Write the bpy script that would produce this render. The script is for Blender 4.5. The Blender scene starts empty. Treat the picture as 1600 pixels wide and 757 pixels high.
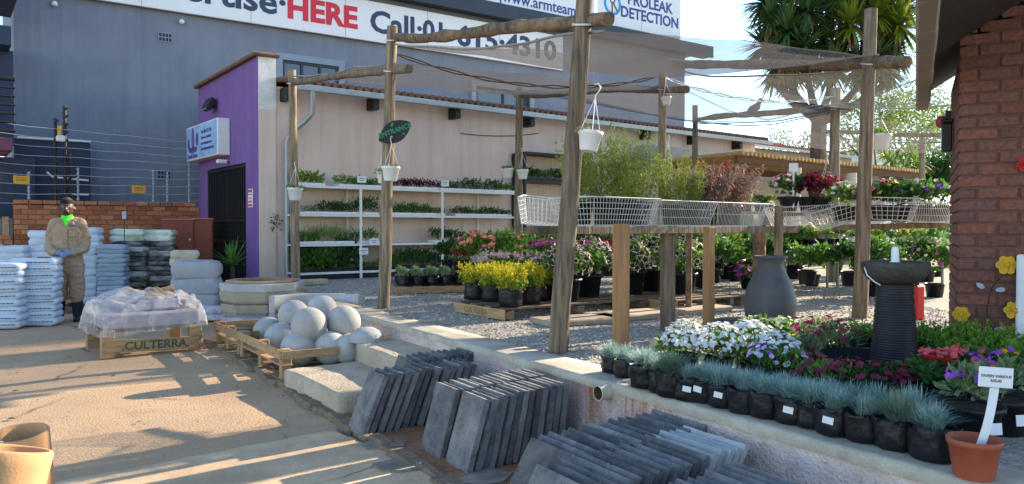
import bpy, math, random
import numpy as np
from mathutils import Vector, Matrix, noise as mnoise
random.seed(7)
rng = np.random.default_rng(7)
SC = bpy.context.scene
COL = SC.collection
# ---------------------------------------------------------------- camera, sky, sun, exposure
FPX = 1190.0
PITCH = math.atan(21.5 / FPX)
CAM_H = 1.4
cd = bpy.data.cameras.new("camera")
cam = bpy.data.objects.new("camera", cd)
COL.objects.link(cam)
cam.location = (0, 0, CAM_H)
cam.rotation_euler = (math.pi / 2 - PITCH, 0, 0)
cd.sensor_width = 36
cd.lens = 36 * FPX / 1600
cd.clip_start = 0.05
cd.clip_end = 2000
SC.camera = cam
SUN_AZ = math.radians(37)      # from +X towards +Y
SUN_EL = math.radians(22.5)
w = bpy.data.worlds.new("World")
SC.world = w
w.use_nodes = True
nt = w.node_tree
nt.nodes.clear()
sky = nt.nodes.new('ShaderNodeTexSky')
sky.sky_type = 'NISHITA'
sky.sun_disc = False
sky.sun_elevation = SUN_EL
sky.sun_rotation = math.pi / 2 - SUN_AZ
sky.air_density = 1.0
sky.dust_density = 0.05
sky.ozone_density = 1.8
bg = nt.nodes.new('ShaderNodeBackground')
bg.inputs['Strength'].default_value = 0.13
wo = nt.nodes.new('ShaderNodeOutputWorld')
nt.links.new(sky.outputs[0], bg.inputs[0])
nt.links.new(bg.outputs[0], wo.inputs[0])
sd = bpy.data.lights.new("sun", 'SUN')
sd.energy = 5.0
sd.angle = math.radians(0.5)
sd.color = (1.0, 0.85, 0.64)
sun = bpy.data.objects.new("sun", sd)
COL.objects.link(sun)
sv = Vector((math.cos(SUN_EL) * math.cos(SUN_AZ), math.cos(SUN_EL) * math.sin(SUN_AZ), math.sin(SUN_EL)))
sun.rotation_euler = sv.to_track_quat('Z', 'Y').to_euler()
sun.location = sv * 40
SC.view_settings.view_transform = 'Standard'
SC.view_settings.look = 'None'
SC.view_settings.gamma = 1
SC.view_settings.use_curve_mapping = False
SC.view_settings.exposure = 1.7
SC.render.engine = 'CYCLES'
SC.cycles.max_bounces = 8
SC.cycles.transparent_max_bounces = 24
SC.cycles.diffuse_bounces = 4

# ---------------------------------------------------------------- measuring helpers
_O = Vector((0, 0, CAM_H))
_F = Vector((0, math.cos(PITCH), -math.sin(PITCH)))
_U = Vector((0, math.sin(PITCH), math.cos(PITCH)))


def ray(px, py):
    return Vector(((px - 800) / FPX, 0, 0)) + _U * ((378.5 - py) / FPX) + _F


def G(px, py, z=0.0):
    d = ray(px, py)
    return _O + d * ((z - CAM_H) / d.z)


def D(px, py, Y):
    d = ray(px, py)
    return _O + d * (Y / d.y)


def W(px, py, p, az):
    n = Vector((math.sin(az), -math.cos(az), 0))
    d = ray(px, py)
    return _O + d * ((Vector(p) - _O).dot(n) / d.dot(n))


def R(a):
    return math.radians(a)


# ---------------------------------------------------------------- mesh builders
class MB:
    def __init__(self):
        self.v = []; self.f = []; self.m = []; self.s = []

    def add(self, verts, faces, mat=0, smooth=False, T=None):
        o = len(self.v)
        if T is not None:
            verts = [T @ Vector(p) for p in verts]
        self.v += [tuple(p) for p in verts]
        for f in faces:
            self.f.append(tuple(i + o for i in f)); self.m.append(mat); self.s.append(smooth)
        return self

    def box(self, c, s, rz=0.0, mat=0, bev=0.0, rot=None):
        h = [s[0] / 2, s[1] / 2, s[2] / 2]
        b = min(bev, min(h) * 0.9)
        T = Matrix.Translation(Vector(c)) @ (rot.to_4x4() if rot is not None else Matrix.Rotation(rz, 4, 'Z'))
        if b <= 0:
            V = [(x * h[0], y * h[1], z * h[2]) for x in (-1, 1) for y in (-1, 1) for z in (-1, 1)]
            F = [(0, 1, 3, 2), (4, 6, 7, 5), (0, 4, 5, 1), (2, 3, 7, 6), (0, 2, 6, 4), (1, 5, 7, 3)]
            return self.add(V, F, mat, False, T)
        V = []; idx = {}
        for sx in (-1, 1):
            for sy in (-1, 1):
                for sz in (-1, 1):
                    sg = (sx, sy, sz)
                    for a in range(3):
                        idx[(sg, a)] = len(V)
                        V.append(tuple(sg[k] * (h[k] if k == a else h[k] - b) for k in range(3)))
        F = []
        sgn = [(x, y) for x in (-1, 1) for y in (-1, 1)]
        for a in range(3):
            o1, o2 = [k for k in range(3) if k != a]
            for s_ in (-1, 1):
                q = []
                for (p, r_) in ((-1, -1), (1, -1), (1, 1), (-1, 1)):
                    sg = [0, 0, 0]; sg[a] = s_; sg[o1] = p; sg[o2] = r_
                    q.append(idx[(tuple(sg), a)])
                F.append(q)
        for a in range(3):
            for c2 in range(a + 1, 3):
                k = 3 - a - c2
                for sa in (-1, 1):
                    for sb in (-1, 1):
                        s1 = [0, 0, 0]; s1[a] = sa; s1[c2] = sb; s1[k] = -1
                        s2 = list(s1); s2[k] = 1
                        F.append([idx[(tuple(s1), a)], idx[(tuple(s2), a)], idx[(tuple(s2), c2)], idx[(tuple(s1), c2)]])
        for sx in (-1, 1):
            for sy in (-1, 1):
                for sz in (-1, 1):
                    F.append([idx[((sx, sy, sz), a)] for a in range(3)])
        FF = []
        for f in F:
            p = [Vector(V[i]) for i in f]
            n = (p[1] - p[0]).cross(p[2] - p[0])
            if n.dot(sum(p, Vector())) < 0:
                f = f[::-1]
            FF.append(tuple(f))
        return self.add(V, FF, mat, False, T)

    def tube(self, pts, rad, n=8, mat=0, caps=True, smooth=True, jit=0.0):
        pts = [Vector(p) for p in pts]
        if not hasattr(rad, '__len__'):
            rad = [rad] * len(pts)
        V = []; F = []
        prev = None
        for i, p in enumerate(pts):
            t = (pts[min(i + 1, len(pts) - 1)] - pts[max(i - 1, 0)])
            t = t.normalized() if t.length > 1e-9 else Vector((0, 0, 1))
            if prev is None:
                a = Vector((0, 0, 1)) if abs(t.z) < .9 else Vector((1, 0, 0))
                x = a.cross(t).normalized()
            else:
                x = (prev - t * prev.dot(t)).normalized()
            prev = x
            y = t.cross(x)
            for k in range(n):
                an = 2 * math.pi * k / n
                r_ = rad[i] * (1 + jit * (random.random() - .5))
                V.append(p + (x * math.cos(an) + y * math.sin(an)) * r_)
        for i in range(len(pts) - 1):
            for k in range(n):
                k2 = (k + 1) % n
                F.append((i * n + k, i * n + k2, (i + 1) * n + k2, (i + 1) * n + k))
        self.add(V, F, mat, smooth)
        if caps:
            self.add(V[:n], [tuple(range(n))[::-1]], mat)
            self.add(V[-n:], [tuple(range(n))], mat)
        return self

    def lathe(self, prof, n=24, c=(0, 0, 0), mat=0, smooth=True, jit=0.0, T=None):
        V = []; F = []
        for (r_, z) in prof:
            for k in range(n):
                a = 2 * math.pi * k / n
                rr = r_ * (1 + jit * (random.random() - .5))
                V.append((c[0] + rr * math.cos(a), c[1] + rr * math.sin(a), c[2] + z))
        for i in range(len(prof) - 1):
            for k in range(n):
                k2 = (k + 1) % n
                F.append((i * n + k, i * n + k2, (i + 1) * n + k2, (i + 1) * n + k))
        self.add(V, F, mat, smooth, T)
        return self

    def disc(self, c, r_, n=20, mat=0, up=True):
        V = [(c[0] + r_ * math.cos(2 * math.pi * k / n), c[1] + r_ * math.sin(2 * math.pi * k / n), c[2]) for k in range(n)]
        f = tuple(range(n))
        return self.add(V, [f if up else f[::-1]], mat)

    def prism(self, poly, z0, z1, mat=0):
        n = len(poly)
        V = [(p[0], p[1], z0) for p in poly] + [(p[0], p[1], z1) for p in poly]
        F = [tuple(range(n))[::-1], tuple(range(n, 2 * n))]
        F += [(i, (i + 1) % n, n + (i + 1) % n, n + i) for i in range(n)]
        return self.add(V, F, mat)

    def mesh(self, name, mats):
        me = bpy.data.meshes.new(name)
        me.from_pydata(self.v, [], self.f)
        for m_ in (mats if isinstance(mats, (list, tuple)) else [mats]):
            me.materials.append(m_)
        me.polygons.foreach_set('material_index', self.m)
        me.polygons.foreach_set('use_smooth', self.s)
        me.update()
        return me


class FM:
    """fast array mesh for foliage, flowers, stones"""
    def __init__(self):
        self.ch = []

    def add(self, V, F, mat=0, smooth=False):
        self.ch.append((np.asarray(V, float).reshape(-1, 3), np.asarray(F, int), mat, smooth)); return self

    def quads(self, V4, mat=0):
        n = V4.shape[0]
        return self.add(V4.reshape(-1, 3), np.arange(n * 4).reshape(n, 4), mat)

    def mesh(self, name, mats):
        nv = 0; VV = []; LO = []; LT = []; MI = []; SM = []
        for V, F, m_, s_ in self.ch:
            VV.append(V); LO.append((F + nv).ravel()); LT.append(np.full(F.shape[0], F.shape[1]))
            MI.append(np.full(F.shape[0], m_)); SM.append(np.full(F.shape[0], s_)); nv += len(V)
        V = np.concatenate(VV); L = np.concatenate(LO); T = np.concatenate(LT)
        me = bpy.data.meshes.new(name)
        me.vertices.add(len(V)); me.vertices.foreach_set('co', V.astype(np.float32).ravel())
        me.loops.add(len(L)); me.loops.foreach_set('vertex_index', L.astype(np.int32))
        me.polygons.add(len(T))
        st = np.concatenate([[0], np.cumsum(T)[:-1]])
        me.polygons.foreach_set('loop_start', st.astype(np.int32))
        try:
            me.polygons.foreach_set('loop_total', T.astype(np.int32))
        except Exception:
            pass
        for m_ in (mats if isinstance(mats, (list, tuple)) else [mats]):
            me.materials.append(m_)
        me.polygons.foreach_set('material_index', np.concatenate(MI).astype(np.int32))
        me.polygons.foreach_set('use_smooth', np.concatenate(SM).astype(bool))
        me.update(calc_edges=True)
        me.validate()
        return me


def nrm(a):
    return a / (np.linalg.norm(a, axis=-1, keepdims=True) + 1e-9)


def leaves(P, Dr, L, Wd, droop=0.0):
    n = len(P)
    Dr = nrm(Dr)
    side = nrm(np.cross(Dr, rng.normal(size=(n, 3)) * .6 + np.array([0, 0, 1.0])))
    up = np.cross(side, Dr)
    L = (L * rng.uniform(.7, 1.25, n))[:, None]
    Wd = (Wd * rng.uniform(.75, 1.2, n))[:, None]
    mid = P + Dr * L * .5 + up * L * .08
    tip = P + Dr * L - np.array([0, 0, 1.0]) * L * droop
    return np.stack([P, mid + side * Wd * .5, tip, mid - side * Wd * .5], 1)


def clump_pts(n, rx, ry, rz, k=14, s=.33, c=(0, 0, 0)):
    a = nrm(rng.normal(size=(k, 3)))
    a[:, 2] = np.abs(a[:, 2]) * 1.0 - .25
    cen = a * (rng.uniform(.45, .85, k)[:, None])
    ids = rng.integers(0, k, n)
    off = nrm(rng.normal(size=(n, 3))) * (s * rng.uniform(.2, 1, n) ** .5)[:, None]
    p = cen[ids] + off
    return p * np.array([rx, ry, rz]) + np.array(c), p


def bush(fm, n, rx, ry, rz, c, L, Wd, mat=0, up=.5, k=14, s=.36, droop=0.0):
    P, q = clump_pts(n, rx, ry, rz, k, s, c)
    Dr = q * .8 + rng.normal(size=(n, 3)) * .55 + np.array([0, 0, up])
    fm.quads(leaves(P, Dr, L, Wd, droop), mat)
    return P, q


def sprays(fm, n, h, spread, base_r, per, L, Wd, mat=0, jitter=.06, c=(0, 0, 0), stemmat=None):
    """upright leafy stems"""
    for i in range(n):
        a = rng.uniform(0, 2 * math.pi); rr = base_r * math.sqrt(rng.uniform())
        b = np.array([rr * math.cos(a), rr * math.sin(a), 0]) + np.array(c)
        hh = h * rng.uniform(.6, 1.05)
        e = b + np.array([math.cos(a) * spread * rng.uniform(.2, 1), math.sin(a) * spread * rng.uniform(.2, 1), hh])
        t = rng.uniform(.08, 1, per)[:, None]
        P = b + (e - b) * t + rng.normal(size=(per, 3)) * h * jitter * (1.1 - t)
        Dr = rng.normal(size=(per, 3)) * .7 + np.array([0, 0, .9])
        fm.quads(leaves(P, Dr, L, Wd), mat)


def tuft(fm, n, h, spread, wd=.004, mat=0, c=(0, 0, 0), base=.03, droop=.35):
    a = rng.uniform(0, 2 * math.pi, n)
    lean = rng.uniform(0.05, 1, n) ** .8 * spread
    hh = h * rng.uniform(.6, 1.1, n) * (1 - .25 * lean / max(spread, 1e-6))
    out = np.stack([np.cos(a), np.sin(a), np.zeros(n)], 1)
    a2 = rng.uniform(0, 2 * math.pi, n)
    b = np.stack([np.cos(a2), np.sin(a2), np.zeros(n)], 1) * (base * np.sqrt(rng.uniform(size=n)))[:, None] + np.array(c)
    side = np.stack([-np.sin(a), np.cos(a), np.zeros(n)], 1)
    rows = []
    for t, wf in ((0, 1), (.4, .9), (.75, .65), (1, .08)):
        p = b + out * (lean * t ** 1.6)[:, None]
        p[:, 2] += hh * (t - droop * (lean / max(spread, 1e-6)) * t ** 3)
        rows.append(p + side * wd * .5 * wf); rows.append(p - side * wd * .5 * wf)
    V = np.stack(rows, 1)   # n,8,3
    base_i = (np.arange(n) * 8)[:, None]
    F = np.concatenate([base_i + np.array(q) for q in ((0, 1, 3, 2), (2, 3, 5, 4), (4, 5, 7, 6))])
    fm.add(V.reshape(-1, 3), F, mat)


def flowers(fm, P, N, r_, mat=0, petals=5, inner=None, inner_r=.6, cup=.25, star=.62):
    n = len(P)
    N = nrm(N)
    x = nrm(np.cross(N, rng.normal(size=(n, 3)))); y = np.cross(N, x)
    m = petals * 2
    rs = r_ * rng.uniform(.8, 1.15, n)

    def ring(scale, lift, mt, st):
        V = [P + N * (lift - cup * r_ * scale * .6)]
        for k in range(m):
            an = 2 * math.pi * k / m
            rr = rs * scale * (1 if k % 2 == 0 else st)
            V.append(P + x * (rr * math.cos(an))[:, None] + y * (rr * math.sin(an))[:, None] + N * lift)
        V = np.stack(V, 1)
        b = (np.arange(n) * (m + 1))[:, None]
        F = np.concatenate([b + np.array((0, 1 + k, 1 + (k + 1) % m)) for k in range(m)])
        fm.add(V.reshape(-1, 3), F, mt)
    ring(1, 0, mat, star)
    if inner is not None:
        ring(inner_r, .0035 + .002 * (r_ > .03), inner, .55)


# ---------------------------------------------------------------- object helpers
def obj(name, me, parent=None, loc=(0, 0, 0), rot=(0, 0, 0), sc=(1, 1, 1)):
    o = bpy.data.objects.new(name, me)
    COL.objects.link(o)
    o.location = loc
    o.rotation_euler = rot
    o.scale = sc if hasattr(sc, '__len__') else (sc, sc, sc)
    if parent is not None:
        o.parent = parent
    return o


def tag(o, label, cat, group=None, kind=None):
    o['label'] = label; o['category'] = cat
    if group:
        o['group'] = group
    if kind:
        o['kind'] = kind
    return o


def thing(name, label, cat, loc=(0, 0, 0), rz=0.0, group=None, sc=1.0):
    o = bpy.data.objects.new(name, None)
    COL.objects.link(o)
    o.empty_display_size = .1
    o.location = loc
    o.rotation_euler = (0, 0, rz)
    o.scale = (sc, sc, sc)
    return tag(o, label, cat, group)


def struct(name, me, **k):
    o = obj(name, me, **k)
    o['kind'] = 'structure'
    return o


def text_mesh(s, size, mat, bold=0.0, ext=.003, align='CENTER', sx=1.0):
    c = bpy.data.curves.new("lettering", 'FONT')
    c.body = s; c.size = size; c.align_x = align; c.align_y = 'CENTER'
    c.offset = bold; c.extrude = ext; c.resolution_u = 3
    t = bpy.data.objects.new("lettering", c)
    COL.objects.link(t)
    dg = bpy.context.evaluated_depsgraph_get()
    dg.update()
    me = bpy.data.meshes.new_from_object(t.evaluated_get(dg))
    bpy.data.objects.remove(t)
    me.transform(Matrix.Diagonal((sx, 1, 1, 1)))
    me.materials.clear(); me.materials.append(mat)
    return me


def lettering(s, size, mat, parent, loc, rot, bold=0.0, sx=1.0, ext=.003, align='CENTER', name='lettering'):
    return obj(name, text_mesh(s, size, mat, bold, ext, align, sx), parent, loc, rot)


ORD = ['first', 'second', 'third', 'fourth', 'fifth', 'sixth', 'seventh', 'eighth', 'ninth', 'tenth', 'eleventh', 'twelfth', 'thirteenth', 'fourteenth', 'fifteenth', 'sixteenth', 'seventeenth', 'eighteenth', 'nineteenth', 'twentieth']
# ---------------------------------------------------------------- materials
def _n(t, k, **kw):
    n = t.nodes.new(k)
    for a, b in kw.items():
        setattr(n, a, b)
    return n


def rgba(c):
    return (c[0], c[1], c[2], 1)


def M(name, base, rough=.8, var=.18, scale=6.0, bump=.3, bscale=60.0, metal=0.0, stain=None, st_scale=2.0,
      st_amt=.5, objvar=.0, stretch=(1, 1, 1), spec=.3, coat=0.0, bdist=.004, streak=None, grit=0.0, crack=None):
    m = bpy.data.materials.new(name)
    m.use_nodes = True
    t = m.node_tree
    b = t.nodes['Principled BSDF']
    L = t.links.new
    tc = _n(t, 'ShaderNodeTexCoord')
    oi = _n(t, 'ShaderNodeObjectInfo')
    mul = _n(t, 'ShaderNodeMath', operation='MULTIPLY'); mul.inputs[1].default_value = 53.0
    L(oi.outputs['Random'], mul.inputs[0])
    mp = _n(t, 'ShaderNodeMapping')
    mp.inputs['Scale'].default_value = stretch
    L(tc.outputs['Object'], mp.inputs['Vector'])
    ad = _n(t, 'ShaderNodeVectorMath', operation='ADD')
    L(mp.outputs[0], ad.inputs[0]); L(mul.outputs[0], ad.inputs[1])
    n1 = _n(t, 'ShaderNodeTexNoise'); n1.inputs['Scale'].default_value = scale; n1.inputs['Detail'].default_value = 8
    n1.inputs['Roughness'].default_value = .65
    L(ad.outputs[0], n1.inputs['Vector'])
    rp = _n(t, 'ShaderNodeValToRGB')
    rp.color_ramp.elements[0].position = .3; rp.color_ramp.elements[1].position = .7
    rp.color_ramp.elements[0].color = rgba([c * (1 - var) for c in base])
    rp.color_ramp.elements[1].color = rgba([min(1, c * (1 + var)) for c in base])
    L(n1.outputs['Fac'], rp.inputs[0])
    out = rp.outputs[0]
    if stain is not None:
        n2 = _n(t, 'ShaderNodeTexNoise'); n2.inputs['Scale'].default_value = st_scale; n2.inputs['Detail'].default_value = 10
        n2.inputs['Roughness'].default_value = .7
        L(ad.outputs[0], n2.inputs['Vector'])
        r2 = _n(t, 'ShaderNodeValToRGB')
        r2.color_ramp.elements[0].position = .45; r2.color_ramp.elements[1].position = .72
        r2.color_ramp.elements[1].color = (st_amt, st_amt, st_amt, 1)
        L(n2.outputs['Fac'], r2.inputs[0])
        mx = _n(t, 'ShaderNodeMix', data_type='RGBA')
        L(r2.outputs[0], mx.inputs[0]); L(out, mx.inputs[6]); mx.inputs[7].default_value = rgba(stain)
        out = mx.outputs[2]
    if streak is not None:
        m4 = _n(t, 'ShaderNodeMapping'); m4.inputs['Scale'].default_value = (3.2, 3.2, .16)
        L(tc.outputs['Object'], m4.inputs['Vector'])
        n4 = _n(t, 'ShaderNodeTexNoise'); n4.inputs['Scale'].default_value = 1.6; n4.inputs['Detail'].default_value = 9; n4.inputs['Roughness'].default_value = .7
        L(m4.outputs[0], n4.inputs['Vector'])
        r4 = _n(t, 'ShaderNodeValToRGB'); r4.color_ramp.elements[0].position = .48; r4.color_ramp.elements[1].position = .75
        r4.color_ramp.elements[1].color = (.75, .75, .75, 1)
        L(n4.outputs['Fac'], r4.inputs[0])
        x4 = _n(t, 'ShaderNodeMix', data_type='RGBA'); L(r4.outputs[0], x4.inputs[0]); L(out, x4.inputs[6]); x4.inputs[7].default_value = rgba(streak)
        out = x4.outputs[2]
    if grit > 0:
        n5 = _n(t, 'ShaderNodeTexNoise'); n5.inputs['Scale'].default_value = 95; n5.inputs['Detail'].default_value = 5; n5.inputs['Roughness'].default_value = .8
        L(tc.outputs['Object'], n5.inputs['Vector'])
        r5 = _n(t, 'ShaderNodeMapRange'); r5.inputs[1].default_value = .3; r5.inputs[2].default_value = .7; r5.inputs[3].default_value = 1 - grit; r5.inputs[4].default_value = 1 + grit
        L(n5.outputs['Fac'], r5.inputs[0])
        h5 = _n(t, 'ShaderNodeHueSaturation'); L(r5.outputs[0], h5.inputs['Value']); L(out, h5.inputs['Color']); out = h5.outputs[0]
    if crack is not None:
        nd = _n(t, 'ShaderNodeTexNoise'); nd.inputs['Scale'].default_value = 2.2; nd.inputs['Detail'].default_value = 6
        L(tc.outputs['Object'], nd.inputs['Vector'])
        ma = _n(t, 'ShaderNodeMix', data_type='RGBA'); ma.inputs[0].default_value = .22; L(tc.outputs['Object'], ma.inputs[6]); L(nd.outputs['Color'], ma.inputs[7])
        vo = _n(t, 'ShaderNodeTexVoronoi', feature='DISTANCE_TO_EDGE'); vo.inputs['Scale'].default_value = crack[1]
        L(ma.outputs[2], vo.inputs['Vector'])
        r6 = _n(t, 'ShaderNodeMapRange'); r6.inputs[1].default_value = .002; r6.inputs[2].default_value = .012; r6.inputs[3].default_value = .75; r6.inputs[4].default_value = 0
        L(vo.outputs['Distance'], r6.inputs[0])
        n7 = _n(t, 'ShaderNodeTexNoise'); n7.inputs['Scale'].default_value = .9; L(tc.outputs['Object'], n7.inputs['Vector'])
        r7 = _n(t, 'ShaderNodeMapRange'); r7.inputs[1].default_value = .48; r7.inputs[2].default_value = .6; L(n7.outputs['Fac'], r7.inputs[0])
        mu7 = _n(t, 'ShaderNodeMath', operation='MULTIPLY'); L(r6.outputs[0], mu7.inputs[0]); L(r7.outputs[0], mu7.inputs[1])
        x7 = _n(t, 'ShaderNodeMix', data_type='RGBA'); L(mu7.outputs[0], x7.inputs[0]); L(out, x7.inputs[6]); x7.inputs[7].default_value = rgba(crack[0])
        out = x7.outputs[2]
    if objvar > 0:
        mr = _n(t, 'ShaderNodeMapRange'); mr.inputs[3].default_value = 1 - objvar; mr.inputs[4].default_value = 1 + objvar
        L(oi.outputs['Random'], mr.inputs[0])
        hs = _n(t, 'ShaderNodeHueSaturation')
        L(mr.outputs[0], hs.inputs['Value']); L(out, hs.inputs['Color'])
        out = hs.outputs[0]
    L(out, b.inputs['Base Color'])
    b.inputs['Roughness'].default_value = rough
    b.inputs['Metallic'].default_value = metal
    b.inputs['Specular IOR Level'].default_value = spec
    if coat:
        b.inputs['Coat Weight'].default_value = coat
    if bump > 0:
        n3 = _n(t, 'ShaderNodeTexNoise'); n3.inputs['Scale'].default_value = bscale; n3.inputs['Detail'].default_value = 6
        L(ad.outputs[0], n3.inputs['Vector'])
        bp = _n(t, 'ShaderNodeBump'); bp.inputs['Strength'].default_value = bump; bp.inputs['Distance'].default_value = bdist
        L(n3.outputs['Fac'], bp.inputs['Height']); L(bp.outputs[0], b.inputs['Normal'])
    return m


def Misl(name, cols, rough=.6, trans=.0, spec=.25, bump=0.0, bscale=50.0):
    """colour chosen per loose piece of the mesh (leaves, bricks, petals)"""
    m = bpy.data.materials.new(name)
    m.use_nodes = True
    t = m.node_tree; L = t.links.new
    b = t.nodes['Principled BSDF']; o = t.nodes['Material Output']
    g = _n(t, 'ShaderNodeNewGeometry')
    rp = _n(t, 'ShaderNodeValToRGB')
    e = rp.color_ramp.elements
    while len(e) < len(cols):
        e.new(.5)
    for i, c in enumerate(cols):
        e[i].position = i / max(1, len(cols) - 1); e[i].color = rgba(c)
    L(g.outputs['Random Per Island'], rp.inputs[0])
    col = rp.outputs[0]
    if bump > 0:
        tc = _n(t, 'ShaderNodeTexCoord')
        nz = _n(t, 'ShaderNodeTexNoise'); nz.inputs['Scale'].default_value = bscale; nz.inputs['Detail'].default_value = 7
        L(tc.outputs['Object'], nz.inputs['Vector'])
        bp = _n(t, 'ShaderNodeBump'); bp.inputs['Strength'].default_value = bump; bp.inputs['Distance'].default_value = .006
        L(nz.outputs['Fac'], bp.inputs['Height']); L(bp.outputs[0], b.inputs['Normal'])
        mr = _n(t, 'ShaderNodeMapRange'); mr.inputs[1].default_value = .3; mr.inputs[2].default_value = .7
        mr.inputs[3].default_value = .72; mr.inputs[4].default_value = 1.25
        L(nz.outputs['Fac'], mr.inputs[0])
        hs = _n(t, 'ShaderNodeHueSaturation'); L(mr.outputs[0], hs.inputs['Value']); L(col, hs.inputs['Color'])
        col = hs.outputs[0]
    L(col, b.inputs['Base Color'])
    b.inputs['Roughness'].default_value = rough
    b.inputs['Specular IOR Level'].default_value = spec
    if trans > 0:
        tr = _n(t, 'ShaderNodeBsdfTranslucent'); L(col, tr.inputs['Color'])
        mx = _n(t, 'ShaderNodeMixShader'); mx.inputs[0].default_value = trans
        L(b.outputs[0], mx.inputs[1]); L(tr.outputs[0], mx.inputs[2]); L(mx.outputs[0], o.inputs['Surface'])
    return m


def Mnet(name, col, alpha, trans=.5):
    m = bpy.data.materials.new(name); m.use_nodes = True
    t = m.node_tree; L = t.links.new
    t.nodes.remove(t.nodes['Principled BSDF']); o = t.nodes['Material Output']
    d = _n(t, 'ShaderNodeBsdfDiffuse'); d.inputs[0].default_value = rgba(col)
    r_ = _n(t, 'ShaderNodeBsdfTranslucent'); r_.inputs[0].default_value = rgba(col)
    mx = _n(t, 'ShaderNodeMixShader'); mx.inputs[0].default_value = trans
    L(d.outputs[0], mx.inputs[1]); L(r_.outputs[0], mx.inputs[2])
    tp = _n(t, 'ShaderNodeBsdfTransparent')
    m2 = _n(t, 'ShaderNodeMixShader')
    tc = _n(t, 'ShaderNodeTexCoord')
    nz = _n(t, 'ShaderNodeTexNoise'); nz.inputs['Scale'].default_value = 3; nz.inputs['Detail'].default_value = 4
    mp = _n(t, 'ShaderNodeMapping'); mp.inputs['Scale'].default_value = (1, 6, 1)
    L(tc.outputs['Object'], mp.inputs[0]); L(mp.outputs[0], nz.inputs['Vector'])
    mr = _n(t, 'ShaderNodeMapRange'); mr.inputs[1].default_value = .3; mr.inputs[2].default_value = .7
    mr.inputs[3].default_value = alpha - .08; mr.inputs[4].default_value = alpha + .08
    L(nz.outputs['Fac'], mr.inputs[0]); L(mr.outputs[0], m2.inputs[0])
    L(tp.outputs[0], m2.inputs[1]); L(mx.outputs[0], m2.inputs[2]); L(m2.outputs[0], o.inputs['Surface'])
    return m


def Mfilm(name):
    m = bpy.data.materials.new(name); m.use_nodes = True
    t = m.node_tree; L = t.links.new
    b = t.nodes['Principled BSDF']; o = t.nodes['Material Output']
    b.inputs['Base Color'].default_value = (.82, .8, .78, 1); b.inputs['Roughness'].default_value = .22
    b.inputs['Specular IOR Level'].default_value = .7
    tp = _n(t, 'ShaderNodeBsdfTransparent'); tr = _n(t, 'ShaderNodeBsdfTranslucent'); tr.inputs[0].default_value = (.85, .83, .8, 1)
    a = _n(t, 'ShaderNodeMixShader'); a.inputs[0].default_value = .45
    L(b.outputs[0], a.inputs[1]); L(tr.outputs[0], a.inputs[2])
    tc = _n(t, 'ShaderNodeTexCoord')
    nz = _n(t, 'ShaderNodeTexNoise'); nz.inputs['Scale'].default_value = 3.5; nz.inputs['Detail'].default_value = 3; nz.inputs['Distortion'].default_value = 1.5
    L(tc.outputs['Object'], nz.inputs['Vector'])
    mr = _n(t, 'ShaderNodeMapRange'); mr.inputs[1].default_value = .35; mr.inputs[2].default_value = .65
    mr.inputs[3].default_value = .10; mr.inputs[4].default_value = .62
    L(nz.outputs['Fac'], mr.inputs[0])
    c = _n(t, 'ShaderNodeMixShader'); L(mr.outputs[0], c.inputs[0])
    L(tp.outputs[0], c.inputs[1]); L(a.outputs[0], c.inputs[2]); L(c.outputs[0], o.inputs['Surface'])
    bp = _n(t, 'ShaderNodeBump'); bp.inputs['Strength'].default_value = .8; bp.inputs['Distance'].default_value = .03
    n2 = _n(t, 'ShaderNodeTexNoise'); n2.inputs['Scale'].default_value = 14; n2.inputs['Detail'].default_value = 4
    n2.inputs['Distortion'].default_value = 1.2
    L(tc.outputs['Object'], n2.inputs['Vector']); L(n2.outputs['Fac'], bp.inputs['Height']); L(bp.outputs[0], b.inputs['Normal'])
    return m


m_yard = M('trodden sandy concrete', (.50, .33, .195), .95, .24, 2.2, .8, 60, stain=(.27, .175, .10), st_scale=1.1, st_amt=.7, bdist=.012, grit=.28, crack=((.12, .08, .05), .5))
m_strip = M('worn concrete paving', (.54, .385, .235), .92, .2, 3, .6, 60, stain=(.31, .20, .12), st_scale=1.6, st_amt=.7, grit=.24, crack=((.14, .09, .06), .8))
m_dirt = M('red earth', (.30, .145, .068), .98, .4, 8, 1.0, 28, stain=(.10, .055, .035), st_scale=4, bdist=.02)
m_soil = M('potting soil', (.045, .03, .02), 1, .4, 30, .8, 60)
m_conc = M('rough step concrete', (.50, .41, .295), .95, .25, 7, 1.0, 45, stain=(.25, .18, .115), st_scale=3.5, st_amt=.8, bdist=.014, grit=.22)
m_concside = M('pale pink plaster', (.66, .54, .505), .95, .16, 9, 1.0, 60, stain=(.44, .32, .23), st_scale=2.2, st_amt=.6, bdist=.02)
m_cope = M('weathered coping', (.46, .41, .325), .93, .26, 4, .6, 60, stain=(.27, .2, .125), st_scale=2.2, st_amt=.75, grit=.15)
m_cast = M('grey cast concrete', (.42, .41, .395), .92, .2, 12, .7, 55, grit=.12, objvar=.12, stain=(.29, .27, .24), st_scale=3, st_amt=.75)
m_castwarm = M('sandstone coloured cast concrete', (.45, .37, .27), .9, .14, 5, .4, 60, objvar=.12)
m_castred = M('reddish cast concrete', (.42, .26, .16), .9, .16, 5, .4, 60)
m_paver = M('charcoal concrete paver', (.112, .108, .110), .85, .35, 14, .9, 60, objvar=.34, stain=(.27, .25, .225), st_scale=5, st_amt=.7, grit=.25, bdist=.006)
m_paverlt = M('light grey paver', (.36, .36, .355), .85, .15, 9, .4, 90, objvar=.1)
m_wood = M('weathered pole wood', (.24, .18, .12), .9, .65, 9, 1.0, 20, stain=(.07, .055, .042), st_scale=4, st_amt=.95, stretch=(3.4, 3.4, .28), objvar=.2, bdist=.016)
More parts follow.
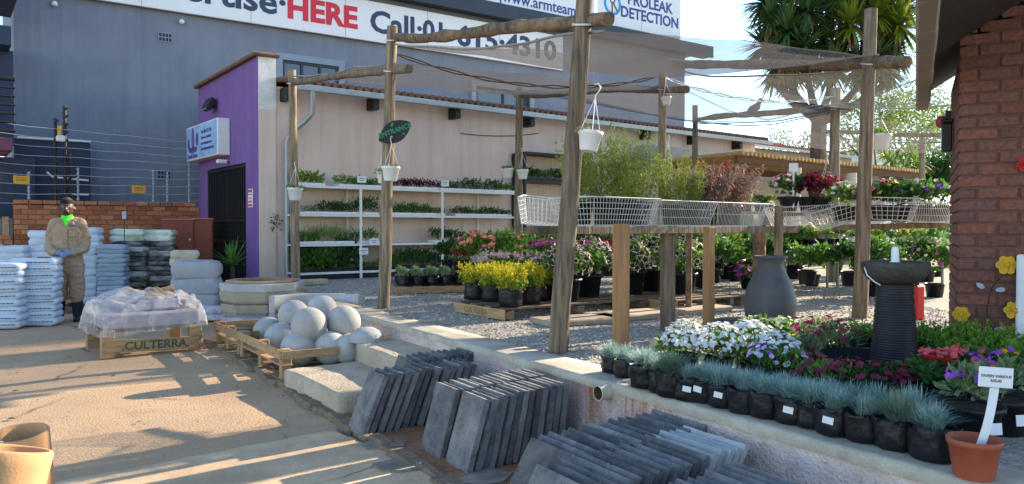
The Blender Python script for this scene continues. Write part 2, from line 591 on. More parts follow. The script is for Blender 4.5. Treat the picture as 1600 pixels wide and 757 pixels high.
m_log = M('dark bark log', (.115, .08, .052), .9, .6, 14, 1.0, 26, stain=(.36, .24, .13), st_scale=4.5, st_amt=.8, objvar=.2, bdist=.016)
m_plank = M('sawn pallet wood', (.40, .25, .125), .85, .3, 5, .5, 30, stain=(.17, .105, .06), st_scale=3, st_amt=.7, stretch=(1, 6, 6), objvar=.15)
m_plankdk = M('grey old pallet wood', (.17, .12, .085), .9, .35, 5, .6, 30, stain=(.08, .055, .04), st_scale=3, st_amt=.6, stretch=(1, 6, 6), objvar=.15)
m_post = M('orange sawn timber', (.36, .2, .095), .8, .3, 4, .5, 24, stain=(.2, .1, .05), st_scale=3, st_amt=.6, stretch=(5, 5, .5), objvar=.12)
m_redwood = M('red painted pallet', (.34, .06, .03), .8, .3, 6, .4, 40, stain=(.1, .03, .02), st_scale=4)
m_blue = M('slate blue wall paint', (.185, .212, .265), .85, .08, 1.2, .5, 5, stain=(.225, .255, .31), st_scale=.6, st_amt=.5, bdist=.03, streak=(.14, .16, .20), grit=.06)
m_bluedk = M('navy and shaded blue walls', (.03, .045, .085), .7, .1, 2, .2, 20)  # navy of the dark house; on the annex it holds painted shade
m_bluelt = M('pale blue trim', (.24, .30, .37), .8, .06, 3, .2, 30)
m_fascia = M('dark roof edge metal', (.035, .045, .065), .5, .15, 2, .1, 20)
m_purple = M('purple shop paint', (.20, .10, .30), .75, .1, 2, .3, 30, stain=(.24, .135, .345), st_scale=3, streak=(.15, .08, .23), grit=.05)
m_beige = M('pinkish beige plaster', (.68, .535, .46), .92, .08, 1.2, .35, 35, stain=(.58, .45, .385), st_scale=.9, st_amt=.5, streak=(.50, .38, .32), grit=.06)
m_beigewht = M('white rough plaster', (.68, .64, .6), .95, .12, 6, 1.0, 40, bdist=.01)
m_white = M('white powder coat', (.72, .72, .70), .55, .06, 5, .1, 40)
m_board = M('white sign board', (.74, .76, .78), .5, .03, 2, 0)
m_lightbox = M('sign face pale blue', (.30, .47, .70), .45, .3, 2.2, 0)
m_navytxt = M('navy lettering', (.035, .06, .115), .6, .05, 5, 0)
m_redtxt = M('red lettering', (.62, .035, .06), .6, .05, 5, 0)
m_bluetxt = M('blue lettering', (.045, .07, .25), .6, .05, 5, 0)
m_cyan = M('cyan emblem', (.05, .32, .66), .5, .05, 5, 0)
m_purptxt = M('violet lettering', (.10, .055, .22), .6, .05, 5, 0)
m_greytxt = M('grey lettering', (.12, .12, .14), .7, .05, 5, 0)
m_greentxt = M('green painted lettering', (.05, .24, .13), .8, .2, 20, 0)
m_faded = M('nearly worn off stencil', (.20, .155, .085), .9, .3, 30, 0)
m_stencil = M('faded green stencil paint', (.045, .10, .06), .9, .3, 30, 0)
m_black = M('black steel', (.018, .018, .02), .45, .2, 8, .1, 50)
m_plastic = M('black nursery plastic', (.009, .010, .013), .42, .3, 8, .7, 22, spec=.3, objvar=.2, bdist=.012)
m_whitepl = M('white plastic pot', (.74, .75, .77), .4, .04, 6, .05, 30)
m_label = M('white paper tag', (.72, .73, .75), .6, .04, 30, 0)
m_terra = M('terracotta plastic', (.34, .085, .042), .6, .12, 8, .2, 60, stain=(.26, .1, .06), st_scale=5)
m_tan = M('tan clay', (.47, .265, .125), .85, .12, 7, .3, 90)
m_vase = M('dark grey glazed clay', (.085, .088, .095), .55, .14, 6, .2, 60, stain=(.12, .12, .125), st_scale=3)
m_stonebl = M('black ribbed stone', (.022, .022, .025), .38, .3, 9, .3, 60)
m_water = M('still water', (.25, .32, .38), .05, .02, 3, .2, 12, spec=.8)
m_glassdk = M('dark window glass', (.05, .065, .085), .06, .05, 1, 0, spec=.9)
m_zinc = M('galvanised gutter', (.33, .35, .36), .45, .12, 4, .1, 30, metal=.4)
m_tile = M('old clay roof tile', (.16, .085, .055), .9, .4, 8, .5, 40, stain=(.07, .055, .05), st_scale=4)
m_cabinet = M('red brown cabinet', (.22, .05, .028), .5, .1, 5, .1, 40)
m_cabtop = M('cabinet top wood', (.38, .2, .11), .6, .1, 5, .1, 40)
m_galv = M('galvanised wire', (.62, .62, .60), .4, .1, 20, 0, metal=.3)
m_steel = M('dull steel', (.22, .22, .22), .5, .15, 20, 0, metal=.3)
m_rust = M('rusty brown', (.14, .075, .04), .9, .3, 10, .3, 50)
m_yel = M('yellow painted metal', (.62, .36, .02), .5, .12, 12, .1, 50)
m_warn = M('amber warning plate', (.68, .33, .03), .5, .08, 8, 0)
m_red = M('red paint', (.45, .018, .015), .45, .08, 8, 0)
m_leafgrey = M('grey painted metal leaf', (.32, .35, .42), .5, .1, 8, 0)
m_netsh = Mnet('shade net weave', (.17, .155, .14), .60, .45)
m_netlt = Mnet('light shade net weave', (.27, .245, .22), .27, .5)
m_nethem = M('net hem', (.25, .23, .21), .9, .2, 8, .3, 60)
m_film = Mfilm('clear stretch wrap')
m_skin = M('dark brown skin', (.062, .032, .022), .5, .12, 12, .15, 80, spec=.4)
m_coverall = M('khaki work cloth', (.36, .255, .175), .92, .16, 14, .9, 34, bdist=.016, grit=.08)
m_boot = M('navy rubber boot', (.012, .016, .03), .4, .15, 8, .15, 40)
m_glove = M('blue grey glove', (.17, .26, .36), .85, .12, 14, .4, 80)
m_scarf = M('neon green scarf', (.10, .85, .05), .8, .1, 14, .4, 50)
m_hair = M('black hair', (.012, .01, .009), .9, .2, 40, .6, 160)
m_bagwhite = M('pale blue white bag', (.50, .57, .66), .5, .1, 7, .7, 16, objvar=.08, bdist=.02)
m_baggrey = M('grey blue bag', (.27, .335, .42), .5, .14, 7, .8, 16, objvar=.12, bdist=.025)
m_bagblack = M('black bag', (.02, .022, .024), .38, .4, 5, .8, 18, stain=(.42, .43, .40), st_scale=3.2, st_amt=.9, objvar=.3, bdist=.02, stretch=(1, 1, 3))
m_bagcream = M('cream woven bag', (.60, .54, .42), .7, .12, 7, .8, 18, stain=(.5, .2, .08), st_scale=5, st_amt=.5, bdist=.02)
m_baggreen = M('white and green bag', (.66, .68, .62), .5, .1, 6, .7, 16, stain=(.12, .26, .04), st_scale=2.4, st_amt=.95, bdist=.02)
m_bale = M('grey wrapped bale', (.34, .34, .36), .6, .1, 6, .6, 16, bdist=.02)
m_bagprint = M('white bag with violet print', (.62, .62, .64), .5, .08, 6, .6, 16, stain=(.18, .10, .32), st_scale=4, st_amt=.9, bdist=.02)
m_ink = M('dark print', (.06, .08, .12), .7, .2, 30, 0)
m_inkred = M('red print', (.3, .06, .06), .7, .2, 30, 0)
m_dim_interior = M('dim interior', (.03, .03, .035), .9, .2, 3, 0)
m_mortar = M('grey mortar', (.20, .165, .135), .98, .15, 30, .5, 90)
m_mortardk = M('dark mortar', (.13, .075, .06), .98, .2, 30, .5, 90)
m_brick = Misl('orange face brick', [(.36, .105, .045), (.46, .16, .07), (.52, .22, .10), (.30, .085, .04), (.43, .17, .09)], .9, bump=.5, bscale=30)
m_brickdk = Misl('dark red face brick', [(.13, .060, .048), (.17, .072, .053), (.15, .074, .064), (.20, .080, .054), (.115, .060, .054)], .9, bump=1.0, bscale=34)
m_brickold = Misl('pale old brick', [(.36, .16, .08), (.5, .4, .3), (.3, .1, .05), (.45, .24, .13)], .9, bump=.6, bscale=30)
m_roofpale = M('pale corrugated roof', (.55, .55, .56), .6, .1, 2, .1, 10)
m_roofred = M('faded red roof', (.34, .11, .09), .7, .15, 3, .1, 10)
m_cream = M('cream wall', (.52, .46, .37), .9, .08, 2, .2, 20)
m_greywall = M('rough grey render', (.36, .33, .30), .95, .14, 3, .8, 14, bdist=.02)
m_bamboo = M('split bamboo', (.46, .30, .12), .7, .3, 12, .3, 30)
m_pink = M('maroon fascia', (.17, .05, .085), .7, .1, 3, .1, 20)
m_gravel = M('gravel bed', (.40, .36, .30), .95, .45, 45, 1.0, 70, stain=(.2, .17, .14), st_scale=24, st_amt=.7, bdist=.02)
m_stone = Misl('gravel stones', [(.46, .42, .36), (.34, .31, .27), (.55, .51, .45), (.25, .22, .19), (.40, .34, .27)], .9)
# leaves
TR = .35
l_mid = Misl('mid green leaves', [(0.054, 0.132, 0.023), (0.093, 0.202, 0.031), (0.139, 0.279, 0.046), (0.070, 0.155, 0.031)], .5, TR)
l_dark = Misl('dark green leaves', [(0.026, 0.072, 0.020), (0.043, 0.109, 0.029), (0.072, 0.160, 0.036)], .45, TR)
l_lime = Misl('lime green leaves', [(0.156, 0.260, 0.033), (0.234, 0.364, 0.052), (0.104, 0.195, 0.026), (0.312, 0.429, 0.078)], .5, TR)
l_yel = Misl('golden yellow leaves', [(.50, .42, .02), (.62, .52, .03), (.32, .34, .02), (.42, .40, .02)], .5, TR)
l_festuca = Misl('blue grey grass blades', [(0.184, 0.310, 0.287), (0.265, 0.402, 0.380), (0.356, 0.483, 0.437), (0.230, 0.345, 0.253)], .5, .25)
l_festgreen = Misl('green grey grass blades', [(.17, .26, .15), (.22, .30, .18), (.15, .25, .2)], .5, .25)
l_olive = Misl('olive green spray leaves', [(0.165, 0.231, 0.033), (0.231, 0.297, 0.050), (0.308, 0.363, 0.077), (0.121, 0.176, 0.028)], .5, .4)
l_box = Misl('fresh box leaves', [(0.102, 0.246, 0.029), (0.160, 0.348, 0.051), (0.217, 0.420, 0.072), (0.072, 0.174, 0.029)], .5, TR)
l_conifer = Misl('yellow green conifer', [(0.149, 0.284, 0.034), (0.216, 0.378, 0.047), (0.108, 0.216, 0.041)], .5, TR)
l_maroon = Misl('maroon leaves', [(.10, .012, .022), (.16, .02, .03), (.06, .012, .018), (.22, .03, .035)], .5, TR)
l_nandina = Misl('dusky red brown leaves', [(.19, .135, .105), (.26, .175, .145), (.22, .19, .135), (.28, .11, .10), (.15, .11, .09)], .5, TR)
l_nandred = Misl('red shoots', [(.42, .04, .05), (.34, .03, .05)], .5, TR)
l_silver = Misl('silvery green leaves', [(0.162, 0.243, 0.108), (0.243, 0.324, 0.162), (0.135, 0.203, 0.095)], .6, TR)
l_yucca = Misl('yucca blades', [(.035, .085, .026), (.058, .125, .036), (.095, .175, .052)], .45, .35)
l_yuccay = Misl('yellow yucca blades', [(.24, .28, .02), (.15, .2, .02), (.09, .15, .02)], .45, .35)
l_dead = Misl('dry hanging blades', [(.25, .14, .075), (.32, .2, .11), (.16, .09, .05)], .8, .2)
l_tree = Misl('soft tree leaves', [(0.117, 0.182, 0.039), (0.182, 0.247, 0.065), (0.247, 0.312, 0.104)], .5, .4)
m_trunk = M('grey brown trunk', (.075, .055, .042), .95, .35, 4, .8, 16, stretch=(2, 2, .5), bdist=.02)
p_white = Misl('white petals', [(.78, .78, .78), (.7, .72, .76), (.8, .79, .74)], .6, .3)
p_cream = Misl('greenish cream petals', [(.62, .70, .36), (.70, .76, .48), (.55, .64, .3)], .6, .3)
p_dark = Misl('black red petals', [(.03, .006, .012), (.05, .008, .016)], .6, .1)
p_rim = Misl('cream petal rim', [(.70, .66, .55), (.62, .56, .46)], .6, .2)
p_mag = Misl('magenta petals', [(.55, .05, .28), (.62, .10, .36), (.42, .04, .22)], .6, .3)
p_pink = Misl('pink petals', [(.66, .34, .42), (.72, .45, .52)], .6, .3)
p_red = Misl('red petals', [(.62, .02, .03), (.52, .015, .02)], .6, .25)
p_coral = Misl('coral petals', [(.78, .13, .15), (.70, .16, .2), (.8, .1, .1)], .6, .3)
p_salmon = Misl('salmon petals', [(.74, .30, .19), (.7, .38, .26), (.68, .2, .15)], .6, .3)
p_violet = Misl('violet petals', [(.20, .05, .50), (.27, .08, .6), (.15, .04, .4)], .6, .3)
p_purple = Misl('purple petals', [(.38, .06, .55), (.48, .10, .6), (.3, .04, .45)], .6, .3)
p_lilac = Misl('lilac petals', [(.52, .36, .66), (.6, .45, .7), (.42, .25, .6)], .6, .3)
p_burg = Misl('burgundy petals', [(.17, .022, .055), (.26, .03, .08), (.12, .02, .04)], .6, .25)
p_crim = Misl('crimson petals', [(.36, .02, .09), (.45, .04, .13), (.28, .015, .06)], .6, .25)
p_yel = Misl('yellow petals', [(.75, .5, .02), (.8, .56, .05)], .6, .3)
p_orange = Misl('orange petals', [(.78, .25, .02), (.72, .3, .03)], .6, .3)

# ================================================================ SETTING
ZT = .45           # gravel terrace level
ZC = .48           # coping level
AZ = R(38.2)       # shop wall and most things run along this direction
UW = Vector((math.cos(AZ), math.sin(AZ), 0)); VW = Vector((-math.sin(AZ), math.cos(AZ), 0))
SH = G(563, 435, ZT)                       # a shelf post foot
WP = SH + VW * .5                          # point on the shop's long wall
CR = W(405, 435, WP, AZ); CR.z = 0         # shop corner
A_ = G(559, 490, ZC); B_ = G(1490, 745, ZC)
wd = (A_ - B_).normalized()                # along the retaining wall, away
wn = Vector((wd.y, -wd.x, 0)).normalized()  # towards the terrace
if wn.x < 0:
    wn = -wn


def grid_sheet(name, poly_fn, mat, nx, ny, **k):
    m = MB()
    V = [poly_fn(i / nx, j / ny) for j in range(ny + 1) for i in range(nx + 1)]
    F = [(j * (nx + 1) + i, j * (nx + 1) + i + 1, (j + 1) * (nx + 1) + i + 1, (j + 1) * (nx + 1) + i) for j in range(ny) for i in range(nx)]
    m.add(V, F, 0, True)
    return struct(name, m.mesh(name, mat), **k)


# whole ground to the horizon, the sandy yard, paving strip, earth strip, gravel terrace
m = MB(); m.add([(-400, -60, -.012), (400, -60, -.012), (400, 700, -.012), (-400, 700, -.012)], [(0, 1, 2, 3)])
struct('ground', m.mesh('ground', M('dry ground', (.25, .19, .13), .95, .25, .5, .3, 4)))


def yard_fn(u, v):
    x = -16 + 19 * u; y = -3 + 22 * v
    z = .012 * mnoise.noise(Vector((x * .9, y * .9, 0))) + .006 * mnoise.noise(Vector((x * 3.1, y * 3.1, 5)))
    return (x, y, z)


grid_sheet('yard_ground', yard_fn, m_yard, 150, 170)
# lighter worn paving strip along the bottom left and the kerb line of the old slabs
s0 = G(60, 757); s1 = G(505, 672)
sdir = (s1 - s0).normalized(); snr = Vector((sdir.y, -sdir.x, 0))
if snr.y > 0:
    snr = -snr


def strip_fn(u, v):
    p = s0 - sdir * 5 + sdir * (5 + (s1 - s0).length) * u + snr * 2.6 * v
    edge = .03 * mnoise.noise(Vector((p.x * 4, p.y * 4, 2)))
    if v == 0:
        p = p + snr * edge
    return (p.x, p.y, .024 - (.03 if v == 0 else 0) + .005 * mnoise.noise(Vector((p.x * 2, p.y * 2, 0))))


grid_sheet('paving_strip', strip_fn, m_strip, 60, 16)
# red earth between the yard and the wall, with a crumbling kerb
k0 = G(318, 535); k1 = G(728, 790)
kd = (k1 - k0).normalized(); kn = Vector((kd.y, -kd.x, 0))
if kn.x < 0:
    kn = -kn


def earth_fn(u, v):
    p = k0 + (k1 - k0) * 1.5 * u + kn * 2.4 * v
    h = .05 * (mnoise.noise(Vector((p.x * 5, p.y * 5, 0))) * .5 + .3) if v > 0 else -.03
    h *= (.4 + .6 * max(0, 1 - abs(v - .08) * 6)) if v > 0 else 1
    q = p - kn * (.05 * mnoise.noise(Vector((p.x * 6, p.y * 6, 3))))
    return (q.x, q.y, .02 + h)


grid_sheet('earth_strip', earth_fn, m_dirt, 110, 40)
# rough kerb lumps along the edge
m = MB()
L_ = (k1 - k0).length
i = 0.0
while i < L_ * 1.05:
    l = random.uniform(.12, .32)
    p = k0 + kd * (i + l / 2) + kn * random.uniform(.02, .07)
    m.box((p.x, p.y, .012 + random.uniform(-.012, .012)), (l * 1.15, random.uniform(.07, .15), .07), math.atan2(kd.y, kd.x) + random.uniform(-.10, .10), 0, .018, rot=Matrix.Rotation(math.atan2(kd.y, kd.x) + random.uniform(-.1, .1), 3, 'Z') @ Matrix.Rotation(random.uniform(-.06, .06), 3, 'Y'))
    i += l
kb = obj('rough_kerb', m.mesh('rough_kerb', M('earthy broken concrete', (.22, .155, .10), .97, .35, 9, 1.0, 50, stain=(.12, .075, .05), st_scale=6, bdist=.012))); tag(kb, 'rough crumbling low kerb between sandy yard and steps', 'kerb')

# gravel terrace sheet (top) reaching far to the right and back
pa = A_ + wd * 7.0
poly = [B_ - wd * 8 + wn * .2, pa + wn * .2, CR + Vector((0, 0, 0)), Vector((-3, 60, 0)), Vector((90, 60, 0)), Vector((60, -10, 0))]
m = MB(); m.add([(p.x, p.y, ZT) for p in poly], [tuple(range(len(poly)))[::-1]])
struct('gravel_terrace', m.mesh('gravel_terrace', m_gravel))
# loose stones
fm = FM()
oc = np.array([(1, 0, 0), (0, 1, 0), (-1, 0, 0), (0, -1, 0), (0, 0, .7), (0, 0, -.3)])
of = np.array([(0, 1, 4), (1, 2, 4), (2, 3, 4), (3, 0, 4), (1, 0, 5), (2, 1, 5), (3, 2, 5), (0, 3, 5)])
N = 26000
xs = np.zeros((N, 2)); cnt = 0
while cnt < N:
    Y = 4.5 + 9.5 * rng.uniform() ** 1.5
    X = rng.uniform(-3.2, 5.0)
    q = Vector((X, Y, 0)) - Vector((A_.x, A_.y, 0))
    if q.dot(wn) < .34:
        continue
    xs[cnt] = (X, Y); cnt += 1
rad = rng.uniform(.006, .017, N)
an = rng.uniform(0, 6.28, N)
ca, sa = np.cos(an)[:, None], np.sin(an)[:, None]
ox = oc[None, :, 0] * rng.uniform(.8, 1.6, (N, 1)); oy = oc[None, :, 1] * rng.uniform(.6, 1.1, (N, 1))
V = np.stack([xs[:, :1] + (ox * ca - oy * sa) * rad[:, None], xs[:, 1:] + (ox * sa + oy * ca) * rad[:, None],
              ZT + .004 + oc[None, :, 2] * rad[:, None] + rng.uniform(-.25, .25, (N, 6)) * rad[:, None]], 2)
F = np.concatenate([(np.arange(N) * 6)[:, None] + q for q in of])
fm.add(V.reshape(-1, 3), F)
o = obj('gravel', fm.mesh('gravel', m_stone)); tag(o, 'loose pale grey gravel strewn over the terrace', 'gravel', kind='stuff')

# litter on the yard: grit, chips and dry leaves
N = 2600
X = rng.uniform(-7.5, 0.6, N); Yy = rng.uniform(2.6, 11, N)
keep = np.array([ (Vector((x_, y_, 0)) - Vector((k0.x, k0.y, 0))).dot(kn) < .35 for x_, y_ in zip(X, Yy)])
X = X[keep]; Yy = Yy[keep]; n_ = len(X)
cl = np.array([mnoise.noise(Vector((x_ * 1.3, y_ * 1.3, 40))) for x_, y_ in zip(X, Yy)]) > -.12
X = X[cl]; Yy = Yy[cl]; n_ = len(X)
rad = rng.uniform(.002, .009, n_) * np.where(rng.uniform(size=n_) > .93, 2.2, 1)
V = np.stack([X[:, None] + oc[None, :, 0] * rad[:, None] * rng.uniform(.6, 1.8, (n_, 1)), Yy[:, None] + oc[None, :, 1] * rad[:, None] * rng.uniform(.6, 1.8, (n_, 1)), .012 + oc[None, :, 2] * rad[:, None] * .8 + np.zeros((n_, 6))], 2)
fm = FM(); fm.add(V.reshape(-1, 3), np.concatenate([(np.arange(n_) * 6)[:, None] + q for q in of]))
o = obj('yard_litter', fm.mesh('yard_litter', Misl('grit and chips', [(.10, .065, .04), (.35, .25, .16), (.2, .12, .06), (.06, .045, .03), (.4, .34, .26)], .95))); tag(o, 'grit, chips and bits of dry leaf scattered on the sandy yard', 'litter', kind='stuff')

# ---------------------------------------------------------------- retaining wall (> coping) with stains in its material
def wall_mat():
    m_ = m_concside.copy(); m_.name = 'pink plaster with rust runs'
    t = m_.node_tree; L = t.links.new
    b = t.nodes['Principled BSDF']
    src = b.inputs['Base Color'].links[0].from_socket
    tc = _n(t, 'ShaderNodeTexCoord')
    mp = _n(t, 'ShaderNodeMapping'); mp.inputs['Scale'].default_value = (4.5, 1, .35)
    L(tc.outputs['Object'], mp.inputs[0])
    nz = _n(t, 'ShaderNodeTexNoise'); nz.inputs['Scale'].default_value = 2.0; nz.inputs['Detail'].default_value = 9; nz.inputs['Roughness'].default_value = .75
    L(mp.outputs[0], nz.inputs['Vector'])
    r_ = _n(t, 'ShaderNodeValToRGB'); r_.color_ramp.elements[0].position = .42; r_.color_ramp.elements[1].position = .6
    L(nz.outputs['Fac'], r_.inputs[0])
    sx = _n(t, 'ShaderNodeSeparateXYZ'); L(tc.outputs['Object'], sx.inputs[0])
    # a stained stretch around the drain pipe (local x runs along the wall, pipe at x = 0)
    g = _n(t, 'ShaderNodeMath', operation='ABSOLUTE')
    sh = _n(t, 'ShaderNodeMath', operation='ADD'); sh.inputs[1].default_value = .0; L(sx.outputs[0], sh.inputs[0]); L(sh.outputs[0], g.inputs[0])
    mr = _n(t, 'ShaderNodeMapRange'); mr.inputs[1].default_value = .25; mr.inputs[2].default_value = .75; mr.inputs[3].default_value = 1; mr.inputs[4].default_value = 0.12
    L(g.outputs[0], mr.inputs[0])
    mu = _n(t, 'ShaderNodeMath', operation='MULTIPLY'); L(mr.outputs[0], mu.inputs[0]); L(r_.outputs[0], mu.inputs[1])
    mz = _n(t, 'ShaderNodeMapRange'); mz.inputs[1].default_value = .05; mz.inputs[2].default_value = .4; mz.inputs[3].default_value = .25; mz.inputs[4].default_value = 1
    L(sx.outputs[2], mz.inputs[0])
    mu2 = _n(t, 'ShaderNodeMath', operation='MULTIPLY'); L(mu.outputs[0], mu2.inputs[0]); L(mz.outputs[0], mu2.inputs[1])
    mx = _n(t, 'ShaderNodeMix', data_type='RGBA'); L(mu2.outputs[0], mx.inputs[0]); L(src, mx.inputs[6]); mx.inputs[7].default_value = (.42, .16, .05, 1)
    L(mx.outputs[2], b.inputs['Base Color'])
    return m_


pipe_at = G(952, 598, ZC)
pt = (Vector((pipe_at.x, pipe_at.y, 0)) - Vector((B_.x, B_.y, 0))).dot(wd)
w0 = Vector((B_.x, B_.y, 0)) + wd * pt
rwz = math.atan2(wd.y, wd.x)
rw = thing('retaining_wall', 'low pinkish plastered retaining wall with worn coping and rust stains', 'wall', w0, rwz)
# local: x away along wall, y = left of it (towards the yard) ; wall body on -y side (terrace)
sgn = 1 if (Matrix.Rotation(-rwz, 3, 'Z') @ wn).y > 0 else -1
wl0, wl1 = -6.5, (A_ - B_).length - pt + 5.0
m = MB()
nx, nz_ = 160, 10
V = [(wl0 + (wl1 - wl0) * i / nx, -sgn * (-.0 + .010 * mnoise.noise(Vector((i * .35, j * .9, 0)))), -.05 + (ZC - .04 + .05) * j / nz_) for j in range(nz_ + 1) for i in range(nx + 1)]
F = [(j * (nx + 1) + i, j * (nx + 1) + i + 1, (j + 1) * (nx + 1) + i + 1, (j + 1) * (nx + 1) + i) for j in range(nz_) for i in range(nx)]
m.add(V, F, 0, True)
m.add([(wl0, sgn * .3, -.05), (wl1, sgn * .3, -.05), (wl1, sgn * .3, ZC - .04), (wl0, sgn * .3, ZC - .04)], [(0, 1, 2, 3)])
obj('wall_face', m.mesh('wall_face', wall_mat()), rw)
m = MB()
V = []; F = []
prof = [(-.012, ZC - .055), (-.016, ZC - .02), (-.004, ZC - .002), (.03, ZC), (.18, ZC), (.31, ZC - .004), (.33, ZC - .05)]
nx = 200
for i in range(nx + 1):
    x = wl0 + (wl1 - wl0) * i / nx
    for (py, pz) in prof:
        V.append((x, sgn * (py + .010 * mnoise.noise(Vector((x * 3, py * 5, 1)))), pz + .006 * mnoise.noise(Vector((x * 4, py * 8, 7)))))
k = len(prof)
for i in range(nx):
    for j in range(k - 1):
        F.append((i * k + j, (i + 1) * k + j, (i + 1) * k + j + 1, i * k + j + 1))
m.add(V, F, 0, True)
obj('coping', m.mesh('coping', m_cope), rw)
# drain pipe stub
dp = thing('drain_pipe', 'short white drain pipe stub poking through the retaining wall', 'pipe', w0, rwz)
m = MB()
m.tube([(0, -sgn * .09, ZC - .055), (0, sgn * .28, ZC - .03)], .047, 20, 0, False)
m.tube([(0, sgn * .28, ZC - .03), (0, -sgn * .09, ZC - .055)], .040, 20, 1, False)
V = []
m.lathe([(.040, 0), (.047, 0)], 20, T=Matrix.Translation((0, -sgn * .09, ZC - .055)) @ Matrix.Rotation(math.pi / 2, 4, 'X'))
obj('pipe', m.mesh('pipe', [M('aged white pipe', (.5, .45, .36), .6, .15, 8, .1), m_rust]), dp)

# ---------------------------------------------------------------- two concrete steps
def step(name, label, pts, z0, z1):
    m = MB()
    b = .02
    n = len(pts)
    c = sum(pts, Vector()) / n
    rings = [(0, z0), (0, z1 - b), (.6 * b, z1 - .3 * b), (1.6 * b, z1)]
    V = []; F = []
    sub = 14
    per = []
    for i in range(n):
        for k in range(sub):
            per.append(pts[i].lerp(pts[(i + 1) % n], k / sub))
    N_ = len(per)
    for (ins, z) in rings:
        for p in per:
            d = (c - p).normalized()
            jit = .014 * mnoise.noise(Vector((p.x * 7, p.y * 7, z * 9)))
            V.append((p.x + d.x * (ins + jit), p.y + d.y * (ins + jit), z + (.008 * mnoise.noise(Vector((p.x * 6, p.y * 6, 4))) if z > z0 else 0)))
    for r_ in range(len(rings) - 1):
        for i in range(N_):
            j = (i + 1) % N_
            F.append((r_ * N_ + i, r_ * N_ + j, (r_ + 1) * N_ + j, (r_ + 1) * N_ + i))
    m.add(V, F, 0, True)
    m.add(V[-N_:], [tuple(range(N_))], 0)
    o = obj(name, m.mesh(name, m_conc)); tag(o, label, 'step')
    return o


e0 = G(444, 577, .18); e1 = G(530, 617, .18); f0 = G(555, 536, .34)
ev = (e1 - e0); ev.z = 0
du = UW
def flat(p): return Vector((p.x, p.y, 0))
p0 = flat(e0); p1 = flat(e1)
tread = (flat(f0) - p0).dot(du) + .35
step('concrete_step', 'lower rough concrete step in front of the paver stacks', [p0, p1, p1 + du * tread, p0 + du * tread], -.02, .18)
q0 = flat(f0) - wd * .0; q1 = q0 - wd * 1.45
def to_wall(p):
    return p + du * ((Vector((B_.x, B_.y, 0)) - p).dot(wn) / du.dot(wn) + .02)
step('concrete_step', 'upper plastered concrete step against the retaining wall', [q0, q1, to_wall(q1), to_wall(q0)], -.02, .34)

# ================================================================ BUILDINGS
# ---- slate blue building behind
BAZ = R(35)
BU = Vector((math.cos(BAZ), math.sin(BAZ), 0)); BV = Vector((-math.sin(BAZ), math.cos(BAZ), 0))
BP = CR + BV * 5.0


def BW(px, py):
    p = W(px, py, BP, BAZ); q = p - BP
    return Vector((Vector((q.x, q.y, 0)).dot(BU), 0, p.z))       # local x along wall, z


bl = thing('blue_building', 'tall slate blue building behind with dark roof edge and advertising boards', 'building', (BP.x, BP.y, 0), BAZ)
xl = BW(23, 200).x; xr = BW(1070, 150).x
m = MB(); m.box(((xl + xr) / 2, 4.0, 3.8), (xr - xl, 8, 7.6)); obj('wall', m.mesh('wall', m_blue), bl)
m = MB(); m.box(((xl + xr) / 2 + .5, 3.75, 7.86), (xr - xl + 1.0, 8.3, .12)); m.box(((xl + xr) / 2 + .5, -.42, 7.76), (xr - xl + 1.0, .06, .40))
m.box(((xl + xr) / 2 + .5, -.2, 7.60), (xr - xl + .9, .36, .03))
obj('roof_edge', m.mesh('roof_edge', m_fascia), bl)


def bwindow(px0, py0, px1, py1, nb, sill=True, frame=m_bluelt, glass=m_glassdk, bar=m_fascia):
    a = BW(px0, py0); b = BW(px1, py1)
    x0, x1 = a.x, b.x; z1 = a.z; z0 = b.z
    f = MB()
    t_ = .16
    f.box(((x0 + x1) / 2, -.03, z1 + t_ / 2), (x1 - x0 + 2 * t_, .12, t_)); f.box(((x0 + x1) / 2, -.03, z0 - t_ / 2), (x1 - x0 + 2 * t_, .12, t_))
    f.box((x0 - t_ / 2, -.03, (z0 + z1) / 2), (t_, .118, z1 - z0)); f.box((x1 + t_ / 2, -.03, (z0 + z1) / 2), (t_, .118, z1 - z0))
    wn_ = obj('window', f.mesh('window', frame), bl)
    g = MB(); g.box(((x0 + x1) / 2, -.006, (z0 + z1) / 2), (x1 - x0, .01, z1 - z0)); obj('pane', g.mesh('pane', glass), wn_)
    g = MB()
    for i in range(nb + 1):
        g.box((x0 + .03 + (x1 - x0 - .06) * i / nb, -.03, (z0 + z1) / 2), (.06, .04, z1 - z0))
    g.box(((x0 + x1) / 2, -.031, z1 - .03), (x1 - x0, .04, .06)); g.box(((x0 + x1) / 2, -.031, z0 + .03), (x1 - x0, .04, .06))
    obj('frame', g.mesh('frame', bar), wn_)


bwindow(440, 94, 528, 150, 3)
bwindow(742, 135, 826, 175, 2, frame=M('grey window surround', (.30, .30, .31), .8, .08, 3, .2))
for (px, py) in ((258, 59), (256, 274)):
    a = BW(px, py); g = MB()
    g.box((a.x, -.01, a.z), (.30, .03, .22), 0, 0)
    for i in range(4):
        for j in range(2):
            g.box((a.x - .105 + .07 * i, -.027, a.z - .05 + .1 * j), (.05, .01, .075), 0, 1)
    obj('air_vent', g.mesh('air_vent', [m_bluelt, m_black]), bl)
for (px, py) in ((85, 7), (283, 35), (48, 220)):
    a = BW(px, py); g = MB()
    g.lathe([(.0, .1), (.05, .09), (.06, .0), (.045, -.02), (0, -.02)], 12, T=Matrix.Translation((a.x, -.03, a.z)) @ Matrix.Rotation(R(100), 4, 'X'))
    g.box((a.x, -.02, a.z + .03), (.05, .05, .06))
    obj('wall_lamp', g.mesh('wall_lamp', m_white), bl)
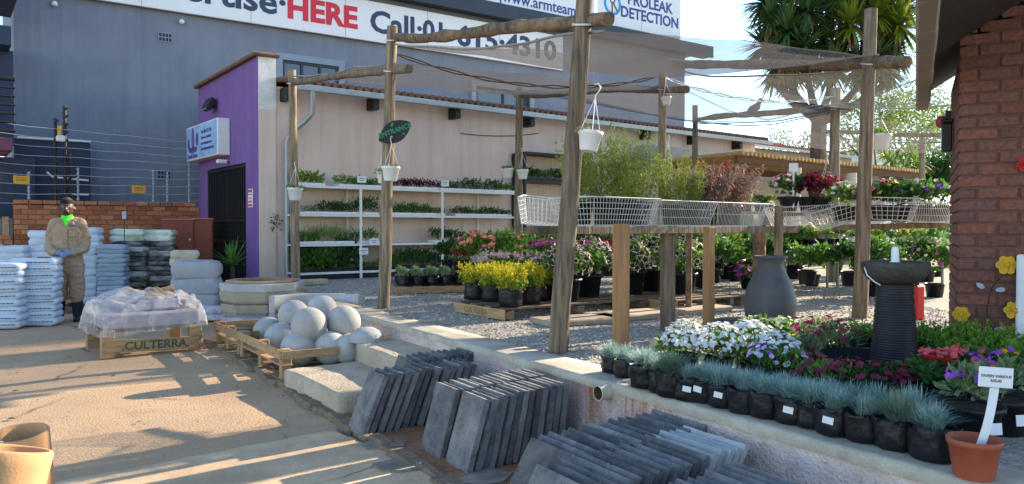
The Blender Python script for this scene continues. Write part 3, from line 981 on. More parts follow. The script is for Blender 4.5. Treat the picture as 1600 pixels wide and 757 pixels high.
# advertising boards
def board(name, label, px0, pzb, x1px, ztop, zbot, off=-.12, thick=.08, mat=None):
    a = BW(px0, 100).x; b = BW(x1px, 100).x
    t_ = thing(name, label, 'billboard', Vector((BP.x, BP.y, 0)) + BU * ((a + b) / 2) - BV * (-off) + Vector((0, 0, zbot)), BAZ)
    mm = MB(); mm.box((0, 0, (ztop - zbot) / 2), (b - a, thick, ztop - zbot), bev=.01)
    obj('board', mm.mesh('board', mat or m_board), t_)
    n = max(2, int((b - a) / 2.4))
    for i in range(1, n):
        mm = MB(); mm.box(((-(b - a) / 2) + (b - a) * i / n, -thick / 2 - .001, (ztop - zbot) / 2), (.012, .006, ztop - zbot - .02))
        obj('panel_seam', mm.mesh('panel_seam', m_leafgrey), t_)
    return t_, (a + b) / 2


bb, bx = board('billboard', 'long white advertising billboard across the blue wall reading Advertise HERE', 20, 0, 875, 7.42, 6.36)
RX = (math.pi / 2, 0, 0)
def on_board(par, cx, s, px, size, mat, zc, zb, bold=.02, sx=1.0, align='CENTER'):
    x = BW(px, 60).x - cx
    return lettering(s, size, mat, par, (x, -.046, zc - zb), RX, bold, sx, .004, align)


on_board(bb, bx, 'Advertise·', 446, .86, m_navytxt, 6.93, 6.36, .02, 1.12, 'RIGHT')
on_board(bb, bx, 'HERE', 501, .76, m_redtxt, 6.87, 6.36, .03, 1.06)
on_board(bb, bx, 'Call', 610, .80, m_navytxt, 6.87, 6.36, .022, 1.08)
on_board(bb, bx, '·01', 670, .76, m_navytxt, 6.87, 6.36, .022, 1.0)
on_board(bb, bx, '615·4310', 790, .80, m_navytxt, 6.88, 6.36, .024, 1.2)
pb, pcx = board('billboard', 'white rooftop billboard with a round cyan emblem reading Proleak Detection', 925, 0, 1052, 9.75, 8.02, off=-.30)
mm = MB(); cx_ = BW(946, 20).x - pcx; zc_ = BW(958, 13).z - 8.02
mm.lathe([(.28, -.006), (.37, -.006), (.37, .006), (.28, .006), (.28, -.006)], 40, T=Matrix.Translation((cx_, -.048, zc_)) @ Matrix.Rotation(math.pi / 2, 4, 'X'))
mm.lathe([(.0, .006), (.12, .006), (.12, -.006)], 20, T=Matrix.Translation((cx_ + .24, -.05, zc_ + .36)) @ Matrix.Rotation(math.pi / 2, 4, 'X'))
em = obj('emblem', mm.mesh('emblem', m_cyan), pb)
mm = MB()
mm.lathe([(.07, -.005), (.11, -.005), (.11, .005), (.07, .005), (.07, -.005)], 20, T=Matrix.Translation((cx_, -.05, zc_ + .12)) @ Matrix.Rotation(math.pi / 2, 4, 'X'))
mm.box((cx_ - .02, -.05, zc_ - .17), (.05, .01, .4)); mm.box((cx_ + .13, -.05, zc_ - .1), (.05, .01, .32), rot=Matrix.Rotation(R(-35), 3, 'Y'))
obj('emblem_tool', mm.mesh('emblem_tool', m_greytxt), em)
tx = BW(1005, 20).x - pcx
lettering('PROLEAK', .50, m_bluetxt, pb, (tx, -.046, BW(1000, 10).z - 8.02), RX, .012, 1.0)
lettering('DETECTION', .50, m_bluetxt, pb, (tx, -.046, BW(1000, 31).z - 8.02), RX, .012, 1.0)
ab, acx = board('billboard', 'white rooftop billboard with a web address above the blue wall', 560, 0, 918, 9.55, 7.98, off=-.30)
on2 = BW(853, 20).x - acx
lettering('|www.armteam.co.za', .47, m_bluetxt, ab, (on2, -.046, BW(853, 15).z - 7.98), RX, .006, 1.0)
# low annex at the far left, the blue wall's shadowed part painted navy
ax = thing('annex_wall', 'blue annex wall with its shadow painted navy behind the electric fence at left', 'wall', D(28, 335, 15.3) * 1, R(37))
ax.location.z = 0
mm = MB(); mm.box((.62, .3, 1.6), (1.35, .6, 3.2)); obj('wall', mm.mesh('wall', m_bluedk), ax)
mm = MB(); mm.tube([(.0, -.02, 3.22), (1.3, -.02, 3.22)], .025, 8)
mm.tube([(.5, -.05, 2.55), (.6, -.06, 2.45), (1.25, -.06, 2.4)], .022, 8); mm.tube([(.9, -.05, 2.1), (1.25, -.05, 2.1)], .02, 8)
obj('pipe', mm.mesh('pipe', m_white), ax)

# ---- left neighbour with balcony
nb = thing('balcony_house', 'dark house with railed balcony and maroon fascia at far left edge', 'house', (-9.3, 14.2, 0), R(37))
mm = MB(); mm.box((-2.0, .6, 2.95), (4.0, 1.4, .24), bev=.01); obj('fascia', mm.mesh('fascia', m_pink), nb)
mm = MB(); mm.box((-2.0, .7, 4.95), (4.0, 1.6, .35)); mm.box((-2, .7, 6.2), (4.2, 1.6, 1.1)); obj('roof', mm.mesh('roof', m_bluedk), nb)
mm = MB(); mm.box((-.1, .9, 3.9), (.35, .7, 1.8)); mm.box((-1.9, 1.2, 1.4), (4.7, .3, 2.8)); mm.box((-3.4, 1.2, 4), (.9, .3, 2)); obj('wall', mm.mesh('wall', m_bluedk), nb)
for k in range(7):
    mm = MB(); mm.tube([(-3.6, -.05, 3.2 + .16 * k), (.05, -.05, 3.2 + .16 * k)], .022 if k < 6 else .04, 8); obj('rail', mm.mesh('rail', m_black), nb)
mm = MB()
for k in range(5):
    mm.box((-.75 - .0 * k, 1.0, 2.1 + .13 * k), (.9, .3, .11), bev=.03)
obj('stacked_tile', mm.mesh('stacked_tile', m_white), nb)
mm = MB(); mm.box((-.55, 1.02, 1.5), (.5, .04, 1.0)); obj('window', mm.mesh('window', m_glassdk), nb)

# ---- brick boundary wall (right high part, left lower part)
FWL = (W(313, 420, CR, AZ + math.pi / 2) - CR); FW = math.hypot(FWL.x, FWL.y)   # facade width
BL = CR + VW * FW


def brick_wall(par, x0, x1, z0, z1, mats, bl_=.222, bh=.075, g=.011, depth=.1, y=0.0, soldier=False, jit=.003):
    m_ = MB(); row = 0; z = z0
    while z < z1 - .02:
        hh = bh
        off = (row % 2) * (bl_ + g) / 2
        x = x0 - off
        while x < x1:
            a = max(x, x0); b = min(x + bl_, x1)
            if b - a > .03:
                m_.box(((a + b) / 2, y + depth / 2 + random.uniform(-jit, jit), z + hh / 2), (b - a, depth, hh), bev=.006)
            x += bl_ + g
        z += bh + g; row += 1
    obj('brickwork', m_.mesh('brickwork', mats), par)


bw_len = (W(80, 312, BL, AZ) - BL).length
bk = thing('brick_wall', 'orange brick boundary wall beside the purple shop', 'wall', (BL.x, BL.y, 0), AZ)
brick_wall(bk, -bw_len, -.02, .02, 1.86, m_brick, .235, .085, .012, .11)
mm = MB(); mm.box((-bw_len / 2, .085, .92), (bw_len - .03, .13, 1.8)); obj('mortar', mm.mesh('mortar', m_mortar), bk)
mm = MB()
x = -bw_len
while x < -.1:
    mm.box((x + .12, .08, 1.905), (.225, .22, .075), bev=.008); x += .237
obj('top_course', mm.mesh('top_course', m_brick), bk)
b2 = thing('brick_wall', 'lower patched old brick wall behind the pale bags at left', 'wall', (BL.x - UW.x * bw_len, BL.y - UW.y * bw_len, 0), AZ)
brick_wall(b2, -3.0, -.02, .02, 1.25, m_brick, .235, .085, .012, .11)
mm = MB()
x = -3.0
while x < -.1:
    mm.box((x + .07, .055 + random.uniform(-.01, .01), 1.44), (random.uniform(.09, .16), .11, .36), bev=.008); x += .165
obj('upright_brick', mm.mesh('upright_brick', m_brickold), b2)
mm = MB()
for (x, z) in ((-.35, 1.05), (-.75, 1.0), (-1.05, .95)):
    mm.box((x, -.01, z), (.36, .03, .085), bev=.006)
obj('patch_block', mm.mesh('patch_block', m_white), b2)
mm = MB(); mm.box((-1.5, .085, .8), (2.97, .12, 1.58)); obj('mortar', mm.mesh('mortar', m_mortar), b2)

# ---- electric fence
ef = thing('electric_fence', 'wire electric fence on brick wall in front of blue building', 'fence', (BL.x, BL.y, 0), AZ)
def BLx(px, py=315):
    p = W(px, py, BL, AZ) - BL
    return Vector((p.x, p.y, 0)).dot(UW), W(px, py, BL, AZ).z
posts = []
for px, top in ((122, 262), (240, 265), (262, 268), (296, 255), (45, 268)):
    x, zt = BLx(px, top); posts.append((x, zt))
    mm = MB(); mm.tube([(x, .06, 1.6), (x + .01, .05, zt)], .018, 8)
    for k in range(8):
        mm.lathe([(.02, -.02), (.032, 0), (.02, .02)], 8, (x, .03, 1.98 + (zt - 2.02) * k / 7))
    obj('post', mm.mesh('post', m_leafgrey), ef)
for k in range(9):
    x0, _ = BLx(0); x1, z_ = BLx(311, 222)
    zz = 2.0 + (z_ - 2.0) * k / 8
    mm = MB(); pts = []
    for i in range(9):
        t_ = i / 8
        pts.append((x0 + (x1 - x0) * t_, .03, zz - .03 * math.sin(math.pi * ((t_ * 3) % 1)) + (k - 4) * .03 * (1 - t_)))
    mm.tube(pts, .0045, 4, caps=False); obj('wire', mm.mesh('wire', m_galv), ef)
fp = thing('fence_mast', 'tall twin black masts of the electric fence on the brick wall end', 'mast', (BL.x, BL.y, 0), AZ)
for px, top, r_ in ((102, 165, .035), (87, 184, .03), (110, 240, .03)):
    x, zt = BLx(px, top)
    mm = MB(); mm.tube([(x, .1, 1.2), (x, .1, zt)], r_, 8)
    for k in range(12):
        mm.box((x + .02, .06, 2.05 + (zt - 2.1) * k / 11), (.07, .05, .04))
    obj('mast', mm.mesh('mast', m_black), fp)
x, z = BLx(93, 205); mm = MB(); mm.box((x, .03, z), (.07, .05, .2), bev=.01); obj('junction_box', mm.mesh('junction_box', m_orange if False else m_warn), fp)
x, z = BLx(95, 217); mm = MB(); mm.box((x, .0, z), (.16, .1, .12), bev=.02); obj('siren', mm.mesh('siren', m_white), fp)
for px, py, lab in ((33, 281, 'amber warning plate on the fence wires at far left'), (216, 296, 'amber warning plate on the fence wires above the brick wall')):
    x, z = BLx(px, py)
    wt = thing('warning_plate', lab, 'warning plate', Vector((BL.x, BL.y, z)) + UW * x - VW * .03, AZ)
    mm = MB(); pr = [(-.13, -.07), (-.10, -.085), (.10, -.085), (.13, -.07), (.13, .07), (.10, .085), (.06, .07), (-.06, .07), (-.10, .085), (-.13, .07)]
    V = [(a, -.004, b) for a, b in pr] + [(a, .004, b) for a, b in pr]
    n = len(pr)
    mm.add(V, [tuple(range(n)), tuple(range(n, 2 * n))[::-1]] + [(i, n + i, n + (i + 1) % n, (i + 1) % n) for i in range(n)])
    obj('plate', mm.mesh('plate', m_warn), wt)
    mm = MB()
    for k in range(3):
        for q in range(5):
            mm.box((-.07 + .035 * q, -.006, .035 - .03 * k), (.024, .003, .011))
    obj('print', mm.mesh('print', m_rust), wt)

# ---- purple shop
sh = thing('purple_shop', 'purple fronted shop with pinkish long side wall and tiled roof', 'shop', (CR.x, CR.y, 0), AZ)


def SW(px, py, off=0.0):
    p = W(px, py, CR - VW * off, AZ); q = p - CR
    return Vector((Vector((q.x, q.y, 0)).dot(UW), -off, p.z))


SL = SW(1180, 215).x      # length of the long wall
EZ = 4.0
mm = MB(); mm.box((SL / 2, .15, EZ / 2), (SL, .296, EZ)); obj('side_wall', mm.mesh('side_wall', m_beige), sh)
# gable parapet: purple skin on the front, rough white end
gt = SW(430, 88); gx = gt.x
zr = 4.50; zl = W(313, 138, CR, AZ + math.pi / 2).z
gy0, gy1 = fx = (W(325, 263, CR, AZ + math.pi / 2), W(385, 255, CR, AZ + math.pi / 2))
def fy(p): q = p - CR; return Vector((q.x, q.y, 0)).length
dy1 = fy(gy0); dy0 = fy(gy1); dzt = 2.63
mm = MB()
def slab(y0, y1, z0, z1a, z1b, x0, x1, mat):
    V = [(x0, y0, z0), (x1, y0, z0), (x1, y1, z0), (x0, y1, z0), (x0, y0, z1a), (x1, y0, z1a), (x1, y1, z1b), (x0, y1, z1b)]
    mm.add(V, [(0, 3, 2, 1), (4, 5, 6, 7), (0, 1, 5, 4), (1, 2, 6, 5), (2, 3, 7, 6), (3, 0, 4, 7)], mat)
zt_ = lambda y: zr + (zl - zr) * y / FW
slab(0, dy0, 0, zt_(0), zt_(dy0), -.012, 0, 0)
slab(dy0, dy1, dzt, zt_(dy0), zt_(dy1), -.012, 0, 0)
slab(dy1, FW, 0, zt_(dy1), zt_(FW), -.012, 0, 0)
obj('front_wall', mm.mesh('front_wall', m_purple), sh)
mm = MB()
slab(-.02, .30, 0, zt_(0), zt_(.3), .002, gx, 0)
slab(.30, dy0, 0, zt_(.3), zt_(dy0), .002, gx, 1); slab(dy0, dy1, dzt, zt_(dy0), zt_(dy1), .002, gx, 1); slab(dy1, FW, 0, zt_(dy1), zt_(FW), .002, gx, 1)
obj('gable_wall', mm.mesh('gable_wall', [m_beige, m_purple]), sh)
mm = MB(); slab(-.026, -.002, 3.55, zt_(0) + .01, zt_(0) + .01, .0, gx + .004, 0); obj('plaster_patch', mm.mesh('plaster_patch', m_beigewht), sh)
mm = MB()
n = int(FW / .085)
for i in range(n + 1):
    y = -.05 + (FW + .05) * i / n
    mm.tube([(-.10, y, zt_(max(0, y)) + .03), (gx + .05, y, zt_(max(0, y)) + .045)], .042, 7)
slab(-.06, FW, zt_(FW) - .2, zt_(0) - .005, zt_(FW) - .005, -.05, gx, 0) if False else None
obj('coping_tile', mm.mesh('coping_tile', m_tile), sh)
# roof, tile ends, gutter, rafters, downpipe
mm = MB()
mm.add([(gx, -.28, EZ + .06), (SL + .3, -.28, EZ + .06), (SL + .3, FW, EZ + .42), (gx, FW, EZ + .42)], [(0, 1, 2, 3)])
i = 0
x = gx + .05
while x < SL + .25:
    mm.tube([(x, -.33, EZ + .085), (x, .9, EZ + .085 + .38 * .33)], .055, 8); x += .165
obj('roof', mm.mesh('roof', m_tile), sh)
mm = MB()
x0g = SW(452, 140).x
pr = [(-.46, .0), (-.47, .10), (-.455, .105), (-.45, .015), (-.345, .015), (-.34, .1), (-.33, .1), (-.33, 0)]
V = []; k = len(pr)
for x in (x0g, SL + .25):
    V += [(x, a, EZ - .09 + b) for a, b in pr]
mm.add(V, [(j, (j + 1) % k, k + (j + 1) % k, k + j) for j in range(k)] + [tuple(range(k)), tuple(range(k, 2 * k))[::-1]])
obj('gutter', mm.mesh('gutter', m_zinc), sh)
for px, py in ((442, 143), (577, 158), (704, 174), (820, 188), (1001, 206), (1075, 215), (1145, 222)):
    x = SW(px, py).x
    mm = MB(); mm.box((x, -.15, EZ - .16), (.13, .30, .24), bev=.01); obj('rafter_end', mm.mesh('rafter_end', m_black), sh)
dx = SW(446, 300).x; gx2 = SW(488, 150, .4).x
mm = MB()
mm.tube([(gx2, -.40, EZ - .09), (gx2, -.40, EZ - .5), (gx2 - .12, -.30, EZ - .66), (dx + .1, -.12, EZ - .8), (dx, -.07, EZ - 1.0), (dx, -.07, .45)], .05, 10)
obj('downpipe', mm.mesh('downpipe', m_zinc), sh)
mm = MB(); mm.box((dx + .12, -.03, 1.5), (.12, .04, 2.2), bev=.015); obj('foil_lagging', mm.mesh('foil_lagging', M('crumpled foil', (.5, .51, .52), .3, .2, 9, 1.0, 20, metal=.6, bdist=.03)), sh)
# sloping cream wedges near the far end
for px in (1140, 1172):
    x = SW(px, 240).x
    mm = MB(); V = [(x - .12, -1.3, ZT), (x + .12, -1.3, ZT), (x + .12, -.004, ZT), (x - .12, -.004, ZT), (x - .12, -.35, 3.5), (x + .12, -.35, 3.5), (x + .12, -.004, 3.5), (x - .12, -.004, 3.5)]
    mm.add(V, [(0, 3, 2, 1), (4, 5, 6, 7), (0, 1, 5, 4), (1, 2, 6, 5), (2, 3, 7, 6), (3, 0, 4, 7)])
    obj('sloped_wedge', mm.mesh('sloped_wedge', m_cream), sh)
# security gate
gw = dy1 - dy0
gt_ = obj('gate', MB().box((.10, (dy0 + dy1) / 2, dzt / 2), (.02, gw, dzt)).mesh('gate', m_dim_interior), sh)  # near-black sheet behind the bars, painting the dim shop interior
mm = MB()
nb_ = 19
for i in range(nb_ + 1):
    y = dy0 + .04 + (gw - .08) * i / nb_
    mm.box((.01, y, dzt / 2), (.03, .028 if i not in (0, nb_, nb_ // 2) else .06, dzt - .05))
obj('gate_bar', mm.mesh('gate_bar', m_black), gt_)
mm = MB()
for z in (.08, 1.15, 1.55, dzt - .05):
    mm.box((.0, (dy0 + dy1) / 2, z), (.035, gw - .02, .05))
for i in range(20):
    y = dy0 + .08 + (gw - .16) * i / 19
    for zz in (1.25, 1.35, 1.45):
        mm.lathe([(.03, -.008), (.04, 0), (.03, .008)], 8, T=Matrix.Translation((.0, y, zz)) @ Matrix.Rotation(math.pi / 2, 4, 'Y'))
obj('gate_scroll', mm.mesh('gate_scroll', m_black), gt_)
mm = MB(); mm.box((.08, dy0 + .55, 1.75), (.012, .34, .26)); obj('notice', mm.mesh('notice', m_yel), gt_)
# red and white notice on the purple wall
py_ = fy(W(393, 310, CR, AZ + math.pi / 2)); pz = W(393, 310, CR, AZ + math.pi / 2).z
ps = obj('poster', MB().box((-.02, py_, pz), (.012, .24, .34), bev=.004).mesh('poster', m_board), sh)
mm = MB()
for k, (wq, hq) in enumerate(((.2, .05), (.18, .02), (.16, .02), (.18, .03), (.2, .04))):
    mm.box((-.028, py_, pz + .13 - .065 * k), (.004, wq, hq))
obj('print', mm.mesh('print', m_redtxt), ps)
# light box sign
s0y = fy(W(361, 210, CR, AZ + math.pi / 2)); s1y = fy(W(311, 225, CR, AZ + math.pi / 2))
sz0, sz1 = 2.83, 3.55
sgn_ = thing('light_box_sign', 'pale blue light box sign with violet emblem above the shop gate', 'sign', CR + VW * ((s0y + s1y) / 2) + Vector((0, 0, (sz0 + sz1) / 2)) - UW * .14, AZ)
wS = s1y - s0y; hS = sz1 - sz0
mm = MB(); mm.box((0, 0, 0), (.24, wS, hS), bev=.012); obj('case', mm.mesh('case', m_white), sgn_)
mm = MB(); mm.box((-.122, 0, 0), (.008, wS - .06, hS - .06)); obj('sign_face', mm.mesh('sign_face', m_lightbox), sgn_)
RS = (math.pi / 2, 0, -math.pi / 2)
for k, s in enumerate(('Cell: 082 675 2534', 'Like us on Facebook', 'www.cosmicspace.co.za', 'E-mail: info@cosmicspace.co.za')):
    lettering(s, .098 - .004 * k, m_purptxt, sgn_, (-.129, -.02, .17 - .115 * k), RS, .002, .9 - .05 * k, .002, 'LEFT')
lettering('Cosmic Space', .12, m_purptxt, sgn_, (-.129, wS / 2 - .45, -.27), RS, .003, 1.05, .002)
mm = MB()
TX = Matrix.Rotation(-math.pi / 2, 4, 'Y')
cy = wS / 2 - .5
def ell(y, z, a, b, mat, x=-.131):
    V = [(x, y + a * math.cos(2 * math.pi * i / 18), z + b * math.sin(2 * math.pi * i / 18)) for i in range(18)]
    mm.add(V, [tuple(range(18))[::-1]], mat)
ell(cy, .10, .10, .22, 0); ell(cy, .10, .05, .15, 1, -.133); ell(cy - .0, .1, .02, .11, 0, -.135)
ell(cy + .3, .0, .07, .12, 0); ell(cy - .3, .06, .08, .14, 0)
ell(cy + .17, -.14, .12, .06, 0); ell(cy - .17, -.14, .12, .06, 0); ell(cy, -.13, .06, .1, 0)
obj('emblem', mm.mesh('emblem', [m_purptxt, M('pale violet', (.3, .22, .5), .6, .05)]), sgn_)
# floodlight and camera
fl = W(338, 165, CR, AZ + math.pi / 2)
ft = thing('floodlight', 'black floodlight on a bracket above the shop sign', 'floodlight', fl - UW * .15, AZ)
mm = MB(); mm.box((0, 0, 0), (.12, .36, .26), bev=.02, rot=Matrix.Rotation(R(25), 3, 'Y')); mm.tube([(.02, 0, 0), (.15, -.05, -.05)], .03, 8); obj('housing', mm.mesh('housing', m_black), ft)
mm = MB(); mm.box((-.062, 0, -.03), (.01, .22, .16), rot=Matrix.Rotation(R(25), 3, 'Y')); obj('lens', mm.mesh('lens', M('lamp lens', (.55, .52, .42), .2, .1)), ft)
cc = W(358, 252, CR, AZ + math.pi / 2)
ct = thing('security_camera', 'small white security camera below the light box sign', 'camera', cc - UW * .12 - Vector((0, 0, .02)), AZ)
mm = MB(); mm.tube([(0, .28, .05), (0, 0, .03), (.1, 0, .03)], .012, 6); mm.box((-.03, -.02, 0), (.2, .1, .08), bev=.02); obj('camera_body', mm.mesh('camera_body', m_white), ct)

# ---- brick house at right (pier, eave, roof)
HA = math.atan2(-.469, .883)
hs = thing('brick_house', 'dark red brick house corner with low tiled eave at right edge', 'house', (3.04, 5.20, 0), HA)
m_ = MB()
H_ = .077; g_ = .009
row = 0; z = ZT - .05
while z < 3.6:
    off = (row % 2) * .122
    x = -off
    while x < 2.6:
        a = max(x, 0); b = min(x + .228, 2.6)
        zmax = 2.73 + .6 * (a)
        if b - a > .04 and z < zmax:
            m_.box(((a + b) / 2, .05 + random.uniform(-.004, .004), z + H_ / 2 - g_ / 2), (b - a - g_ * .5, .1, H_ - g_), bev=.005, rot=Matrix.Rotation(random.uniform(-.010, .010), 3, 'Y'))
        x += .240
    y = .102 + (0 if row % 2 else .11)
    while y < 1.4 and z < 2.5:
        y2 = min(y + .228, 1.4)
        m_.box((.05, (y + y2) / 2, z + H_ / 2 - g_ / 2), (.1, y2 - y - g_, H_ - g_), bev=.005)
        y += .240
    z += H_ + .003; row += 1
obj('brickwork', m_.mesh('brickwork', m_brickdk), hs)
mm = MB(); mm.box((1.31, .70, 1.45), (2.59, 1.375, 2.1)); mm.prism([(0, 0)], 0, 0) if False else None
mm.add([(.015, .013, 2.5), (2.6, .013, 2.5), (2.6, .013, 4.15), (.015, .013, 2.62), (.02, 1.38, 2.5), (2.6, 1.38, 2.5), (2.6, 1.38, 4.15), (.02, 1.38, 2.6)], [(0, 1, 2, 3), (5, 4, 7, 6), (3, 2, 6, 7)])
obj('mortar', mm.mesh('mortar', m_mortardk), hs)
mm = MB()
ov = .262
V = []
def rz_(x): return 2.69 + .6 * x
ya, yb = -2.3, 1.5
T_ = .14
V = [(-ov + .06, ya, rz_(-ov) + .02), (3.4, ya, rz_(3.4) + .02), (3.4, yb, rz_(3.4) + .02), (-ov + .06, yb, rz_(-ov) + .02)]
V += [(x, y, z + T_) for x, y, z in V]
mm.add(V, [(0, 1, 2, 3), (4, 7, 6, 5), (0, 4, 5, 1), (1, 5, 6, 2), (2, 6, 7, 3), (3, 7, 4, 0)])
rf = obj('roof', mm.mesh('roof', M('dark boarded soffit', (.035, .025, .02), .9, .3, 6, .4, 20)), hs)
mm = MB()
y = yb
i = 0
while y > ya:
    mm.box((-ov + .055, y - .3, rz_(-ov) + .02), (.10 if i % 2 else .106, .598, .27), bev=.012); y -= .6; i += 1
obj('eave_tile', mm.mesh('eave_tile', M('weathered cream eave tile', (.32, .265, .215), .9, .2, 4, .5, 30, stain=(.2, .155, .12))), rf)
# white panel against the brick pier
mm = MB(); mm.box((0, 0, .34), (.34, .03, .68), bev=.01)
wpn = obj('painted_plank', mm.mesh('painted_plank', M('white painted panel', (.66, .67, .70), .7, .05, 3, .2)), None, (3.04 + .883 * .50 - .02, 5.2 - .469 * .50 - .045, .55), (R(3), 0, HA))
tag(wpn, 'white painted panel leaning on the brick pier at right edge', 'panel')
# lantern
ll = Vector((3.04, 5.2, 0)) + Vector((.469, .883, 0)) * .8 - Vector((.883, -.469, 0)) * .045
ltn = thing('wall_lantern', 'black lantern on the side of the brick pier under the eave', 'lantern', (ll.x, ll.y, 2.1), HA)
mm = MB(); mm.box((0, 0, 0), (.07, .14, .22), bev=.01); mm.box((0, 0, .125), (.085, .17, .025), bev=.008); mm.box((.01, 0, .17), (.04, .05, .08)); obj('frame', mm.mesh('frame', m_black), ltn)
mm = MB(); mm.box((-.036, 0, 0), (.006, .10, .15)); obj('pane', mm.mesh('pane', m_glassdk), ltn)
bb_ = MB().lathe([(0, -.05), (.03, -.042), (.048, -.015), (.048, .015), (.03, .042), (0, .05)], 16)
o = obj('red_bauble', bb_.mesh('red_bauble', M('dull red ball', (.25, .04, .05), .4, .1)), None, D(1472, 191, 6.1)); tag(o, 'dull red ball hanging beside the black lantern', 'ball')
#==PART3==
# ================================================================ POLE STRUCTURE WITH SHADE NETS
poles = {}
P_ = {}


def pole(key, bx_, by_, Y, tx_, ty_, wpx, label, zb=ZT, flare=1.1, mat=None):
    base = G(bx_, by_, zb) if Y is None else D(bx_, 300, Y)
    base.z = zb
    Y = base.y
    top = D(tx_, ty_, Y)
    r_ = wpx / 2 * Y / FPX
    n = 14
    pts = []; rd = []
    for i in range(n + 1):
        t_ = i / n
        p = base.lerp(top, t_) - base
        q = Vector((.015 * mnoise.noise(Vector((t_ * 3, bx_, 0))), .015 * mnoise.noise(Vector((t_ * 3, bx_, 9))), 0))
        pts.append(p + q); rd.append(r_ * (flare - (flare - .92) * t_) * (1 + .05 * mnoise.noise(Vector((t_ * 6, bx_, 3)))))
    m = MB(); m.tube([(0, 0, -.15)] + pts[:], [rd[0]] + rd, 14, 0, True, True, .05)
    o = obj('wooden_pole', m.mesh('wooden_pole', mat or m_wood), None, base); tag(o, label, 'pole', 'poles holding the shade nets')
    P_[key] = (base, top)
    return o


pole('P1', 462, 442, None, 456, 110, 13, 'wooden pole beside the purple shop corner with a white hanging pot', ZT)
pole('P2', 599, 482, None, 613, 42, 18, 'wooden pole carrying the leaf shaped entrance sign')
pole('P3', 872, 552, None, 916, -30, 29, 'thick leaning wooden pole in the foreground with a large white hanging pot')
pole('P4', 808, 0, 15.5, 812, 137, 12, 'slim wooden pole with two small white hanging pots before the pink wall')
pole('P5', 1034, 0, 11.25, 1035, 112, 12.5, 'wooden pole rising behind the tall olive green shrubs')
pole('P6', 1086, 0, 17.9, 1086, 165, 9, 'farthest slim wooden pole near the end of the pink wall')
pole('P7', 1301, 0, 13.5, 1306, 138, 16, 'dark wooden pole behind the flower tables under the yucca tree')
pole('P8', 1343, 497, None, 1361, 15, 21, 'tall straight grey wooden pole behind the stone fountain')
pole('P9', 1283, 0, 19.5, 1288, 196, 9, 'thin wooden pole in front of the yucca trunk')
pole('P10', 1441, 0, 21, 1441, 215, 9, 'thin pale pole beside the brick house far back')


def at(key, y):
    b, t_ = P_[key]
    # point of the pole seen at pixel row y
    lo, hi = 0.0, 1.3
    for _ in range(40):
        mid = (lo + hi) / 2
        p = b.lerp(t_, mid)
        d = p - _O
        py = 378.5 - FPX * d.dot(_U) / d.dot(_F)
        if py > y: lo = mid
        else: hi = mid
    return b.lerp(t_, lo)


def log(a, b, r0, r1, label, bend=.05, ext0=0.0, ext1=0.0, off=-.0, mat=None):
    d = (b - a).normalized()
    a = a - d * ext0; b = b + d * ext1
    n = 40
    m = MB(); pts = []; rd = []
    for i in range(n + 1):
        t_ = i / n
        s_ = a.x * 3.1
        pts.append((b - a) * t_ + Vector((bend * .5 * mnoise.noise(Vector((t_ * 2.5, s_, 1))), bend * .5 * mnoise.noise(Vector((t_ * 2.5, s_, 5))), bend * mnoise.noise(Vector((t_ * 2.5, s_, 9))))))
        rd.append((r0 + (r1 - r0) * t_) * (1 + .38 * mnoise.noise(Vector((t_ * 11, s_, 3)))))
    m.tube(pts, rd, 12, 0, True, True, .16)
    o = obj('log_beam', m.mesh('log_beam', mat or m_log), None, a); tag(o, label, 'beam', 'log beams tied to the poles')
    return a, b


VO = Vector((.06, -.09, 0))
b1a, b1b = at('P2', 62) + VO, at('P3', 43) + Vector((.0, -.0, 0)) + Vector((.09, -.05, 0))
log(b1a, b1b, .052, .06, 'dark knobbly log beam from the entrance pole to the thick leaning pole', .1, .02, .16)
b2a, b2b = at('P1', 131) + VO, at('P2', 111) + VO
log(b2a, b2b, .055, .05, 'log beam from the shop corner pole to the entrance pole', .07, .15, .45, mat=m_wood)
b3a, b3b = at('P4', 150) + VO, at('P5', 141) + VO
log(b3a, b3b, .05, .05, 'long log beam behind the net in front of the pink wall', .05, .3, .45, mat=m_wood)
b4a, b4b = at('P5', 104) + VO, at('P8', 103) + VO
log(b4a, b4b, .055, .06, 'straight dark log beam tied high on the grey pole behind the fountain', .04, -.15, .36)
b5a, b5b = at('P6', 188) + VO, at('P7', 169) + VO
log(b5a, b5b, .055, .06, 'log beam in front of the yucca tree tied to the dark pole', .06, .1, .4)
p11 = D(1290, 207, 18.5); p12 = D(1530, 213, 15.5)
log(p11, p12, .045, .045, 'log beam ending behind the brick house corner', .04)
# wire ties at the joints
for k, y in (('P2', 64), ('P2', 112), ('P3', 40), ('P8', 101), ('P1', 131), ('P5', 140), ('P7', 167)):
    p = at(k, y)
    rr = {'P2': .085, 'P3': .085, 'P8': .085, 'P1': .09, 'P5': .075, 'P7': .105}[k]
    m = MB(); pts = []
    for i in range(26):
        a = i / 25 * 4 * math.pi
        pts.append((rr * math.cos(a) + .005, rr * math.sin(a), .025 * math.sin(a) + .012 * (i / 25)))
    m.tube(pts, .006, 5); o = obj('wire_tie', m.mesh('wire_tie', m_galv), None, p); tag(o, {('P2', 64): 'loop of wire tying the knobbly log to the entrance pole', ('P2', 112): 'lower loop of wire on the entrance pole', ('P3', 40): 'loop of wire high on the thick leaning pole', ('P8', 101): 'loop of wire on the grey pole behind the fountain', ('P1', 131): 'loop of wire on the shop corner pole', ('P5', 140): 'loop of wire on the pole behind the olive shrubs', ('P7', 167): 'loop of wire on the dark pole under the yucca'}[(k, y)], 'wire', 'wire ties on the poles')


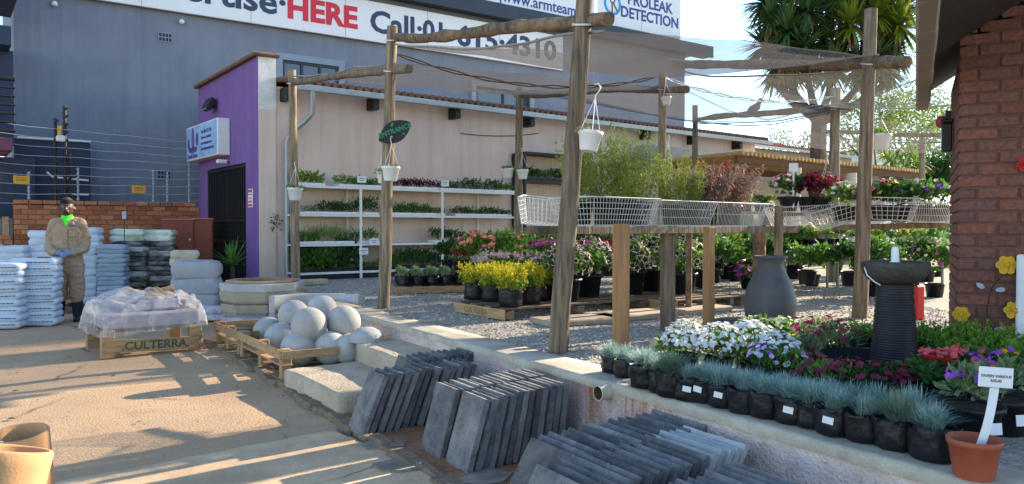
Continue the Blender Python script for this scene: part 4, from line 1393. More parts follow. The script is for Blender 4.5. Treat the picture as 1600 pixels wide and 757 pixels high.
def net(label, c00, c10, c11, c01, sag, amp=.05, hem=True, mat=None):
    n = 26
    m = MB(); V = []
    for j in range(n + 1):
        for i in range(n + 1):
            u, v = i / n, j / n
            p = c00 * (1 - u) * (1 - v) + c10 * u * (1 - v) + c11 * u * v + c01 * (1 - u) * v
            z = -sag * (4 * u * (1 - u)) * (.35 + .65 * (4 * v * (1 - v))) + amp * mnoise.noise(Vector((p.x * 1.2, p.y * 1.2, sag)))
            V.append((p.x, p.y, p.z + z))
    m.add(V, [(j * (n + 1) + i, j * (n + 1) + i + 1, (j + 1) * (n + 1) + i + 1, (j + 1) * (n + 1) + i) for j in range(n) for i in range(n)], 0, True)
    o = obj('shade_net', m.mesh('shade_net', mat or m_netsh)); tag(o, label, 'shade net', 'shade nets over the terrace')
    h = MB()
    for row in ([i for i in range(n + 1)], [n * (n + 1) + i for i in range(n + 1)]):
        h.tube([V[i] for i in row], .012, 5)
        obj('hem', h.mesh('hem', m_nethem), o); h = MB()
    return o


dz = Vector((0, 0, .09))
net('shade net stretched between the purple shop and the entrance pole', b2a + dz, b2b + dz, b3b + dz * .2, b3a + dz * .2, .10)
net('shade net hanging from the knobbly log beside the thick leaning pole', b1a - dz * .5, b1b - dz * .3 + (b1b - b1a) * .03, b4b + dz, b4a + dz, .30)
net('shade net strung past the bird towards the dark pole', b4a - dz * .6, b4b - dz * .5, D(1600, 150, 10.6), b5b + dz * .5, .28, mat=m_netlt)
net('small shade net over the far end of the pink wall', b3a + dz, b3b + dz, b5b - dz, b5a - dz, .20)
net('pale sagging shade net behind the dark pole', b5a - dz * .7, b5b - dz * .6, p12 - dz * .5, p11 - dz * .5, .45, mat=m_netlt)
net('low shade net hanging behind the brick house corner', p11 - dz, p12 - dz, D(1560, 232, 19), D(1330, 228, 23), .2, mat=m_netlt)
# twisted wire / chain
def cable(name, label, pts, r_, mat, sag=0.0, twist=False):
    m = MB(); P = []
    for a, b in zip(pts[:-1], pts[1:]):
        for i in range(20):
            t_ = i / 20
            P.append(a.lerp(b, t_) - Vector((0, 0, sag * 4 * t_ * (1 - t_))))
    P.append(pts[-1])
    if twist:
        for s_ in (1, -1):
            m.tube([p + Vector((0, .02 * math.cos(i * 1.3) * s_, .02 * math.sin(i * 1.3) * s_)) for i, p in enumerate(P)], r_, 5)
    else:
        m.tube(P, r_, 5)
    o = obj(name, m.mesh(name, mat)); tag(o, label, name.replace('_', ' '))


cable('twisted_wire', 'sagging rusty twisted wire from the entrance pole past the thick pole to the far poles', [at('P2', 82), at('P5', 118)], .009, m_rust, .28, True)
cable('chain', 'thin chain strung from the pole behind the shrubs to the dark pole under the yucca', [at('P5', 120), at('P7', 150)], .008, m_galv, .22, True)
cable('overhead_wire', 'thin grey wire running past the bird to the dark pole', [D(1070, 141, 16), D(1140, 174, 15.5), D(1200, 188, 15), at('P7', 163)], .008, m_leafgrey)
cable('support_wire', 'thin wire from the grey pole to the brick house eave', [at('P8', 155), D(1465, 112, 6.3)], .006, m_leafgrey)
cable('wall_cable', 'thin dark cable drooping across the pink wall under the gutter', [CR + UW * 4.4 - VW * .02 + Vector((0, 0, 3.45)), CR + UW * 6.6 - VW * .02 + Vector((0, 0, 3.62))], .008, m_black, .06)
# entrance sign: a leaf shaped board
en = at('P2', 208)
es = thing('entrance_sign', 'dark leaf shaped board reading Entrance nailed to the pole', 'sign', en + Vector((.085, -.10, 0)), R(2), None, .8)
pr = []
for i in range(24):
    t_ = i / 23; x = -.27 + .54 * t_; pr.append((x, .155 * math.sin(math.pi * t_) ** .75))
for i in range(1, 23):
    t_ = 1 - i / 23; x = -.27 + .54 * t_; pr.append((x, -.155 * math.sin(math.pi * t_) ** .75))
ro = Matrix.Rotation(R(30), 2)
pr = [ro @ Vector(p) for p in pr]
n = len(pr); V = [(p.x, -.012, p.y) for p in pr] + [(p.x, .012, p.y) for p in pr]
mm = MB(); mm.add(V, [tuple(range(n)), tuple(range(n, 2 * n))[::-1]] + [(i, n + i, n + (i + 1) % n, (i + 1) % n) for i in range(n)])
obj('board', mm.mesh('board', M('dark green black board', (.03, .032, .035), .8, .2, 8, .2)), es)
lettering('ENTRANCE', .098, m_greentxt, es, (.005, -.0155, .015), (math.pi / 2, R(-20), 0), .003, 1.0, .002)
mm = MB(); V = [(-.06, -.0155, .07), (-.035, -.0155, .075), (-.015, -.0155, .105), (-.025, -.0155, .135), (-.055, -.0155, .12)]; mm.add(V, [(0, 1, 2, 3, 4)]); obj('leaf_mark', mm.mesh('leaf_mark', m_greentxt), es)
mm = MB(); V = [(.10, -.0155, -.03), (.15, -.0155, -.05), (.14, -.0155, -.01)]; mm.add(V, [(0, 1, 2)]); obj('arrow_mark', mm.mesh('arrow_mark', m_greentxt), es)

# ================================================================ POTS AND PLANT BUILDERS
def bag_me(r_, h, seed=0, mat=None, n=22):
    random.seed(seed)
    V = []; F = []
    rows = [(.88, 0), (.97, .05), (1.0, .3), (1.02, .6), (1.02, .85), (1.03, 1.0), (1.005, 1.0), (.98, .84)]
    for ri, (a, b) in enumerate(rows):
        for k in range(n):
            an = 2 * math.pi * k / n
            cr = 1 + (.20 if 0 < ri < 7 else .06) * mnoise.noise(Vector((math.cos(an) * 2.4, math.sin(an) * 2.4, b * 3.5 + seed))) + .09 * mnoise.noise(Vector((math.cos(an) * 6, math.sin(an) * 6, b * 2 + seed)))
            zz = b * h + (.22 * h * mnoise.noise(Vector((math.cos(an) * 1.7, math.sin(an) * 1.7, seed + 4.0))) if ri in (5, 6) else 0)
            V.append((r_ * a * cr * math.cos(an), r_ * a * cr * math.sin(an), zz))
    for i in range(len(rows) - 1):
        for k in range(n):
            k2 = (k + 1) % n; F.append((i * n + k, i * n + k2, (i + 1) * n + k2, (i + 1) * n + k))
    m = MB(); m.add(V, F, 0, True)
    m.add([V[k] for k in range(n)], [tuple(range(n))[::-1]], 0)
    m.disc((0, 0, h * .84), r_ * .96, n, 1)
    return m.mesh('nursery_bag', [mat or m_plastic, m_soil])


def pot_me(r0, r1, h, mat, lip=.012, name='pot', soil=.9):
    m = MB()
    m.lathe([(r0 * .96, 0), (r0, .006), (r1 * .97, h - .025), (r1 + lip, h - .022), (r1 + lip, h), (r1 - .004, h), (r1 * .94, h * soil)], 24)
    m.disc((0, 0, 0), r0 * .96, 24, 0, False); m.disc((0, 0, h * soil), r1 * .945, 24, 1)
    return m.mesh(name, [mat, m_soil])


def potted(name, label, cat, loc, group, pot, parts, rz=0.0, sc=1.0, lift=0.0, tagme=None, potname='pot'):
    t_ = thing(name, label, cat, loc, rz, group, sc)
    if pot is not None:
        obj(potname, pot, t_)
    for nm, me in parts:
        obj(nm, me, t_, (0, 0, lift))
    return t_


def bush_me(n, rx, ry, rz, L, Wd, mat, cz=0.0, up=.5, k=14, s=.36, droop=0.0):
    f = FM(); bush(f, n, rx, ry, rz, (0, 0, cz), L, Wd, 0, up, k, s, droop); return f.mesh('foliage', mat)


def top_flowers(n, rx, ry, rz, cz, r_, mats, petals=5, inner=None, zmin=.1, star=.62, cl=None, clr=.05, flat=.5, out=1.02):
    f = FM()
    if cl:
        a = nrm(rng.normal(size=(cl, 3))); a[:, 2] = np.abs(a[:, 2]) * .8 + zmin
        a = nrm(a)
        ids = rng.integers(0, cl, n)
        d = a[ids]
        P = d * np.array([rx, ry, rz]) * out + rng.normal(size=(n, 3)) * clr * np.array([1, 1, .45]) + np.array([0, 0, cz])
    else:
        d = nrm(rng.normal(size=(n, 3))); d[:, 2] = np.where(d[:, 2] < zmin, np.abs(d[:, 2]) * .9 + zmin * rng.uniform(0, 1, n), d[:, 2]); d = nrm(d)
        P = d * np.array([rx, ry, rz]) * (out + rng.normal(size=(n, 1)) * .05) + np.array([0, 0, cz])
    N_ = d + rng.normal(size=(n, 3)) * .3 + np.array([0, -.15, flat])
    if isinstance(mats, (list, tuple)) and inner is None:
        ids = rng.integers(0, len(mats), n)
        for i in range(len(mats)):
            flowers(f, P[ids == i], N_[ids == i], r_, i, petals, None, star=star)
    else:
        flowers(f, P, N_, r_, 0, petals, 1 if inner is not None else None, inner if inner else .6, star=star)
    return f.mesh('blossoms', mats)


# hanging pots
def hanging(label, px, py, Y, rpx, leafy=True, wires=.42, lean=0.0, gk='white pots hanging on the poles', mat=None):
    c = D(px, py, Y); r_ = rpx * Y / FPX; h = r_ * 1.62; wires *= .8
    t_ = thing('hanging_pot', label, 'hanging pot', c - Vector((0, 0, h / 2)), 0, gk)
    t_.rotation_euler = (R(random.uniform(-3, 3)), R(lean), random.random() * 6)
    m = MB(); m.lathe([(r_ * .62, 0), (r_ * .72, h * .05), (r_ * .94, h * .82), (r_ * 1.03, h * .84), (r_ * 1.05, h), (r_ * .96, h), (r_ * .92, h * .86)], 26)
    m.disc((0, 0, 0), r_ * .62, 26, 0, False)
    obj('pot', m.mesh('pot', mat or m_whitepl), t_)
    m = MB(); m.disc((0, 0, h * .88), r_ * .93, 20)
    obj('soil', m.mesh('soil', M('coir lining', (.33, .22, .10), .95, .4, 40, .8, 80)) if False else m.mesh('soil', m_coir), t_)
    top = Vector((0, 0, h + wires))
    for k in range(3):
        a = 2.1 * k + .4
        m = MB(); m.tube([(r_ * math.cos(a), r_ * math.sin(a), h * .95), (r_ * .12 * math.cos(a), r_ * .12 * math.sin(a), h + wires * .9), top], .003, 5); obj('hanger_wire', m.mesh('hanger_wire', m_whitepl), t_)
    m = MB(); m.tube([top, top + Vector((0, 0, .03)), top + Vector((.02, 0, .06)), top + Vector((.03, 0, .09)), top + Vector((.01, 0, .115)), top + Vector((-.02, 0, .105))], .005, 6); obj('hook', m.mesh('hook', m_whitepl), t_)
    f = FM()
    n = 220 if leafy else 90
    bush(f, n, r_ * (1.35 if leafy else 1.0), r_ * (1.35 if leafy else 1.0), r_ * (.5 if leafy else .2), (0, 0, h * 1.0), r_ * .38, r_ * .16, 0, .2, 8, .5, .3)
    obj('foliage', f.mesh('foliage', l_lime if leafy else l_straw), t_)
    return t_


m_coir = M('coir lining', (.33, .22, .10), .95, .4, 40, .8, 80)
l_straw = Misl('straw wisps', [(.42, .30, .12), (.32, .24, .1), (.2, .22, .06)], .8, .2)
hanging('white hanging pot with trailing leaves on the shop corner pole', 461, 304, 13.0, 12, True, .42)
hanging('white hanging pot with straw rim under the entrance sign', 610, 272, 8.85, 14, False, .3)
hanging('white hanging pot half hidden behind the entrance pole', 599, 278, 9.3, 11, True, .3)
hanging('large tilted white hanging pot on the thick leaning pole', 919, 221, 5.55, 19, False, .30, 8)
hanging('small white hanging pot with greenery left of the slim pole', 794, 271, 15.2, 9, True, .3)
hanging('small white hanging pot right of the slim pole', 817, 273, 15.1, 9, False, .4)
hanging('clouded white hanging pot in front of the olive shrubs', 1043, 276, 11.0, 10, True, .5)
hanging('white hanging pot high beside the pole behind the shrubs', 1041, 158, 11.0, 8, False, .25)
hanging('pale grey hanging pot with bright greenery on the grey pole', 1376, 222, 8.6, 15, True, .2)
hanging('cream hanging pot behind the dark pole', 1290, 287, 14.5, 10, True, .45)
#==PART4==
# ================================================================ YARD: PALLETS, CASTINGS, PAVERS
def crate_pallet(label, origin, lu, lv, rz, hgt=.31, deck=.1, near_board=True):
    """open pallet with a raised rail: local x along the shop wall, y away"""
    t_ = thing('wooden_pallet', label, 'pallet', origin, rz, 'wooden pallets standing in the yard')
    for (x, y) in ((.05, .05), (lu - .05, .05), (.05, lv - .05), (lu - .05, lv - .05), (.05, lv / 2), (lu - .05, lv / 2)):
        m = MB(); m.box((x, y, hgt / 2), (.09, .09, hgt), bev=.006); obj('corner_post', m.mesh('corner_post', m_plank), t_)
    def plank(c, s, mat=m_plank, nm='board'):
        m = MB(); m.box(c, s, bev=.004, rot=Matrix.Rotation(random.uniform(-.012, .012), 3, 'X' if s[0] > s[1] else 'Y')); obj(nm, m.mesh(nm, mat), t_)
    for z, hh in ((hgt - .045, .085), (.165, .018), (.03, .02)):
        w_ = .02 if hh > .05 else .11
        plank((-.008 if w_ < .05 else .05, lv / 2, z), (w_, lv + .02, hh))
        plank((lu + .008 if w_ < .05 else lu - .05, lv / 2, z), (w_, lv + .02, hh))
    plank((lu / 2, -.010, hgt - .05), (lu, .02, .075))
    plank((lu / 2, lv + .010, hgt - .05), (lu, .02, .075))
    for k in range(6):
        plank((lu / 2, .08 + (lv - .16) * k / 5, deck), (lu - .02, .11, .02), m_plankdk, 'deck_board')
    return t_


pal0 = G(440, 601, 0)
pw = G(374, 563, 0)
prz = math.atan2((pw - pal0).y, (pw - pal0).x) - math.pi / 2
PX = Vector((math.cos(prz), math.sin(prz), 0)); PY = Vector((-math.sin(prz), math.cos(prz), 0))
plen = (pw - pal0).length
crate_pallet('near wooden pallet holding the grey concrete balls', pal0, 1.12, plen, prz)
crate_pallet('far wooden pallet in front of the octagonal planter rings', pal0 + PY * (plen + .03), 1.1, 1.1, prz, .30)
# concrete balls
balls = [(459, 493, .47, .165), (503, 484, .49, .165), (483, 508, .48, .168), (537, 504, .48, .166), (419, 518, .27, .16), (438, 529, .26, .162),
         (466, 546, .26, .166), (516, 544, .26, .162), (546, 546, .25, .15), (497, 528, .25, .15)]
blabs = ['grey concrete ball at the back left of the upper layer', 'grey concrete ball at the back of the upper layer against the curved kerb', 'grey concrete ball in the front middle of the upper layer', 'large grey concrete ball at the right of the upper layer',
         'grey concrete ball farthest left in the lower layer', 'grey concrete ball second from left in the lower layer', 'grey concrete ball behind the left end of the near pallet rail', 'grey concrete ball behind the middle of the near pallet rail', 'grey concrete ball at the right end of the pallet by the step', 'grey concrete ball mostly hidden under the upper layer']
for (px, py, z, r_), lb in zip(balls, blabs):
    c = G(px, py, z)
    m = MB(); n = 40
    prof = []
    for i in range(25):
        a = -math.pi / 2 + math.pi * i / 24
        prof.append((r_ * math.cos(a) + (.0015 if i == 12 else 0), r_ * math.sin(a)))
    m.lathe(prof, n)
    o = obj('concrete_ball', m.mesh('concrete_ball', m_cast), None, c, (random.uniform(-.5, .5), random.uniform(-.5, .5), random.random() * 6)); tag(o, lb, 'concrete ball', 'concrete balls on the pallet')
# shallow concrete dome at the right
c = G(572, 533, .34); m = MB(); m.lathe([(.17, 0), (.165, .04), (.13, .09), (.07, .125), (0, .135)], 30)
o = obj('concrete_dome', m.mesh('concrete_dome', m_cast), None, c); tag(o, 'half round grey concrete cap lying beside the balls on the step', 'concrete cap')
c = G(388, 520, .0); m = MB(); m.lathe([(.0, .0), (.30, .0), (.31, .05), (.28, .07), (0, .075)], 36)
o = obj('concrete_disc', m.mesh('concrete_disc', m_cast), None, (c.x, c.y, .125)); tag(o, 'flat pale concrete disc lying on the far pallet', 'concrete disc')
# octagonal planter rings stacked
oc_ = G(411, 508, 0); z = .0
rows = [(.56, .56, .15, m_cast, 'bottom pale grey octagonal planter ring of the stack'), (.50, .53, .06, m_cast, 'grey octagonal planter ring above the bottom one'), (.55, .57, .12, m_castwarm, 'sandstone octagonal planter ring in the middle of the stack'),
        (.53, .55, .03, m_castred, 'thin reddish octagonal ring between two sandstone rings'), (.56, .58, .14, m_castwarm, 'sandstone octagonal ring near the top of the stack'), (.565, .58, .115, m_cast, 'grey octagonal ring under the reddish top ring'), (.50, .50, .035, m_castred, 'thin reddish octagonal ring on top of the stack')]
for r0, r1, h, mt, lb in rows:
    m = MB()
    b = .008
    m.lathe([(r0 - .10, 0), (r0, 0), (r0 + b, b), (r1 + b, h - b), (r1, h), (r1 - .11, h), (r0 - .10, 0)], 8, smooth=False)
    o = obj('octagonal_ring', m.mesh('octagonal_ring', mt), None, (oc_.x + random.uniform(-.012, .012), oc_.y + random.uniform(-.012, .012), z), (0, 0, R(22) + random.uniform(-.04, .04))); tag(o, lb, 'planter ring', 'octagonal planter rings in a stack')
    z += h + .002
# curved kerb segments
kc = G(474, 545, 0)
kz = .12
for i, lb in enumerate(('lower curved grey concrete kerb segment behind the balls', 'upper curved grey concrete kerb segment behind the balls')):
    m = MB(); V = []; F = []
    Rk = .62; n = 30
    a0, a1 = R(38), R(150)
    pr = [(0, 0), (.10, 0), (.10, .20), (.085, .215), (.015, .215), (0, .20)]
    for k in range(n + 1):
        a = a0 + (a1 - a0) * k / n
        for (dr, z_) in pr:
            V.append(((Rk + dr) * math.cos(a), (Rk + dr) * math.sin(a), z_))
    q = len(pr)
    for k in range(n):
        for j in range(q):
            F.append((k * q + j, k * q + (j + 1) % q, (k + 1) * q + (j + 1) % q, (k + 1) * q + j))
    m.add(V, F, 0, True); m.add(V[:q], [tuple(range(q))]); m.add(V[-q:], [tuple(range(q))[::-1]])
    o = obj('curved_kerb', m.mesh('curved_kerb', m_cast), None, (kc.x, kc.y + .35, kz + i * .218)); tag(o, lb, 'kerb segment', 'curved kerb segments behind the balls')

# ---- wrapped pallet
wpo = G(160, 562, 0)
WRZ = R(38)
wpt = thing('wrapped_pallet', 'wooden pallet of goods under torn clear plastic wrap stencilled Culterra', 'pallet', wpo, WRZ)
LUX = 1.02; LVY = 1.0
for x in (.06, LUX - .06):
    for y in (.06, LVY - .06):
        m = MB(); m.box((x, y, .15), (.13, .12, .30), bev=.006); obj('block', m.mesh('block', m_plank), wpt)
m = MB(); m.box((LUX / 2, -.012, .115), (LUX - .06, .022, .135), bev=.004, rot=Matrix.Rotation(R(2), 3, 'Y')); fb = obj('front_board', m.mesh('front_board', m_plank), wpt)
lettering('.CULTERRA.', .125, m_stencil, fb, (LUX * .52, -.0245, .11), (math.pi / 2, R(1.5), 0), .003, 1.05, .001)
for k in range(5):
    m = MB(); m.box((LUX / 2, .08 + .21 * k, .285), (LUX, .12, .022), bev=.003); obj('deck_board', m.mesh('deck_board', m_plankdk), wpt)
m = MB(); m.box((LUX / 2, LVY / 2, .385), (LUX - .03, LVY - .03, .17), bev=.02)
for k in range(9):
    m.box((random.uniform(.2, .85), random.uniform(.2, .8), .5 + random.uniform(0, .08)), (random.uniform(.12, .3), random.uniform(.1, .2), .12), random.random() * 3, 0, .01, rot=Matrix.Rotation(random.uniform(-.6, .6), 3, 'X') @ Matrix.Rotation(random.random() * 3, 3, 'Z'))
obj('goods', m.mesh('goods', M('pale boxed goods', (.34, .31, .34), .7, .12, 3, .2, 20)), wpt)
for k in range(3):
    m = MB(); m.box((.55 + .12 * k, .35 + .1 * k, .60 + .01 * k), (.10, .16, .14), bev=.006, rot=Matrix.Rotation(.5 * k + .3, 3, 'Y') @ Matrix.Rotation(k, 3, 'Z')); obj('carton', m.mesh('carton', m_plank), wpt)
# wrap: crumpled sheet over the load
n = 70
V = []
m = MB()
for j in range(n + 1):
    for i in range(n + 1):
        u, v = i / n, j / n
        x = -.06 + (LUX + .12) * u; y = -.05 + (LVY + .1) * v
        e = min(u, 1 - u, v, 1 - v)
        top = .50 + .17 * math.exp(-((u - .55) ** 2 * 3 + (v - .5) ** 2 * 4))
        q = mnoise.noise(Vector((x * 4, y * 4, 3)))
        top += .09 * q + .07 * abs(mnoise.noise(Vector((x * 6, y * 6, 8)))) + .012 * mnoise.noise(Vector((x * 18, y * 18, 1)))
        s_ = min(1, e / .06)
        zlow = .235 + .05 * mnoise.noise(Vector((x * 3, y * 3, 12))) + (.06 * u if v < .5 else 0)
        z = zlow + (top - zlow) * (s_ ** .5)
        k = 1 - s_
        x += (.02 * mnoise.noise(Vector((x * 7, z * 7, y * 7)))) * (k + .3); y += (.025 * mnoise.noise(Vector((x * 8, z * 8, 5 + y * 7)))) * (k + .3)
        V.append((x, y, z))
m.add(V, [(j * (n + 1) + i, j * (n + 1) + i + 1, (j + 1) * (n + 1) + i + 1, (j + 1) * (n + 1) + i) for j in range(n) for i in range(n)], 0, True)
obj('plastic_wrap', m.mesh('plastic_wrap', m_film), wpt)

# ---- pavers
def paver_mesh(w_, h, th, mat, nub=False, seed=0):
    m = MB(); m.box((0, 0, h / 2), (w_, th, h), bev=.006)
    # chipped, slightly uneven slab: a finely divided box pushed about by noise
    nx, nz = 14, 20
    V = []; F = []
    def pt(i, k, s_):
        x = -w_ / 2 + w_ * i / nx; z = h * k / nz
        e = min(i, nx - i, k, nz - k)
        chip = max(0, mnoise.noise(Vector((x * 14, z * 14, seed * 7.7 + s_))) - .15) * .010 if e == 0 else 0
        q = mnoise.noise(Vector((x * 9, z * 9, seed * 3.3 + s_ * 5)))
        sx_ = 1 - chip / (w_ / 2) if i in (0, nx) else 1
        zz = z - chip if k == nz else (z + chip if k == 0 else z)
        return (x * sx_, s_ * (th / 2 - (.006 if e == 0 else 0) + .0012 * q), zz)
    m = MB()
    for s_ in (-1, 1):
        o_ = len(V)
        V += [pt(i, k, s_) for k in range(nz + 1) for i in range(nx + 1)]
        for k in range(nz):
            for i in range(nx):
                q = (o_ + k * (nx + 1) + i, o_ + k * (nx + 1) + i + 1, o_ + (k + 1) * (nx + 1) + i + 1, o_ + (k + 1) * (nx + 1) + i)
                F.append(q if s_ < 0 else q[::-1])
    o2 = (nx + 1) * (nz + 1)
    ring = [i for i in range(nx + 1)] + [k * (nx + 1) + nx for k in range(1, nz + 1)] + [nz * (nx + 1) + i for i in range(nx - 1, -1, -1)] + [k * (nx + 1) for k in range(nz - 1, 0, -1)]
    for a_, b_ in zip(ring, ring[1:] + ring[:1]):
        F.append((a_, a_ + o2, b_ + o2, b_))
    m.add(V, F, 0, False)
    if nub:
        for z in (.3, .62, .85):
            m.box((-w_ / 2 - .003, 0.0, h * z), (.008, .010, .014), bev=.002)
    return m.mesh('paver', mat)


pv_small = [paver_mesh(.27, .42, .046, m_paver, True, s) for s in range(5)]
pv_big = [paver_mesh(.40, .42, .036, m_paver, False, s + 9) for s in range(5)]
pv_lt = [paver_mesh(.40, .42, .040, m_paverlt, False, s + 20) for s in range(3)]


def paver_row(start, dirv, count, gap, lean, width_dir, mesh, label, group, z=.03, jit=.009, lean1=None, zslope=0):
    """start: foot of the first slab; row runs along dirv; slabs lean back along dirv"""
    rzv = math.atan2(width_dir.y, width_dir.x)
    for k in range(count):
        p = start + dirv * (gap * k) + Vector((random.uniform(-jit, jit), random.uniform(-jit, jit), 0))
        o = bpy.data.objects.new('paver', mesh[k % len(mesh)] if isinstance(mesh, list) else mesh)
        COL.objects.link(o)
        le = lean + ((lean1 - lean) * k / max(1, count - 1) if lean1 is not None else 0) + random.uniform(-.022, .022)
        # frame: x = width, z = up leaning towards dirv
        x = width_dir.normalized(); up = (Vector((0, 0, 1)) * math.cos(le) + dirv.normalized() * math.sin(le))
        up = (up - x * up.dot(x)).normalized(); y = up.cross(x)
        Mx = Matrix((x, y, up)).transposed().to_4x4()
        Mx.translation = Vector((p.x, p.y, z + zslope * k + random.uniform(-.004, .004)))
        o.matrix_world = Mx
        tag(o, ORD[k] + ' from the left, ' + label, 'paver', group)


vx = -wd     # towards the camera along the wall
# stack A : front row and back row, beside the steps
a0 = G(556, 676, .03); a0 = Vector((a0.x, a0.y, 0))
rowd = UW.copy()
paver_row(a0 - vx * .0, rowd, 13, .062, R(22), vx, pv_small, 'charcoal paver in the front row beside the lower step', 'pavers in the stack beside the steps')
paver_row(a0 - vx * .40 + rowd * .42, rowd, 11, .060, R(22), vx, pv_small, 'charcoal paver in the back row beside the lower step', 'pavers in the stack beside the steps')
# stack B
b0 = G(716, 732, .03); b0 = Vector((b0.x, b0.y, 0))
paver_row(b0, rowd, 13, .056, R(16), vx, pv_small, 'charcoal paver in the front row of the middle stack', 'pavers in the middle stack', lean1=R(8))
paver_row(b0 - vx * .31 - rowd * .02, rowd, 14, .056, R(16), vx, pv_small, 'charcoal paver in the back row of the middle stack', 'pavers in the middle stack', lean1=R(8))
# stack C : larger slabs near the camera, leaning well back
def foot(px, py, ztop, h, lean):
    p = G(px, py, ztop); return Vector((p.x, p.y, 0)) - rowd * (h * math.sin(lean))
lc = R(30); hz = .03 + .42 * math.cos(lc)
c0 = foot(861, 697, hz, .42, lc)
paver_row(c0, rowd, 14, .068, lc, vx, pv_big, 'charcoal slab in the farther row under the drain pipe', 'slabs in the near paver stack')
c1 = foot(880, 742, hz, .42, lc)
paver_row(c1, rowd, 12, .062, lc, vx, pv_big, 'charcoal slab in the middle row of the near paver stack', 'slabs in the near paver stack')
paver_row(c1 + rowd * .062 * 12, rowd, 5, .058, lc, vx, pv_lt, 'pale grey slab leaning in the near paver stack', 'pale slabs in the near paver stack')
c2 = foot(1100, 775, hz, .42, lc)
paver_row(c2 - rowd * .45, rowd, 15, .062, lc, vx, pv_big, 'charcoal slab in the row at the bottom edge', 'slabs in the near paver stack')
m_slabold = M('dirty old slab', (.24, .20, .15), .95, .35, 8, .6, 50, stain=(.12, .08, .05), st_scale=5)
# flat broken slab on the earth
for px, py, s_, lb in ((752, 742, .34, 'flat pale broken slab lying on the earth between paver stacks'), (630, 722, .36, 'flat cracked grey slab set in the earth by the kerb'), (600, 690, .30, 'flat mottled slab sunk in the earth beside the first paver stack')):
    c = G(px, py, .05); m = MB(); m.prism([(s_ * .5 * (.75 + .4 * random.random()) * math.cos(q * .9), s_ * .42 * (.75 + .4 * random.random()) * math.sin(q * .9)) for q in range(7)], -.03, .012); o = obj('flat_slab', m.mesh('flat_slab', m_slabold), None, (c.x, c.y, .026), (0, 0, R(20 + px % 17))); tag(o, lb, 'slab')

# ================================================================ BAGS
def bag_mesh(l, w_, h, seed, mats, prints=False):
    V = []; F = []
    nu, nv = 28, 14
    for j in range(nv + 1):
        ph = -math.pi / 2 + math.pi * j / nv
        for i in range(nu):
            th = 2 * math.pi * i / nu
            def se(c, e): return math.copysign(abs(c) ** e, c)
            x = l / 2 * se(math.cos(th), .26) * se(math.cos(ph), .17)
            y = w_ / 2 * se(math.sin(th), .30) * se(math.cos(ph), .17)
            z = h / 2 * se(math.sin(ph), .75)
            e = abs(x) / (l / 2)
            z *= 1 - .30 * max(0, e - .8) / .2
            q = Vector((x * 7, y * 7, seed * 3.1))
            z += h * .13 * mnoise.noise(q) + h * .08 * mnoise.noise(q * 2.6)
            y += .012 * mnoise.noise(Vector((x * 9, z * 25, seed)))
            V.append((x, y, z + h / 2))
    for j in range(nv):
        for i in range(nu):
            i2 = (i + 1) % nu; F.append((j * nu + i, j * nu + i2, (j + 1) * nu + i2, (j + 1) * nu + i))
    m = MB(); m.add(V, F, 0, True)
    if prints:
        x = -l * .36
        while x < l * .36:
            ww = random.uniform(.015, .05)
            m.box((x + ww / 2, -w_ / 2 - .002, h * .5), (ww, .01, .012), 0, 1); x += ww + .012
        if prints > 1:
            m.box((-l * .2, -w_ * .2, h * .99), (.16, .12, .012), 0, 2, .004); m.box((l * .2, -w_ * .2, h * .99), (.16, .12, .012), 0, 2, .004)
    return m.mesh('bag', mats)


m_bagdkgreen = M('black and green bag', (.022, .026, .022), .38, .4, 5, .8, 18, stain=(.34, .35, .31), st_scale=6, st_amt=.8, bdist=.02, stretch=(1, 1, 3))
m_bagsilver = M('white and black bag', (.42, .43, .41), .45, .2, 6, .8, 18, stain=(.03, .03, .035), st_scale=5, st_amt=.95, bdist=.02, stretch=(1, 1, 2))
random.seed(11)
bg_w = [bag_mesh(.60, .40, .125, s, [m_bagwhite, m_ink, m_inkred], 1) for s in range(3)]
bg_w2 = [bag_mesh(.60, .40, .13, 9, [m_bagwhite, m_ink, m_inkred], 2)]
bg_plain = [bag_mesh(.46, .36, .14, s + 20, [m_bagwhite]) for s in range(3)]
bg_grey = [bag_mesh(.44, .38, .098, s + 30, [m_baggrey]) for s in range(3)]
bg_blk = [bag_mesh(.58, .40, .118, s + 40, [mt_]) for s, mt_ in enumerate((m_bagblack, m_bagdkgreen, m_bagblack, m_bagsilver, m_bagblack))]
bg_grn = [bag_mesh(.56, .40, .125, s + 50, [m_baggreen]) for s in range(3)]
bg_cream = [bag_mesh(.46, .36, .15, s + 60, [m_bagcream]) for s in range(2)]
bale = [bag_mesh(.72, .45, .285, s + 70, [m_bale]) for s in range(3)]
bg_prt = [bag_mesh(.52, .38, .11, s + 80, [m_bagprint]) for s in range(3)]


def stack(px, py, z0, n, dz_, meshes, rz, label, toplabel, group, name='bag', jit=.012, Y=None, hl=None):
    p = G(px, py, z0) if Y is None else D(px, 300, Y)
    for k in range(n):
        o = bpy.data.objects.new(name, meshes[(k * 7 + int(px)) % len(meshes)] if k < n - 1 or hl is None else hl)
        COL.objects.link(o)
        o.location = (p.x + random.uniform(-jit, jit), p.y + random.uniform(-jit, jit), z0 + dz_ * k)
        o.rotation_euler = (random.uniform(-.02, .02), random.uniform(-.02, .02), rz + random.uniform(-.05, .05))
        tag(o, toplabel if k == n - 1 else ORD[k] + ' lowest ' + label, 'bag', group)
    return p


